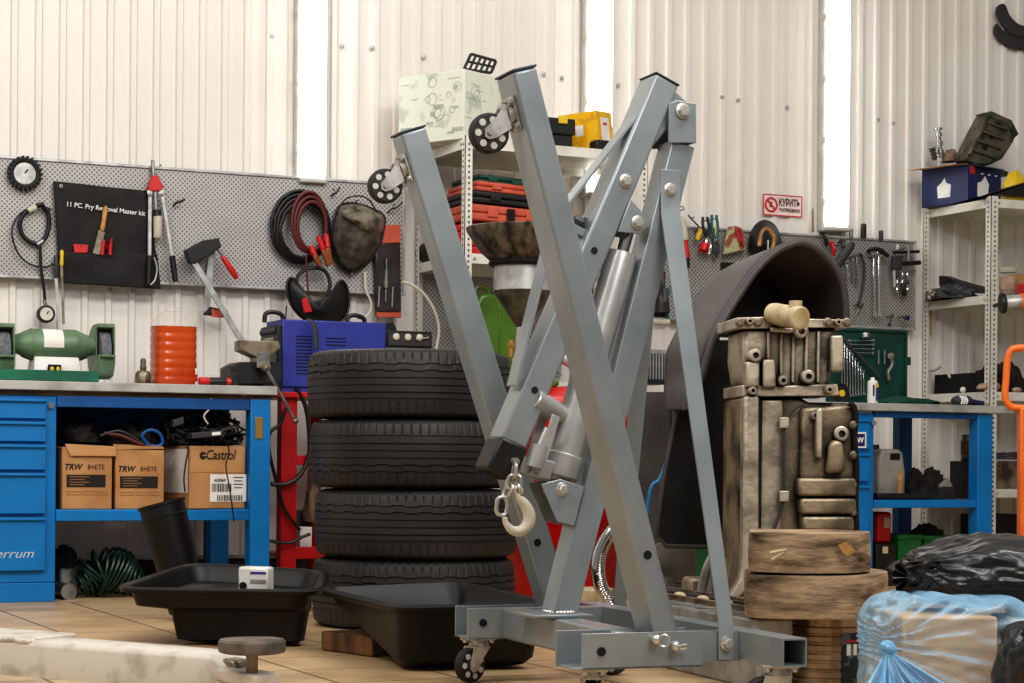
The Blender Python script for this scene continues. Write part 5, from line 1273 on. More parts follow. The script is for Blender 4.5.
# boards behind
gp = ground(668, 7.3)
zt_ = at(668, 392, d=7.3).z
MB().box(gp + ZV * (zt_ / 2), (.22, .02, zt_), rot_axes(R(-5))).build('leaning_board', 'board_grey', label='dark grey board standing behind the crane, left of the wheel arch liner', cat='board', bev=.003)
m = MB(); m.tube(spl([at(u, v, d=7.0) for u, v in ((686, 388), (680, 420), (670, 450), (660, 478), (648, 500))] + [ground(640, 7.0) + ZV * .01], 6), .006, 8); m.build('cable', 'cable_blue', label='thin blue cable hanging in front of the dark grey board', cat='cable')
m = MB(); m.tube(spl([at(u, v, d=7.2) for u, v in ((668, 390), (671, 420), (672, 450), (668, 480))] + [ground(664, 7.2) + ZV * .01], 6), .005, 8); m.build('cable', 'cable_black', label='thin black cable running down the dark grey board', cat='cable')
# ================================================================ NO-SMOKING SIGN
SY = WALL_Y - .018
def Wp(u, v, off=0): return at(u, v, Y=SY - off)
t = thing('no_smoking_sign', 'white and red no-smoking sign in Cyrillic lettering on the wall', 'sign', Wp(782, 217))
sa, sb, sc_, sd_ = Wp(763, 194), Wp(802, 196), Wp(802, 217.5), Wp(763, 215)
z1, z0 = (sa.z + sb.z) / 2, (sc_.z + sd_.z) / 2; sx0, sx1 = sa.x, sb.x; sw, sh = sx1 - sx0, z1 - z0; scx, scz = (sx0 + sx1) / 2, (z0 + z1) / 2
MB().box((scx, SY, scz), (sw, .004, sh)).build('sign_board', 'sign_pink', t, bev=.002)
MB().rhs((scx, SY - .002, scz), (scx, SY - .004, scz), sw, sh, .005, XV).build('red_border', 'sign_red', t)
ic = V((sx0 + sw * .20, SY - .004, scz)); MB().torus(ic, YV, sh * .31, .0055, 32, 6).build('ring', 'sign_red', t)
MB().beam(ic + XV * -sh * .21 + ZV * sh * .21, ic + XV * sh * .21 - ZV * sh * .21, .004, .010, YV).build('slash', 'sign_red', t)
MB().beam(ic + XV * -sh * .05 - ZV * sh * .1, ic + XV * sh * .02 + ZV * sh * .13, .003, .010, YV).build('cigarette', 'ink', t)
text('КУРИТЬ', V((sx0 + sw * .67, SY - .004, scz + sh * .15)), XV, ZV, sw * .54, sh * .36, 'ink', t, bold=.03)
text('ЗАПРЕЩЕНО!', V((sx0 + sw * .67, SY - .004, scz - sh * .22)), XV, ZV, sw * .54, sh * .20, 'ink', t, bold=.04)
# ================================================================ RIGHT PEGBOARD TOOLS
t = thing('inspection_lamp', 'hanging inspection lamp with clear tube and red handle beside the crane mast', 'lamp', W(685, 270))
MB().tube(spl([W(680, 214, .03), W(679, 209, .03), W(682, 206, .03), W(684, 210, .03), W(681, 217, .03)], 5), .003, 6).build('hook', 'steel', t)
MB().tube([W(680.5, 216, .04), W(682.5, 222, .04), W(685, 240, .04)], [.010, .019, .019], 14).build('lamp_tube', 'tape', t)
MB().tube([W(685, 240, .04), W(687, 258, .04)], [.013, .016], 12).build('handle', 'red_plastic', t)
MB().tube([W(687, 258, .04), W(688, 268, .04)], [.013, .010], 12).build('handle_end', 'black_plastic', t)
MB().lathe([(.008, 0), (.025, .006), (.024, .045), (.014, .05)], W(703, 252, .06), (W(703, 236, .05) - W(703, 252, .06)) + XV * .03, 18).build('red_cup', 'red_tank', label='dark red cup hanging left of the pliers on the pegboard', cat='cup')
def pliers(u, v0, v1, hm, label, gp_='pliers hanging on the pegboard', tilt_=0, jaw='chrome'):
    t = thing('pliers', label, 'pliers', W(u + tilt_, v1, .05), gp_)
    vm = v0 + (v1 - v0) * .58
    for s in (-1, 1): MB().tube(spl([W(u + s * 2.2, v0, .05), W(u + s * 3 + tilt_ * .3, v0 + (vm - v0) * .5, .05), W(u + s * .8 + tilt_ * .6, vm, .05)], 4), .0075, 8).build('handle', hm, t)
    for s in (-1, 1): MB().tube(spl([W(u + tilt_ * .6 - s * .8, vm, .05), W(u + tilt_ * .8 - s * 2.2, vm + (v1 - vm) * .45, .05), W(u + tilt_ - s * .4, v1, .05)], 4), [.008] * 4 + [.009] * 3 + [.004] * 2, 8).build('jaw', jaw, t)
    MB().cyl(W(u + tilt_ * .6, vm, .06), W(u + tilt_ * .6, vm, .04), .008).build('rivet', 'steel', t)
pliers(705, 217, 254, 'black_plastic', 'pliers with black handles and bright open jaws on the pegboard', tilt_=4)
pliers(714, 215, 258, 'teal', 'pliers with teal handles right of the black-handled pair', tilt_=3, jaw='dark_grey')
MB().tube([W(688, 215, .03), W(700, 228, .04)], .004, 6).build('thin_rod', 'dark_grey', label='thin dark rod sticking up left of the pliers', cat='rod')
for k, (u0, v0, u1, v1) in enumerate(((701, 229, 697, 240), (717, 226, 716, 240))): MB().beam(W(u0, v0, .045), W(u1, v1, .045), .010, .022, YV).build('spring_clip', 'yellow_plastic', label=('yellow clip between the red cup and the black pliers', 'yellow clip behind the teal pliers')[k], cat='clip', bev=.003)
t = thing('work_glove', 'patterned green and red work glove hung on the pegboard right of the pliers', 'glove', W(732, 258, .05))
MB().prism([W(u, v, .03) for u, v in ((727, 227), (733, 226), (740, 228), (743, 238), (744, 250), (722, 255), (724, 240))], -YV * .022).build('glove_palm', 'camo', t, bev=.006)
for k in range(3): MB().tube([W(736 + k * 2.5, 228 + k, .06), W(740 + k * 1.8, 242 + k * 2, .06)], .008, 8).build('finger', 'red_plastic' if k != 1 else 'dark_grey', t)
t = thing('face_mask', 'black rounded mask with a tan strap hanging above the wheel arch liner', 'mask', W(765, 250, .05))
dome(765, 244, [(750, 252), (750, 236), (755, 225), (764, 220), (774, 224), (780, 236), (781, 252), (766, 256)], .07, 'black_plastic', 'mask_shell', t, off=.03, n=8)
MB().tube(spl([W(759, 246, .12), W(762, 232, .12), W(768, 229, .12), W(774, 238, .12), W(772, 250, .12)], 6), .010, 8).build('strap', 'wood_handle', t)
MB().tube([W(768, 240, .13), W(768, 252, .13)], .006, 6).build('buckle', 'steel', t)
# small tools standing on the board's top edge
for k, (u, v0, v1, w_, mt, lb) in enumerate(((813, 207, 232, 1.3, 'dirty_metal', 'thin brown rod standing on the pegboard edge left of the lamp'), (851, 228, 238, 2.2, 'steel', 'small steel socket on the pegboard edge right of the lamp'), (863.5, 223, 238, 3.2, 'black_plastic', 'black rounded knob on the top edge of the right pegboard'), (881, 230, 240, 2.6, 'dark_grey', 'square dark socket on the top edge of the right pegboard'))):
    b_ = W(u, v1, .01); MB().lathe([(w_ * .0045, 0), (w_ * .0047, .003), (w_ * .0047, (v1 - v0) * .0046), (w_ * .003, (v1 - v0) * .005)], b_, ZV, 14).build('small_tool', mt, label=lb, cat='tool')
# wrenches, screwdrivers and others
def wrench(name, u0, v0, u1, v1, label, group=None, w_=.014, mat='chrome', off=.04, ring=.013):
    a, b = W(u0, v0, off), W(u1, v1, off); d = (b - a).normalized(); t = thing(name, label, 'wrench', b, group)
    MB().beam(a + d * ring, b - d * ring, .006, w_, YV).build('shaft', mat, t, bev=.002)
    MB().torus(a, YV, ring * .8, ring * .38, 18, 6).build('ring_end', mat, t)
    m = MB()
    s = d.cross(YV).normalized()
    m.prism([b - d * ring * 1.1 - s * w_ * .5, b - d * ring * .2 - s * ring, b + d * ring * .9 - s * ring * .8, b + d * ring * .9 - s * ring * .35, b + d * ring * .1, b + d * ring * .9 + s * ring * .35, b + d * ring * .9 + s * ring * .8, b - d * ring * .2 + s * ring, b - d * ring * 1.1 + s * w_ * .5], -YV * .007)
    m.build('open_end', mat, t); return t
wrench('combination_wrench', 874, 256, 874.5, 315, 'long bright wrench on the right pegboard, the left one of the pair', 'long wrench pair')
wrench('combination_wrench', 879, 254, 879, 315, 'long bright wrench on the right pegboard, the right one of the pair', 'long wrench pair')
MB().tube(spl([W(868, 252, .03), W(872, 249, .05), W(880, 250, .055), W(888, 256, .05)], 5), .012, 8).build('bracket', 'black_plastic', label='black curved bracket above the pair of long wrenches', cat='bracket')
for k, (u, v0, v1, lb) in enumerate(((847, 262, 276, 'short bright spanner hanging nearest the wheel arch liner'), (853, 256, 278, 'short grey spanner hanging left of the curved black pry bar'), (857, 254, 282, 'middling grey spanner hanging beside the curved black pry bar'))):
    wrench('short_spanner', u, v0, u + .5, v1, lb, None, .010, 'chrome' if k == 0 else 'steel', .035, .010)
MB().tube(spl([W(860, 253, .04), W(864, 264, .04), W(864, 280, .04), W(861, 296, .04), W(858, 305, .04)], 6), .008, 8).build('pry_bar', 'dark_grey', label='curved black pry bar hanging left of the two long wrenches', cat='pry bar')
def driver(u0, v0, u1, v1, hm, label):
    a, b = W(u0, v0, .05), W(u1, v1, .05); t = thing('screwdriver', label, 'screwdriver', b); d = b - a
    MB().tube([a, a + d * .05, a + d * .35, a + d * .42], [.008, .013, .012, .007], 12).build('handle', hm, t); MB().tube([a + d * .42, b], .004, 8).build('blade', 'steel', t)
driver(862, 303, 855, 316, 'dark_grey', 'dark screwdriver hanging low on the right pegboard')
MB().tube(spl([W(838, 254, .05), W(845, 250, .06), W(852, 246, .06), W(854, 243, .06)], 5), [.030, .026, .022, .018] * 4, 12).v
m = MB(); pts = spl([W(836, 266, .10), W(842, 258, .10), (W(848, 250, .10)), W(852, 243, .10)], 5); m.tube(pts, [.028 - .008 * i / (len(pts) - 1) for i in range(len(pts))], 12); m.build('handle_grip', 'dark_grey', label='thick dark grip poking out above the wheel arch liner', cat='grip')
t = thing('wall_rack', 'small rack of black and silver sockets at the right end of the pegboard', 'rack', W(903, 300, .05))
MB().tube([W(893, 252.5, .05), W(919, 251.5, .05)], .008, 8).build('rack_bar', 'black_plastic', t)
MB().tube([W(900, 264, .07), W(920, 262.5, .07)], .012, 8).build('rack_bar', 'black_plastic', t)
lo = W(890, 257, .06); MB().prism([W(u, v, .05) for u, v in ((891, 256), (900, 256), (899, 270), (890, 270))], -YV * .03).build('holder', 'dark_grey', t, bev=.003)
rr = random.Random(2)
for i in range(3):
    for j in range(3):
        c = W(897 + j * 5.2, 275 + i * 7.5, .045); MB().lathe([(.009, 0), (.010, .003), (.010, .022), (.008, .025)], c - ZV * .012, ZV, 12).build('socket', 'chrome' if (i + j) % 3 else 'dark_grey', t)
MB().tube([W(897, 250, .05), W(898, 245, .05)], .010, 8).build('socket', 'galvanized', t); MB().tube([W(908, 262, .05), W(908, 245, .05)], .010, 8).build('extension', 'steel', t)
MB().tube([W(894, 270, .06), W(894.5, 287, .06)], .008, 8).build('extension', 'galvanized', t)
driver(904.5, 296, 900, 264, 'black_plastic', 'black handled screwdriver slanting across the socket rack')
driver(909, 318, 898, 317, 'navy', 'screwdriver with a dark blue handle stuck level in the bottom of the right pegboard')
wrench('hook_spanner', 892, 316, 889, 325, 'tiny curved hook spanner at the bottom of the right pegboard', None, .006, 'dark_grey', .03, .009)
for k, (a, b, mt, lb) in enumerate((((823, 232), (826, 246), 'black_plastic', 'black clamp hung at the top of the right pegboard under the lamp'), ((831, 242), (834, 256), 'red_plastic', 'dull red handled tool just above the wheel arch liner'), ((842, 240), (843, 252), 'dark_grey', 'dark small tool left of the thick grip'))):
    m = MB(); m.tube([W(a[0], a[1], .04), W((a[0] + b[0]) / 2 + 1.5, (a[1] + b[1]) / 2, .05), W(*b, .04)], [.008, .012, .007], 8); m.box(W(a[0], a[1] + 1, .04), (.03, .02, .012)); m.build('hand_tool', mt, label=lb, cat='tool')
# ================================================================ RIGHT BENCH
RY = 7.62; RZ = .85; RD = .5
x0, x1 = at(808, 402, Y=RY).x, at(1013, 408, Y=RY).x
rb_ = thing('workbench', 'blue steel workbench on the right, in front of the corner shelving', 'workbench', ((x0 + x1) / 2, RY + RD / 2, 0), 'blue steel workbenches')
MB().box(((x0 + x1) / 2, RY + RD / 2, RZ - .018), (x1 - x0, RD + .02, .036)).build('worktop', 'bench_top', rb_, bev=.003)
la_, lb_ = at(979, 480, Y=RY).x, at(994, 480, Y=RY).x
cx0, cx1 = at(822, 480, Y=RY).x, at(876, 480, Y=RY).x
for y in (RY + .045,): MB().box(((la_ + lb_) / 2, y, .405), (lb_ - la_, .07, .81)).build('leg', 'blue_steel', rb_, bev=.004)
cx1 += .003
MB().box(((cx1 + la_) / 2, RY + .03, .80), (la_ - cx1, .03, .03)).build('rail', 'blue_dark', rb_, bev=.003)
zA, zB = at(910, 500, Y=RY).z, at(910, 508, Y=RY).z
MB().box(((cx1 + la_) / 2, RY + .03, (zA + zB) / 2), (la_ - cx1, .03, zA - zB)).build('shelf_rail', 'blue_steel', rb_, bev=.003)
MB().box(((cx1 + la_) / 2, RY + RD / 2, zA - .006), (la_ - cx1, RD - .06, .012)).build('shelf', 'blue_steel', rb_)
q = at(900, 540, Y=RY + RD - .04).x; MB().box((q + .01, RY + RD - .04, .405), (.075, .06, .81)).build('leg', 'blue_dark', rb_, bev=.004)
MB().box((cx1 + .001 + .08, RY + RD - .03, .60), (.16, .016, .42)).build('back_panel', 'blue_dark', rb_)
MB().lathe([(.012, 0), (.012, .01)], at(873, 423, Y=RY + .014), -YV, 16).build('lock', 'chrome', rb_)
cx1 -= .003
rc = thing('drawer_cabinet', 'blue drawer cabinet with a navy square badge under the right bench', 'cabinet', ((cx0 + cx1) / 2, RY + .24, 0))
MB().box(((cx0 + cx1) / 2, RY + .20, .405), (cx1 - cx0, .36, .80)).build('carcass', 'blue_steel', rc, bev=.003)
de = at(869.5, 480, Y=RY).x
for k, (v0, v1) in enumerate(((419, 448.5), (453.5, 481.5), (486, 534), (538, 575))):
    a_, b_ = at(850, v0, Y=RY).z, at(850, v1, Y=RY).z
    d = MB().box(((cx0 + de) / 2, RY + .012, (a_ + b_) / 2), (de - cx0, .022, a_ - b_)).build('drawer', 'blue_steel', rc, bev=.003)
    MB().box(((cx0 + de) / 2, RY - .002, a_ - .006), (de - cx0, .014, .012)).build('handle_lip', 'blue_steel', d, bev=.003)
    if k == 0:
        A, B2 = at(853, 432, Y=RY), at(865, 448, Y=RY); c = (A + B2) / 2; s = (B2.x - A.x)
        bd0 = MB().box((c.x, RY - .001, c.z), (s * 1.15, .003, abs(A.z - B2.z))).build('badge', 'white_print', d)
        MB().box((c.x, RY - .003, c.z), (s * .9, .002, abs(A.z - B2.z) * .78)).build('badge_field', 'navy', d)
        text('W', V((c.x + .004, RY - .005, c.z)), XV, ZV, s * .6, abs(A.z - B2.z) * .36, 'white_print', d, bold=.04)
# things on / under it
zS = zA
def Rb(u0, v0, u1, v1, dy, dep, z=None):
    lo, hi = wbox(u0, v0, u1, v1, RY + dy, dep)
    if z is not None: lo.z = z
    return lo, hi
lo, hi = Rb(879, 449, 906, 500, .10, .18, zS + .001); c = (lo + hi) / 2
t = thing('oil_jug', 'grey plastic oil jug with a yellow stripe on the shelf under the right bench', 'jug', V((c.x, c.y, zS)))
m = MB(); m.prism([V((lo.x, lo.y, zS + .001)), V((hi.x, lo.y, zS + .001)), V((hi.x, lo.y, zS + .13)), V((hi.x - .015, lo.y, hi.z - .02)), V((hi.x - .03, lo.y, hi.z)), V((lo.x + .02, lo.y, hi.z)), V((lo.x, lo.y, hi.z - .05))], YV * .18); m.build('jug_body', 'jug_grey', t, bev=.015, seg=3)
MB().box((hi.x - .035, lo.y - .002, zS + .08), (.02, .004, .10)).build('stripe', 'wood_handle', t)
MB().cyl((lo.x + .04, c.y, hi.z - .005), (lo.x + .04, c.y, hi.z + .02), .02).build('cap', 'black_plastic', t)
MB().box((c.x + .012, lo.y - .003, hi.z - .035), (.055, .006, .03)).build('grip_hole', 'hole_black', t, bev=.003)
lo, hi = Rb(878, 489, 932, 500, .05, .045, zS + .001); bx(lo, V((hi.x, hi.y, zS + .03))).build('flat_case', 'black_plastic', label='flat black case on the shelf in front of the grey jug', cat='case', bev=.006)
c = at(940, 475, Y=RY + .2); c.z = zS + .055
t = MB().box(c, (.10, .06, .05), (V((.85, 0, .5)).normalized(), YV, V((-.5, 0, .85)).normalized())).build('small_carton', 'jug_grey', label='pale grey carton tilted on the shelf right of the oil jug', cat='box', bev=.003)
heap('metal_scrap', 916, 960, 470, 500, RY + .14, .2, 'dark_cloth', 'dark heap of old parts under the tilted pale carton', 'parts', 7, amp=.4, zb=zS + .002)
m = MB(); t = thing('spray_tin', 'silver and brown tin standing in the dark behind the right bench leg', 'tin', at(962, 460, Y=RY + .36))
cc_ = at(968, 461, Y=RY + .34); MB().lathe([(.034, 0), (.036, .003), (.036, .125), (.032, .13)], cc_, ZV, 22).build('tin_body', 'steel', t)
MB().lathe([(.0364, .03), (.0364, .10)], cc_, ZV, 22, cap=(False, False)).build('paper_band', 'rag', t)
st_ = MB(); st_.box((cc_.x, cc_.y, (zS + cc_.z) / 2), (.13, .12, cc_.z - zS)); st_.build('dark_box', 'black_plastic', label='plain black box under the silver and brown tin', cat='box', bev=.004)
lo, hi = Rb(877, 512, 892, 537, .14, .12); lo.z = .20; 
t = thing('red_container', 'red container with a pale label on the crate under the right bench', 'container', V(((lo.x + hi.x) / 2, lo.y, .2)))
bx(lo, hi).build('body', 'red_paint', t, bev=.012); MB().box(((lo.x + hi.x) / 2 + .012, lo.y - .002, hi.z - .05), (.035, .003, .05)).build('label_sticker', 'glove', t)
lo, hi = Rb(876, 538, 896, 600, .10, .22, 0); hi.z = .198
t = thing('storage_crate', 'black crate with a small pale tag on the floor under the right bench', 'crate', V(((lo.x + hi.x) / 2, lo.y, 0)))
bx(lo, hi).build('crate_body', 'black_plastic', t, bev=.006); MB().box((at(885, 550, Y=lo.y).x, lo.y - .002, at(885, 550, Y=lo.y).z), (.03, .003, .032)).build('tag', 'nylon', t)
def crate(u0, v0, u1, mt, label):
    lo, hi = Rb(u0, v0, u1, 600, .12, .22, 0); t = thing('storage_crate', label, 'crate', V(((lo.x + hi.x) / 2, lo.y, 0)))
    xx, yy = (lo.x + hi.x) / 2, (lo.y + hi.y) / 2
    MB().rhs((xx, yy, 0), (xx, yy, hi.z), hi.x - lo.x, hi.y - lo.y, .006, XV).box((xx, yy, .004), (hi.x - lo.x, hi.y - lo.y, .008)).build('crate_body', mt, t)
    MB().rhs((xx, yy, hi.z - .018), (xx, yy, hi.z + .001), hi.x - lo.x + .012, hi.y - lo.y + .012, .01, XV).build('rim', mt, t)
crate(898, 535, 921, 'green_crate', 'green plastic crate on the floor under the right bench, beside the black crate')
crate(924, 536, 952, 'green_crate', 'green plastic crate on the floor under the right bench, nearest its right leg')
heap('cable_bundle', 922, 950, 525, 538, RY + .2, .14, 'dark_cloth', 'dark bundle lying on the right green crate', 'bundle', 3, amp=.3)
for k, (v, lb) in enumerate(((561, 'blue steel bar lying on the floor beside the sawn wood blocks, the upper one'), (570, 'blue steel bar lying on the floor beside the sawn wood blocks, the lower one'))):
    a, b = at(868, v, z=.02), at(896, v - 1 + k * 3, z=.02); MB().beam(a, b, .03, .035).build('steel_bar', 'blue_steel', label=lb, cat='bar', bev=.004)
# green tool case standing on the bench against the wall
lo, hi = Rb(830, 329, 906, 402, .34, .04, RZ)
t = thing('wrench_case', 'dark green open tool case of wrenches standing on the right bench', 'tool case', V(((lo.x + hi.x) / 2, lo.y, RZ)))
bx(lo, hi).build('case_back', 'green_case', t, bev=.006)
MB().rhs(V(((lo.x + hi.x) / 2, lo.y - .012, (lo.z + hi.z) / 2)), V(((lo.x + hi.x) / 2, lo.y + .01, (lo.z + hi.z) / 2)), hi.x - lo.x, hi.z - lo.z, .012, XV).build('case_rim', 'green_case', t)
MB().box((hi.x + .015, lo.y + .01, (lo.z * .4 + hi.z * .6)), (.03, .02, .04)).build('hinge', 'green_case', t, bev=.003)
PF_old = PF; PF = lo.y - .008
n_ = 9
for k in range(n_):
    u = 841.5 + k * 2.75; v0 = 338 + k * 4.2
    wrench('case_wrench', u, v0, u + .3, 396.5 - k * .3, 'slim bright wrench upright in the green case, number %s from the left' % ('one', 'two', 'three', 'four', 'five', 'six', 'seven', 'eight', 'nine')[k], 'upright wrenches in the green case', .006, 'chrome', .012, .006)
for k in range(4):
    wrench('case_wrench', 848.5 + k * 1.3, 340.5 + k * 4, 873 - k * .3, 340.5 + k * 4.2, 'small bright wrench lying level in the green case, %s of four' % ('top', 'second', 'third', 'lowest')[k], 'level wrenches in the green case', .005, 'chrome', .012, .006)
MB().beam(W(842, 338, .02), W(880, 378, .02), .010, .012, YV).build('wrench_rack', 'dark_grey', t)
t2 = thing('ratchet', 'steel ratchet clipped in the right half of the green case', 'ratchet', W(890, 380, .02))
MB().tube(spl([W(890, 355, .02), W(892, 364, .02), W(888, 372, .02), W(889, 380, .02)], 5), .009, 8).build('handle', 'steel', t2); MB().cyl(W(891, 356, .01), W(891, 356, .04), .016).build('head', 'dirty_metal', t2)
for k, u in enumerate((878.5, 884.5)): MB().tube([W(u, 350, .02), W(u, 364, .02)], .005, 8).build('case_bit', 'steel', label=('slim bit in the green case, the one nearer the wrenches', 'slim bit in the green case, the one nearer the ratchet')[k], cat='bit')
MB().lathe([(.022, 0), (.026, .004), (.024, .02), (.012, .026)], W(866, 338, .03), ZV, 20).build('grey_cup', 'steel', label='small grey cup clipped at the top of the green case', cat='cup')
PF = PF_old
c = at(872.5, 402, Y=RY + .06); c.z = RZ
t = thing('spray_can', 'white and blue spray can standing on the front of the right bench', 'spray can', c)
MB().lathe([(.023, 0), (.024, .003), (.024, .098), (.018, .106)], c, ZV, 22).build('can_body', 'paper_white', t)
MB().lathe([(.010, .105), (.011, .108), (.010, .118), (.004, .121)], c, ZV, 14).build('nozzle', 'white_print', t)
MB().grid(lambda i, j: c + V((.0246 * sin(R(0 + 95 * i)), -.0246 * cos(R(0 + 95 * i)), .012 + .08 * j)), 8, 2).build('blue_label', 'welder_blue', t)
MB().box(c + V((.008, -.0243, .082)), (.014, .002, .018)).build('yellow_mark', 'yellow_plastic', t)
MB().box(c + V((-.010, -.0235, .06)), (.008, .002, .05)).build('print_bar', 'navy', t)
t = thing('tape_reel', 'black tape reel with a yellow hub lying upright at the left of the right bench', 'reel', at(838, 402, Y=RY + .1))
c = at(838, 398, Y=RY + .12); c.z = RZ + .045; MB().lathe([(.02, 0), (.045, 0), (.045, .03), (.02, .03)], c, -YV, 28).build('reel_body', 'black_plastic', t); MB().lathe([(.0, 0), (.016, 0), (.016, .034), (.0, .034)], c, -YV, 20).build('hub', 'yellow_plastic', t)
heap('cable_pile', 880, 950, 398, 403.5, RY + .08, .14, 'green_case', 'low dark green coil of strap on the right bench', 'strap', 12, amp=.3, zb=RZ + .001)
t = thing('work_gloves', 'pair of dark work gloves with white stripes on the right bench', 'gloves', at(962, 405, Y=RY + .1))
heap_ = None
a = at(962, 405, Y=RY + .08); a.z = RZ
MB().ell(a + ZV * .022, (.055, .05, .03), n=20, m=10).build('glove_palm', 'dark_grey', t); 
for k in range(3): MB().tube(spl([a + V((-.045 + .014 * k, -.052, .006)), a + V((-.04 + .014 * k, -.056, .024)), a + V((-.035 + .014 * k, -.03, .045))], 4), .0045, 6).build('stripe', 'white_print', t)
for k in range(4): MB().tube([a + V((.03, -.03 + .02 * k, .02)), a + V((.10, -.035 + .022 * k, .012))], [.012, .009], 8).build('finger', 'navy', t)
a = at(986, 403, Y=RY + .12); a.z = RZ; MB().ell(a + ZV * .010, (.02, .02, .010), n=14, m=8).build('bottle_stopper', 'glove', label='small pinkish stopper on the right end of the right bench', cat='stopper')
# ================================================================ RIGHT SHELVING AND ITS LOAD
S1Y = 8.2
z1s = [zs(990, 198, S1Y), zs(988, 294.5, S1Y), zs(987, 391.5, S1Y), zs(985, 489, S1Y)]
s1x0, s1x1 = shelving('metal_shelving', 'white perforated shelving on the right with a blue crate on top', 990.5, S1Y, 1.1, .565, z1s[0] + .012, z1s, pw=.044)
zT = z1s[0] + .002
aB = rot_axes(R(40))
cor = at(968, 190, Y=S1Y + .21); hB = at(968, 164, Y=S1Y + .21).z - zT
wB, dB = .28, .30; cB = V((cor.x, cor.y, zT + hB / 2)) + aB[0] * (wB / 2) + aB[1] * (dB / 2)
t = thing('open_carton', 'dark blue box with open cardboard flaps on top of the right shelving', 'box', V((cB.x, cB.y, zT)))
MB().rhs(cB - ZV * hB / 2, cB + ZV * hB / 2, wB, dB, .006, aB[0]).box(cB - ZV * (hB / 2 - .004), (wB, dB, .006), aB).build('box_body', 'navy', t)
zt_ = cB.z + hB / 2
def flap(edge_mid, along, out, L_, w_, rise, nm='flap', mt='cardboard'):
    p = V(edge_mid); m = MB(); m.prism([p - along * w_ / 2, p + along * w_ / 2, p + along * w_ / 2 + out * L_ + ZV * rise, p - along * w_ / 2 + out * L_ + ZV * rise], ZV * .003); m.build(nm, mt, t)
top = V((cB.x, cB.y, zt_))
flap(top - aB[0] * wB / 2, aB[1], -aB[0], .12, dB, -.015)
flap(top + aB[0] * wB / 2, aB[1], aB[0], .12, dB, -.02, mt='black_plastic')
flap(top - aB[1] * dB / 2, aB[0], -aB[1], .04, wB * .8, -.012, mt='navy')
MB().prism([cB - aB[0] * (wB / 2 + .001) + aB[1] * x * dB + ZV * z * hB for x, z in ((-.12, -.30), (.14, -.30), (.16, .0), (.06, .10), (.0, .22), (-.04, .08), (-.14, .02))], -aB[0] * .002).build('white_print', 'white_print', t)
MB().prism([cB - aB[1] * (dB / 2 + .001) + aB[0] * x * wB + ZV * z * hB for x, z in ((-.22, -.30), (.08, -.30), (.12, .05), (.0, .25), (-.1, .1), (-.22, .05))], -aB[1] * .002).build('white_print', 'white_print', t)
MB().box(cB - aB[1] * (dB / 2 + .002) - aB[0] * wB * .38 + ZV * hB * .36, (.04, .003, .04), aB).build('red_mark', 'sign_red', t)
text('MOTOR' if False else '• • •', cB - aB[1] * (dB / 2 + .003) + aB[0] * wB * .12 + ZV * hB * .30, aB[0], ZV, wB * .5, .008, 'white_print', t)
# dark gearbox cover propped in the box
CYo = S1Y + .28
t = thing('sump_cover', 'dark olive ribbed engine cover propped up in the blue box', 'engine cover', at(985, 158, Y=CYo))
MB().prism([at(u, v, Y=CYo) for u, v in ((966, 160), (968, 153), (978, 132), (988, 113.5), (992, 113), (1010, 121), (1017, 134), (1014, 142), (1003, 159), (990, 165), (976, 165))], YV * .11).build('cover_body', 'olive_metal', t, bev=.014, seg=3)
MB().prism([at(u, v, Y=CYo - .01) for u, v in ((987, 112), (992, 111), (1012, 120), (1019, 134), (1015, 138), (1008, 124), (990, 117))], YV * .10).build('flange', 'olive_metal', t, bev=.004)
for k in range(4):
    f = k / 3; MB().beam(at(974 + 13 * f, 150 - 28 * f, Y=CYo - .008), at(996 + 12 * f, 158 - 28 * f, Y=CYo - .008), .014, .012, YV).build('rib', 'olive_metal', t, bev=.003)
for k in range(3): MB().box(at(985 + 6.5 * k, 147 - 11 * k, Y=CYo - .004), (.030, .012, .026), (V((.9, 0, -.35)).normalized(), YV, V((.35, 0, .9)).normalized())).build('recess', 'hole_black', t, bev=.004)
MB().beam(at(969, 155, Y=CYo - .01), at(988, 116, Y=CYo - .01), .02, .016, YV).build('rib', 'olive_metal', t, bev=.003)
for k, (u, v0, v1, lb) in enumerate(((938, 128, 158, 'tall bright threaded shaft standing in the left of the blue box'), (932, 148, 160, 'short dark shaft leaning in the left corner of the blue box'))):
    a, b = at(u + 3, v1, Y=S1Y + .46), at(u, v0, Y=S1Y + .46); d = (b - a); m = MB(); n_ = 7; L_ = d.length
    prof = []
    for i in range(n_): prof += [(.012 + .006 * (i % 2), L_ * i / n_), (.012 + .006 * (i % 2), L_ * (i + .9) / n_)]
    m.lathe(prof + [(.024, L_ * .93), (.024, L_), (.01, L_)], a, d, 16); m.build('threaded_shaft', 'chrome' if k == 0 else 'dark_grey', label=lb, cat='shaft')
heap('crumpled_paper', 950, 963, 150, 160, S1Y + .40, .1, 'rag', 'crumpled brown paper in the blue box between the shafts and the engine cover', 'paper', 5, amp=.3)
m = MB(); m.prism([at(u, v, Y=S1Y + .03) for u, v in ((948, 206), (975, 200), (1000, 190), (1030, 181), (1030, 197), (995, 194), (984, 198))], YV * .06); m.build('black_trim', 'black_plastic', label='long black trim piece lying along the front of the top shelf', cat='trim piece', bev=.006)
heap('yellow_bag', 1008, 1035, 172, 185, S1Y + .06, .09, 'yellow_plastic', 'yellow bag at the right edge of the top shelf behind the black trim piece', 'bag', 3, amp=.15, zb=zT + .001)
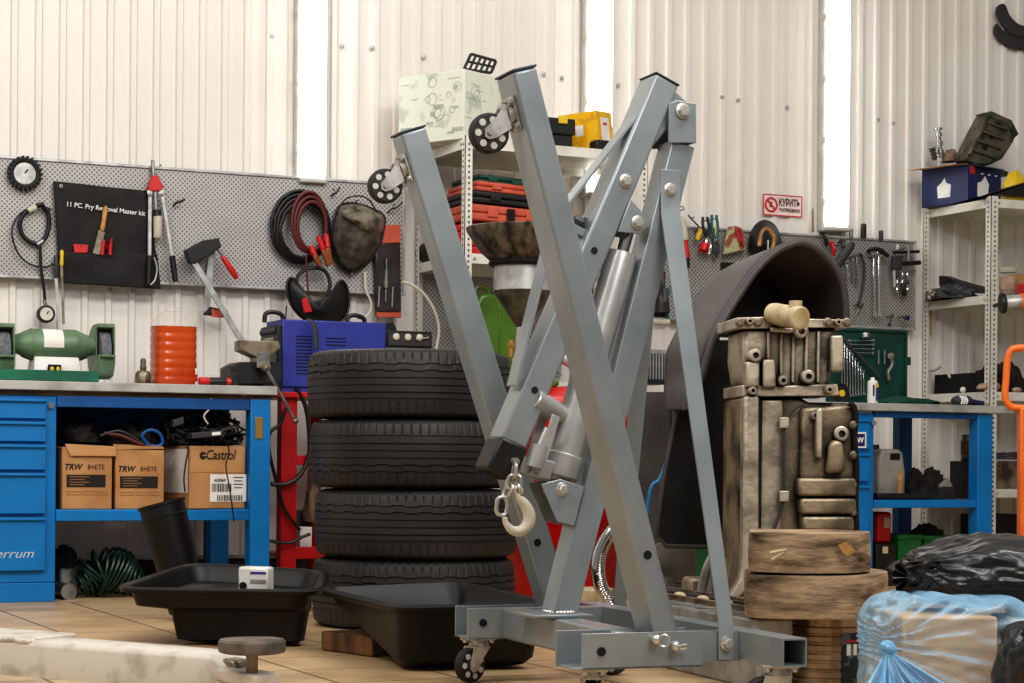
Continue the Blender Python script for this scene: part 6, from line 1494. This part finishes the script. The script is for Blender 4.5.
# second shelf
zM = z1s[1] + .001
c0 = lambda u, v, dy=.1: at(u, v, Y=S1Y + dy)
m = MB(); pts = [(921, 279), (929, 275), (945, 276), (957, 281), (952, 288), (935, 285)]
xP = V((s1x0 + .12, 0, 0)); m.prism([onplane(u, v, xP, XV) for u, v in pts], XV * .05); o_ = m.build('plastic_fairing', 'black_plastic', label='pointed black plastic fairing at the left of the middle shelf', cat='fairing', bev=.006)
m = MB(); xP = V((s1x0 + .09, 0, 0)); m.prism([onplane(u, v, xP, XV) for u, v in ((951, 279), (968, 284), (988, 289), (988, 293), (975, 293), (952, 288))], XV * .06); m.build('grey_fairing', 'foam_dark', label='grey and black fairing piece right of the pointed one on the middle shelf', cat='fairing', bev=.006)
heap('spare_parts', 934, 950, 290, 300, S1Y + .40, .12, 'dirty_metal', 'brown grey heap of metal parts under the pointed fairing', 'parts', 15, amp=.4, zb=zM + .001)
heap('spare_parts', 950, 986, 285, 297, S1Y + .22, .2, 'dark_grey', 'dark heap of parts under the grey fairing piece', 'parts', 25, amp=.4, zb=zM + .001)
c = at(1008, 296, Y=S1Y + .14); c.z = zM
t = thing('parts_jar', 'clear lidded jar with a patterned label on the middle shelf', 'jar', c)
hJ = at(1008, 268, Y=S1Y + .14).z - zM
MB().lathe([(.042, 0), (.046, .004), (.046, hJ * .78), (.040, hJ * .84)], c, ZV, 28).build('jar_body', 'clear_plastic', t)
MB().lathe([(.043, .004), (.043, hJ * .55)], c, ZV, 26).build('contents', 'rag', t)
MB().lathe([(.0465, hJ * .28), (.0465, hJ * .7)], c, ZV, 28, cap=(False, False)).build('paper_band', 'glove', t)
MB().lathe([(.043, hJ * .84), (.045, hJ * .86), (.045, hJ), (.040, hJ * 1.01)], c, ZV, 28).build('lid', 'tape', t)
for k, (u0, u1, v0, mt, lb) in enumerate(((1017, 1034, 274, 'cardboard', 'brown box at the right edge of the middle shelf behind the lamp'), (1017, 1030, 284, 'sign_red', 'small red packet by the patterned jar on the middle shelf'))):
    lo, hi = wbox(u0, v0, u1, v0 + 10, S1Y + (.26 if k == 0 else .10), .1); lo.z = zM; bx(lo, hi).build('packet', mt, label=lb, cat='packet', bev=.003)
# torch lamp clipped on the post
A, Bq = at(1000, 303.5, d=9.75), at(1040, 300, d=9.75); ad = (Bq - A); L_ = ad.length
t = thing('work_lamp', 'silver and orange work lamp with a black ring held level by the shelving post', 'lamp', (A + Bq) / 2 - ZV * .05)
MB().lathe([(.03, 0), (.048, .002), (.051, .012), (.048, .024), (.036, .028)], A, ad, 28).build('black_ring', 'black_plastic', t)
MB().lathe([(.034, .025), (.036, .028), (.036, .10)], A, ad, 28).build('lamp_barrel', 'galvanized', t)
MB().lathe([(.038, .10), (.039, .105), (.039, L_)], A, ad, 28).build('orange_grip', 'orange_tube', t)
MB().cyl(A + ad.normalized() * .012 + FV * .02, A + ad.normalized() * .012 + FV * .16, .010).build('bracket_stem', 'black_plastic', t)
# orange strip hanging on the wall behind
a, b = at(927, 310, Y=WALL_Y - .03), at(931, 335, Y=WALL_Y - .03)
MB().box((a + b) / 2, (abs(b.x - a.x), .01, abs(a.z - b.z))).build('orange_strip', 'wood_handle', label='narrow orange strip hanging on the wall under the middle shelf', cat='strip', bev=.002)
# third shelf
zL = z1s[2] + .001
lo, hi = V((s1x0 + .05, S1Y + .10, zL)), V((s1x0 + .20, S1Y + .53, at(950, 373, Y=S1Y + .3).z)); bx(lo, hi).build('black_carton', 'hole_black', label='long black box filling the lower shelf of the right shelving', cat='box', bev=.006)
m = MB(); pts = spl([onplane(u, v, V((s1x0 + .045, 0, 0)), XV) for u, v in ((928, 371), (935, 370), (942, 366), (947, 371), (950, 378))], 6); m.tube(pts, .008, 8); m.build('white_strap', 'tape', label='pale strap lying over the long black box', cat='strap')
t = thing('rubber_glove', 'pinkish crumpled glove lying in front of the long black box', 'glove', at(978, 391, Y=S1Y + .04))
a = onplane(980, 386, V((s1x0 + .06, 0, 0)), XV); a.z = zL + .028; a.y = S1Y + .06
MB().ell(a, (.05, .035, .028), n=20, m=10).build('glove_palm', 'glove', t)
for k in range(4): MB().tube(spl([a + V((-.03, -.02 + .012 * k, 0)), a + V((-.06, -.03 + .014 * k, .005)), a + V((-.075, -.03 + .016 * k, -.014))], 4), .010, 8).build('finger', 'glove', t)
a = onplane(963, 389, V((s1x0 + .03, 0, 0)), XV); a.z = zL + .016; MB().ell(a, (.016, .016, .016), n=14, m=8).build('white_ball', 'paper_white', label='small white ball left of the pinkish glove', cat='ball')
heap('dark_bundle', 998, 1035, 362, 391, S1Y + .12, .3, 'dark_cloth', 'black bundle on the lower shelf behind the orange handle', 'bundle', 22, amp=.3, zb=zL + .001)
a = at(1017, 388, Y=S1Y + .05); a.z = zL + .014; MB().ell(a, (.03, .02, .014), n=16, m=8).build('pink_cloth', 'glove', label='small pinkish cloth on the lower shelf inside the orange handle loop', cat='cloth')
# bottom shelf
zQ = z1s[3] + .001
lo, hi = wbox(1000, 461, 1045, 489, S1Y + .04, .26); lo.z = zQ
bx(lo, hi).build('metal_bin', 'dirty_metal', label='grey metal bin on the bottom shelf beside the orange post', cat='bin', bev=.004)
heap('spare_parts', 1000, 1035, 452, 463, S1Y + .08, .2, 'dark_grey', 'dark odds and ends heaped in the grey metal bin', 'parts', 31, amp=.3, zb=at(1010, 460, Y=S1Y + .06).z + .003)
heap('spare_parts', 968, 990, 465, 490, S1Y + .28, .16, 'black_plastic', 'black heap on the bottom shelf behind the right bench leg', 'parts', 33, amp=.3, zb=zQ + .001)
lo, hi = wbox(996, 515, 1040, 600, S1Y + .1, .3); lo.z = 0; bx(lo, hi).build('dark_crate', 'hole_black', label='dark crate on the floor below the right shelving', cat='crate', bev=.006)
# orange hand truck
OD = 6.9
t = thing('hand_truck', 'orange tubular hand truck standing behind the black refuse bag', 'hand truck', ground(1034, OD))
MB().tube(spl([at(u, v, d=OD) for u, v in ((1060, 347), (1020, 348), (1011, 351), (1007.5, 360), (1006, 380), (1005, 396), (1009, 405), (1018, 408), (1060, 408.5))], 6), .0125, 12).build('handle_loop', 'orange_tube', t)
pA = at(1026, 408, d=OD); pB = ground(1026, OD)
MB().beam(pA, pB + ZV * .05, .05, .045, RV).build('upright', 'orange_tube', t, bev=.006)
pC = at(1058, 408, d=OD); MB().beam(pC, ground(1058, OD) + ZV * .05, .05, .045, RV).build('upright', 'orange_tube', t, bev=.006)
MB().box((ground(1042, OD - .1) + ZV * .01), (.28, .2, .014), (RV, FV, ZV)).build('toe_plate', 'orange_tube', t)
for u in (1018, 1066): MB().lathe([(.03, -.02), (.09, -.02), (.09, .02), (.03, .02)], ground(u, OD + .06) + ZV * .09, RV, 24).build('wheel', 'rubber', t)
# dark gaskets hanging high on the wall
for k, (pts, lb) in enumerate((([(997, 6), (1003, 5), (1008, 16), (1016, 24), (1026, 27), (1040, 26), (1040, 38), (1022, 38), (1008, 33), (1000, 24), (995, 13)], 'curved dark grey foam piece high on the wall, the upper of two'), ([(995, 24), (1000, 30), (1010, 36), (1024, 40), (1040, 40), (1040, 49), (1020, 50.5), (1006, 47), (997, 40), (993, 31)], 'curved dark grey foam piece high on the wall, the lower of two'))):
    p = spl([V((u, v, 0)) for u, v in pts], 5, closed=True); MB().prism([at(q.x, q.y, Y=WALL_Y - .02 - .02 * (1 - k)) for q in p], -YV * .018).build('foam_piece', 'foam_dark', label=lb, cat='foam piece', bev=.003)
# ================================================================ WHEEL ARCH LINER
LQ = KQ; lp0 = at(770, 260, d=5.95)
def lp(u, v): return onplane(u, v, lp0, LQ)
rim_px = [(690, 410), (695, 392), (703, 372), (712, 342), (725, 317), (740, 293), (757, 269), (775, 252), (792, 244), (803, 242.5), (816, 248), (831, 262), (841, 279), (845, 300), (846, 326)]
rim = spl([lp(u, v) for u, v in rim_px], 5)
DEPL = .37
t = thing('wheel_arch_liner', 'large dark plastic wheel arch liner standing on edge behind the dirty gearbox', 'wheel arch liner', ground(700, 6.1))
nr = len(rim); cen = lp(775, 400)
def lin_pt(i, j):
    k = min(nr - 1, int(round(i * (nr - 1)))); p = rim[k]; s = DEPL * j * (.62 + .38 * min(1, i / .22))
    d = (cen - p).normalized()
    return p + LQ * s + d * (.012 * sin(pi * j) * 0 + .03 * j * j)
MB().grid(lin_pt, nr, 12).build('arch_shell', 'liner', t, solid=.006, ang=50)
MB().tube(rim, .012, 10).build('rolled_rim', 'liner', t)
MB().tube([p + LQ * .03 + (p - cen).normalized() * .004 for p in rim], .006, 8).build('stiffening_bead', 'liner', t)
def face_pt(i, j):                                                           # closed back wall of the arch
    k = min(nr - 1, int(round(i * (nr - 1)))); p = rim[k]; d = (cen - p); q = p + d.normalized() * .03 + LQ * DEPL * (.62 + .38 * min(1, i / .22))
    q2 = V((cen.x, cen.y, q.z)) + LQ * DEPL
    return q.lerp(q2, j)
MB().grid(face_pt, nr, 8).build('back_wall', 'black_plastic', t, ang=60)
fp = lp0 + LQ * .14
MB().prism([onplane(u, v, fp, LQ) for u, v in ((678, 404), (690, 372), (720, 340), (775, 340), (775, 500), (770, 548), (666, 546), (656, 535), (663, 480))], LQ * .012).build('lower_panel', 'black_plastic', t, bev=.004)
MB().tube([onplane(u, v, fp, LQ) for u, v in ((678, 404), (663, 480), (656, 535), (666, 546), (740, 548))], .007, 8).build('panel_edge', 'liner', t)
m = MB(); q = lp(790, 247) + LQ * .05; m.tube([q - KP * .02, q + KP * .01 + ZV * .01, q + KP * .05], [.008, .012, .006], 8); m.build('clip', 'black_plastic', t)
# grey drum it stands on, and pieces beside it
dg = ground(676, 6.35); zt_ = at(676, 541, d=6.2).z - .012
t = thing('concrete_pipe', 'grey concrete pipe under the lower end of the wheel arch liner', 'pipe', dg)
MB().lathe([(.060, 0), (.068, .003), (.068, zt_ - .02), (.066, zt_ - .004), (.050, zt_), (.050, .02)], dg, ZV, 32).build('pipe_body', 'grey_drum', t)
MB().torus(dg + ZV * (zt_ * .62), ZV, .0685, .004, 32, 6).build('seam', 'grey_drum', t)
heap('broken_stone', 648, 690, 575, 605, 5.95 * .9, .16, 'grey_drum', 'broken pale stone lying in front of the concrete pipe', 'stone', 41, amp=.3)
lo = at(712, 560, d=6.0); MB().box(ground(705, 6.9) + ZV * .22, (.12, .1, .44), (RV, FV, ZV)).build('green_canister', 'green_crate', label='green canister standing in the dark under the wheel arch liner', cat='canister', bev=.012)
t = thing('engine_mount', 'dark cast engine mount between the concrete pipe and the gearbox', 'engine mount', ground(705, 5.75))
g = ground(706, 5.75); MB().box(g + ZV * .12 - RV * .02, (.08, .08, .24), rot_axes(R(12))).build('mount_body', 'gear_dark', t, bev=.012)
for k in range(2): MB().tube(spl([at(u + k * 8, v, d=5.66) for u, v in ((700, 598), (703, 580), (709, 562), (716, 552))], 6), .012, 10).build('pipe', 'steel', t)
# ================================================================ GEARBOX
GD = 5.62; gA = rot_axes(R(6)); gO = at(790, 460, d=GD)
def gp(u, v, o=0): return onplane(u, v, gO, gA[1]) - gA[1] * o
gb = thing('gearbox', 'dirty cast aluminium gearbox standing upright in front of the wheel arch liner', 'gearbox', ground(790, GD + .12))
def gprism(pts, front, back, name, mat, bev=.008, par=None, seg=2):
    m = MB(); P = [gp(u, v, front) for u, v in pts]; m.prism(P, gA[1] * (front + back)); return m.build(name, mat, par or gb, bev=bev, seg=seg)
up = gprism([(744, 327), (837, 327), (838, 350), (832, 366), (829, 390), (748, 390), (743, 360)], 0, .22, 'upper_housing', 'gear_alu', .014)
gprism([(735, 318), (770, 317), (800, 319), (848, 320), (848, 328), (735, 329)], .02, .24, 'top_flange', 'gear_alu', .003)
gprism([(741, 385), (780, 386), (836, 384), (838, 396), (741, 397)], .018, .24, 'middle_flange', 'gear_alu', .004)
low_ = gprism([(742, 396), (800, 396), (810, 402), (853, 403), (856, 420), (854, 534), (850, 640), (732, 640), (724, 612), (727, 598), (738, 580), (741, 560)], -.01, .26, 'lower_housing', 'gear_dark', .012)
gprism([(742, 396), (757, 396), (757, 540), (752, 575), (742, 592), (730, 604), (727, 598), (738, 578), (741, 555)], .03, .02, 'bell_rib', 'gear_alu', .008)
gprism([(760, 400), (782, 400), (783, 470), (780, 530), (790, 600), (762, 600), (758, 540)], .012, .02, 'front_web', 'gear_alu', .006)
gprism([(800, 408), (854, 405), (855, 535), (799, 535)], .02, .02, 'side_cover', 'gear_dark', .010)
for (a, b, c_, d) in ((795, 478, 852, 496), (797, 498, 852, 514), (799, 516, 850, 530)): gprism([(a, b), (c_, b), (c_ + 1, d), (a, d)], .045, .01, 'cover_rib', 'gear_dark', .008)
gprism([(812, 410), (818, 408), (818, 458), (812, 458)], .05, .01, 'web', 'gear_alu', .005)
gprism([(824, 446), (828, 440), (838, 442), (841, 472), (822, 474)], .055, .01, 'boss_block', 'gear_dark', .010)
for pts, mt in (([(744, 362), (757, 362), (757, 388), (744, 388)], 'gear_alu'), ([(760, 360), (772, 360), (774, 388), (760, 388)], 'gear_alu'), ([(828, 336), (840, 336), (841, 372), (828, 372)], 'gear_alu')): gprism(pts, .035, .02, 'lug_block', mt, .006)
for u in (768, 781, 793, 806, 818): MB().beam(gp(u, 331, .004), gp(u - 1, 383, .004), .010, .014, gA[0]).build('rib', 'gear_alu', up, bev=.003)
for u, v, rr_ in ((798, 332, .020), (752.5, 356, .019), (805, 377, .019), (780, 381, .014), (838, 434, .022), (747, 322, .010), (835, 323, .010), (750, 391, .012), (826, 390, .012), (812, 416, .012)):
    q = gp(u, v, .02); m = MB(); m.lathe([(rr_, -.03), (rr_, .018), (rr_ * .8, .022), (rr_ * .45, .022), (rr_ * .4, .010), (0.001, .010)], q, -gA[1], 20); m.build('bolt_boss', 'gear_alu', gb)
for u in (738, 756, 779, 826, 845): MB().hexbolt(gp(u, 323, .02), -gA[1], .010, .012).build('bolt', 'dirty_metal', gb)
MB().beam(gp(768, 330, .025), gp(806, 332, .025), .014, .014, gA[1]).build('breather_tube', 'gear_alu', gb, bev=.004)
MB().tube(spl([gp(u, v, .03) for u, v in ((800, 404), (791, 410), (783, 420), (781, 440), (781, 470), (781, 495), (778, 512), (770, 532))], 6), .0045, 8).build('oil_line', 'dark_grey', gb)
for v in (423, 496): MB().box(gp(781, v, .035), (.026, .014, .03), gA).build('line_clip', 'gear_alu', gb, bev=.002)
m = MB(); pts = [gp(u, v, .03) for u, v in ((846, 404), (851, 407), (853, 418), (852, 440), (854, 470), (853, 500), (854, 530))]; m.tube(spl(pts, 5), .008, 8); m.build('gasket_edge', 'hole_black', gb)
for v in (425, 455, 485, 512): MB().hexbolt(gp(850, v, .035), -gA[1], .008, .010).build('bolt', 'dirty_metal', gb)
MB().tube(spl([gp(u, v, .02) for u, v in ((757, 400), (757, 470), (756, 530), (752, 560), (740, 590))], 6), .006, 8).build('casting_seam', 'hole_black', gb)
# pale plastic reservoir lying on top
A, Bq = at(771, 313, d=GD - .02), at(800, 318, d=GD - .14)
ad = (Bq - A); L_ = ad.length
t = thing('plastic_reservoir', 'pale yellowish plastic reservoir lying on top of the gearbox', 'reservoir', (A + Bq) / 2 - ZV * .03)
MB().lathe([(.018, 0), (.028, .006), (.030, .02), (.030, L_ - .02), (.033, L_ - .016), (.033, L_), (.028, L_ + .004), (.001, L_ + .004)], A, ad, 28).build('reservoir_body', 'nylon', t)
MB().cyl(A.lerp(Bq, .85) + ZV * .02, A.lerp(Bq, .85) + ZV * .045, .018).build('neck', 'nylon', t)
# ================================================================ LADDER TROUGH BEHIND THE CRANE
zr = .206
Pa, Pb = at(640, 589.5, z=zr), at(758, 607.8, z=zr); dT = (Pb - Pa).normalized(); sT = dT.cross(ZV).normalized()
if sT.dot(FV) < 0: sT = -sT
t = thing('steel_trough', 'low dirty steel trough with slotted top rails between the crane base and the wood blocks', 'trough', (V((Pa.x, Pa.y, 0)) + V((Pb.x, Pb.y, 0))) / 2)
g0, g1 = V((Pa.x, Pa.y, 0)), V((Pb.x, Pb.y, 0)); L_ = (g1 - g0).length
MB().prism([g0 + ZV * .0, g0 + ZV * (zr - .03), g0 + ZV * (zr - .03) + sT * .10, g0 + sT * .10], g1 - g0).build('trough_body', 'galvanized', t, bev=.006)
for s, dz in ((.0, 0), (.045, .003), (.09, .006)): MB().beam(g0 + sT * s + ZV * (zr - .006 + dz), g1 + sT * s + ZV * (zr - .006 + dz), .010, .014, sT).build('top_rail', 'dark_grey' if s == .045 else 'dirty_metal', t, bev=.002)
for k in range(9):
    q = g0 + dT * (L_ * (k + .5) / 9) + ZV * (zr - .012); MB().beam(q, q + sT * .09, .014, .010, dT).build('cross_bar', 'steel', t, bev=.002)
for k in range(5): q = g0 + dT * (L_ * (k * .2 + .08)) + ZV * (zr - .004) + sT * .03; MB().ell(q, (.03, .014, .010), (dT, sT, ZV), 12, 8).build('loose_link', 'nylon', t)
# ================================================================ RIBBED DRUM AND WOOD BLOCKS
WD = 5.08; cg = ground(829, WD + .05); zc = at(829, 616, d=WD).z
t = thing('ribbed_drum', 'shiny brown ribbed drum with a printed label standing under the sawn wood blocks', 'drum', cg)
rD = px(38, WD); prof = [(rD * .96, 0)]; z = .006
while z < zc - .02: prof += [(rD, z), (rD * 1.0, z + .012), (rD * .965, z + .016), (rD * .965, z + .019)]; z += .0225
prof += [(rD * .98, zc - .004), (rD * .9, zc)]
MB().lathe(prof, cg, ZV, 48).build('drum_body', 'brown_shiny', t)
a0 = math.atan2(-FV.y, -FV.x)
def onD(a, z, k=1.015): return cg + V((cos(a) * rD * k, sin(a) * rD * k, z))
MB().grid(lambda i, j: onD(a0 + R(12) + R(74) * i, .01 + (zc - .05) * j), 18, 2).build('printed_label', 'navy_label', t)
for k in range(4): MB().grid(lambda i, j: onD(a0 + R(20 + 12 * k) + R(7) * i, .085 + (.028) * j, 1.02), 4, 2).build('label_print', 'paper_white', t)
MB().grid(lambda i, j: onD(a0 + R(18) + R(55) * i, .118 + .006 * j, 1.02), 10, 2).build('label_stripe', 'sign_red', t)
def slab(pts_top, ztop, zbot, label, seed, mt='wood_old'):
    P = spl([V((p.x, p.y, 0)) for p in pts_top], 5, closed=True); n = len(P); m = MB(); L = 7
    for l in range(L):
        z = zbot + (ztop - zbot) * l / (L - 1)
        for k, p in enumerate(P):
            c = sum(P, V((0, 0, 0))) / n; q = p - c; w = 1 + .018 * noise.noise(V((p.x * 9, p.y * 9, z * 14 + seed))) - (.012 if l in (0, L - 1) else 0)
            m.v.append(V((c.x + q.x * w, c.y + q.y * w, z + .004 * noise.noise(V((p.x * 6, p.y * 6, seed))))))
    for l in range(L - 1):
        for k in range(n): m.f.append((l * n + k, l * n + (k + 1) % n, (l + 1) * n + (k + 1) % n, (l + 1) * n + k))
    m.f += [tuple(range(n))[::-1], tuple((L - 1) * n + k for k in range(n))]
    return m.build('wood_block', mt, label=label, cat='wood block', group='stacked sawn wood blocks', ang=40)
zb1 = at(800, 575, d=4.98).z; zb2 = at(800, 533, d=5.0).z
def ring_px(us, ds, z): return [at(u, 600, d=d) for u, d in zip(us, ds)]
w1 = slab([ground(u, d) for u, d in ((746, 5.10), (752, 4.98), (800, 4.93), (855, 4.95), (884, 5.06), (888, 5.2), (870, 5.32), (800, 5.36), (752, 5.28))], zb1, zc + .002, 'wide sawn wood block stained dark with oil, the lower of two on the ribbed drum', 1)
w2 = slab([ground(u, d) for u, d in ((750, 5.10), (754, 4.98), (800, 4.94), (842, 4.95), (866, 5.03), (871, 5.14), (858, 5.26), (800, 5.33), (755, 5.27))], zb2, zb1 + .006, 'sawn wood block with two nails, the upper of two on the ribbed drum', 5)
for a, b in (((770, 553), (786, 550)), ((772, 560), (785, 552))): MB().cyl(at(a[0], a[1], d=4.925), at(b[0], b[1], d=4.915), .004, n=8).build('nail', 'nylon', w2)
MB().prism([at(u, v, d=4.93) for u, v in ((838, 545), (846, 542), (856, 551), (848, 556), (843, 553))], -FV * .006).build('wood_chip', 'wood_handle', w2)
# ================================================================ REFUSE BAGS
def bag_shell(c, half, ax, ridge_c, amp, seed, e=3.2, nu=110, nv=64, lump=.05, freq=20, sag=0, amp2=0.0):
    m = MB()
    def f(i, j):
        th, ph = 2 * pi * i, pi * (j - .5)
        d = V((cos(ph) * cos(th), cos(ph) * sin(th), sin(ph)))
        k = (abs(d.x) ** e + abs(d.y) ** e + abs(d.z) ** e) ** (-1 / e)
        p = d * k
        w = 1 + lump * noise.noise(d * 2.2 + V((seed, 0, 0))) + lump * .5 * noise.noise(d * 5 + V((0, seed, 0)))
        w += amp2 * (abs(noise.noise(d * 9 + V((seed, seed, 0)))) - .2)
        q = c + ax[0] * (p.x * half[0] * w) + ax[1] * (p.y * half[1] * w) + ax[2] * (p.z * half[2] * w)
        v = q - ridge_c; dist = v.length
        a = math.atan2(v.dot(ax[2]), v.dot(ax[0])); fo = max(0, 1 - dist / .45)
        q = q + (q - c).normalized() * (amp * (sin(a * freq + 3 * noise.noise(d * 3)) + .6 * sin(a * freq * 1.7 + 2)) * (.25 + fo))
        pin = max(0, 1 - dist / .10) ** 2
        return q.lerp(ridge_c, pin * .55)
    return m.grid(f, nu, nv, cu=True)
bA = rot_axes(R(4)); bd = 4.25
f0, f1 = at(862, 600, d=bd), at(1003, 612, d=bd)
kn = at(886, 649, d=bd - .07)
cB = at(938, 655, d=bd + .20); hx = px(81, bd + .05) * 1.0
zt_ = at(930, 596, d=bd + .05).z
bag = thing('refuse_bag', 'knotted translucent blue refuse bag with a cardboard box inside', 'bag', V((cB.x, cB.y, 0)), 'refuse bags')
hz = zt_ / 2
cB = V((at(949, 650, d=bd + .20).x, at(949, 650, d=bd + .20).y, hz))
bag_shell(cB, (px(83, bd + .1), .20, hz * 1.0), bA, kn, .0070, 3, e=4.5, lump=.03, freq=24, nu=240, nv=140).build('bag_film', 'bag_blue', bag, ang=80)
xA, xB = at(893, 640, d=bd + .06), at(1001, 640, d=bd + .06)
MB().box(V(((xA.x + xB.x) / 2, (xA.y + xB.y) / 2, zt_ / 2 - .016)) + bA[1] * .145 + bA[0] * .012, ((xB - xA).length * .90, .26, zt_ - .060), bA).build('boxed_content', 'cardboard_light', bag, bev=.006)
MB().box(at(1012, 640, d=bd + .22) - ZV * (at(1012, 640, d=bd + .22).z - zt_ * .42), (.05, .2, zt_ * .78), bA).build('white_content', 'paper_white', bag, bev=.01)
# knot and loose skirt of the bag mouth
k1 = MB(); k1.torus(kn - FV * .012, (FV + RV * .3), .011, .008, 20, 8); k1.torus(kn - FV * .016 + ZV * .004, (ZV + RV * .6), .009, .007, 18, 8); k1.build('knot', 'bag_blue_dense', bag)
def skirt(i, j):
    a = R(-128) + R(98) * i; r = .010 + .17 * j ** .8 * (.75 + .35 * noise.noise(V((i * 6, 3, 0))))
    d = RV * cos(a) + ZV * sin(a)
    fold = .020 * sin(i * 34 + 2 * noise.noise(V((i * 8, j * 2, 0)))) + .010 * sin(i * 71 + 1)
    return kn - FV * (.022 + .045 * sin(pi * min(1, j * .7)) + fold * min(1, j * 2)) + d * r
MB().grid(skirt, 160, 24).build('bag_mouth', 'bag_blue_dense', bag, ang=80)
# black bag lying on top
cb = at(985, 575, d=bd + .32); 
bk = thing('refuse_bag', 'glossy black refuse bag lying on top of the blue bag', 'bag', cb - ZV * .1, 'refuse bags')
def blk(i, j):
    th, ph = 2 * pi * i, pi * (j - .5)
    d = V((cos(ph) * cos(th), cos(ph) * sin(th), sin(ph)))
    x = d.x; top = .078 * (.55 + .45 * min(1, max(0, (x + 1) / 1.2)))
    e = 2.6; k = (abs(d.x) ** e + abs(d.y) ** e + abs(d.z) ** e) ** (-1 / e); p = d * k
    w = 1 + .06 * noise.noise(d * 2.4 + V((4, 0, 0)))
    zs_ = (.092 if d.z > 0 else .070) * (1 - .50 * max(0, -p.x) ** 1.5 * (1 if d.z > 0 else .2))
    q = cb + RV * (p.x * .208 * w) + FV * (p.y * .20 * w) + ZV * (p.z * zs_ * w)
    kk = cb - RV * .165 - FV * .13 + ZV * .035
    v = q - kk; a = math.atan2(v.dot(ZV), v.dot(RV)); fo = max(0, 1 - v.length / .42)
    q += (q - cb).normalized() * (.0045 * sin(a * 17 + 4 * noise.noise(d * 3)) * (.3 + fo) + .012 * (abs(noise.noise(d * 3.5 + V((9, 2, 0)))) - .2) + .0025 * noise.noise(d * 9))
    return q
MB().grid(blk, 150, 80, cu=True).build('bag_film', 'bag_black', bk, ang=80)
kk = cb - RV * .19 - FV * .10 + ZV * .0
MB().grid(lambda i, j: kk + (RV * -cos(R(-60) + R(120) * i) * (.01 + .03 * j) + ZV * sin(R(-60) + R(120) * i) * (.01 + .035 * j)) - FV * (.01 * sin(i * 30)), 40, 6).build('gathered_end', 'bag_black', bk, ang=80)
c3 = at(1040, 662, d=bd - .12); c3.z = .125
b3 = thing('refuse_bag', 'black refuse bag on the floor at the right edge, in front of the blue bag', 'bag', V((c3.x, c3.y, 0)), 'refuse bags')
bag_shell(c3, (.085, .12, .125), rot_axes(0), c3 + ZV * .13, .004, 8, e=2.4, lump=.10, freq=14, amp2=.05).build('bag_film', 'bag_black', b3, ang=80)
# ================================================================ SHORT HOOKS CARRYING THE WALL TOOLS
bpy.context.view_layer.update()
def world_box(o):
    lo = V((1e9,) * 3); hi = V((-1e9,) * 3)
    for q in [o] + list(o.children_recursive):
        if q.type == 'MESH':
            for c in q.bound_box:
                w_ = q.matrix_world @ V(c)
                for i in range(3): lo[i] = min(lo[i], w_[i]); hi[i] = max(hi[i], w_[i])
    return lo, hi
for o in [q for q in bpy.data.objects if q.name.startswith('foam_piece')]:
    lo, hi = world_box(o); MB().cyl(((lo.x + hi.x) / 2, hi.y - .008, lo.z + .05), ((lo.x + hi.x) / 2, WALL_Y, lo.z + .05), .004, n=8).build('hanging_hook', 'dark_grey', o)
for o in [q for q in bpy.data.objects if q.parent is None and q.get('category') and q.get('kind') is None]:
    lo, hi = world_box(o)
    if o['category'] in ('pegboard', 'shelving', 'sign', 'tube', 'engine crane', 'workbench') or lo.z < .95 or hi.z > 2.0 or not (PEG_Y - .16 < hi.y < PEG_Y + .003): continue
    x, z = (lo.x + hi.x) / 2, hi.z - min(.02, (hi.z - lo.z) * .2)
    MB().cyl((x, hi.y - .01, z), (x, PEG_Y + .0004, z), .003, n=8).build('hanging_hook', 'dark_grey', o)
# ================================================================ LIGHT AND CAMERA
def area(name, loc, target, sx, sy, power, col=(1, .97, .93)):
    l = bpy.data.lights.new(name, 'AREA'); l.shape = 'RECTANGLE'; l.size = sx; l.size_y = sy; l.energy = power; l.color = col
    o = bpy.data.objects.new(name, l); COL.objects.link(o); o.location = loc
    o.rotation_euler = (V(target) - V(loc)).to_track_quat('-Z', 'Y').to_euler(); return o
area('ceiling_strip', (-2.0, 3.2, 4.6), (-.2, 6.8, .7), 3.5, 1.0, 140)
area('ceiling_strip', (3.4, 3.2, 4.6), (2.2, 6.4, .5), 3.5, 1.0, 125)
area('ceiling_strip', (1.0, 5.6, 5.0), (1.2, 8.6, 2.0), 8.0, .6, 60)
area('front_fill', (2.3, .6, 3.4), (.9, 6.0, 1.3), 1.6, 1.0, 70, (1, .99, .97))  # added fill from an unseen source, brightens the crane's near faces
wd = bpy.data.worlds.new('world'); SC.world = wd; wd.use_nodes = True
wd.node_tree.nodes['Background'].inputs[0].default_value = (.95, .93, .90, 1); wd.node_tree.nodes['Background'].inputs[1].default_value = .2
cd = bpy.data.cameras.new('camera'); co = bpy.data.objects.new('camera', cd); COL.objects.link(co)
cd.sensor_fit = 'HORIZONTAL'; cd.sensor_width = 36; cd.lens = 36 * F_PX / 1024; cd.shift_y = (HOR - 341.5) / 1024; cd.clip_start = .05; cd.clip_end = 100
mm = Matrix(((*CX, 0), (*CY, 0), (*(-FV), 0), (0, 0, 0, 1))).transposed(); mm.translation = CAM; co.matrix_world = mm
SC.camera = co
SC.view_settings.view_transform = 'Standard'; SC.view_settings.look = 'Medium High Contrast'; SC.view_settings.exposure = 0.12
try: SC.cycles.use_denoising = True
except Exception: pass
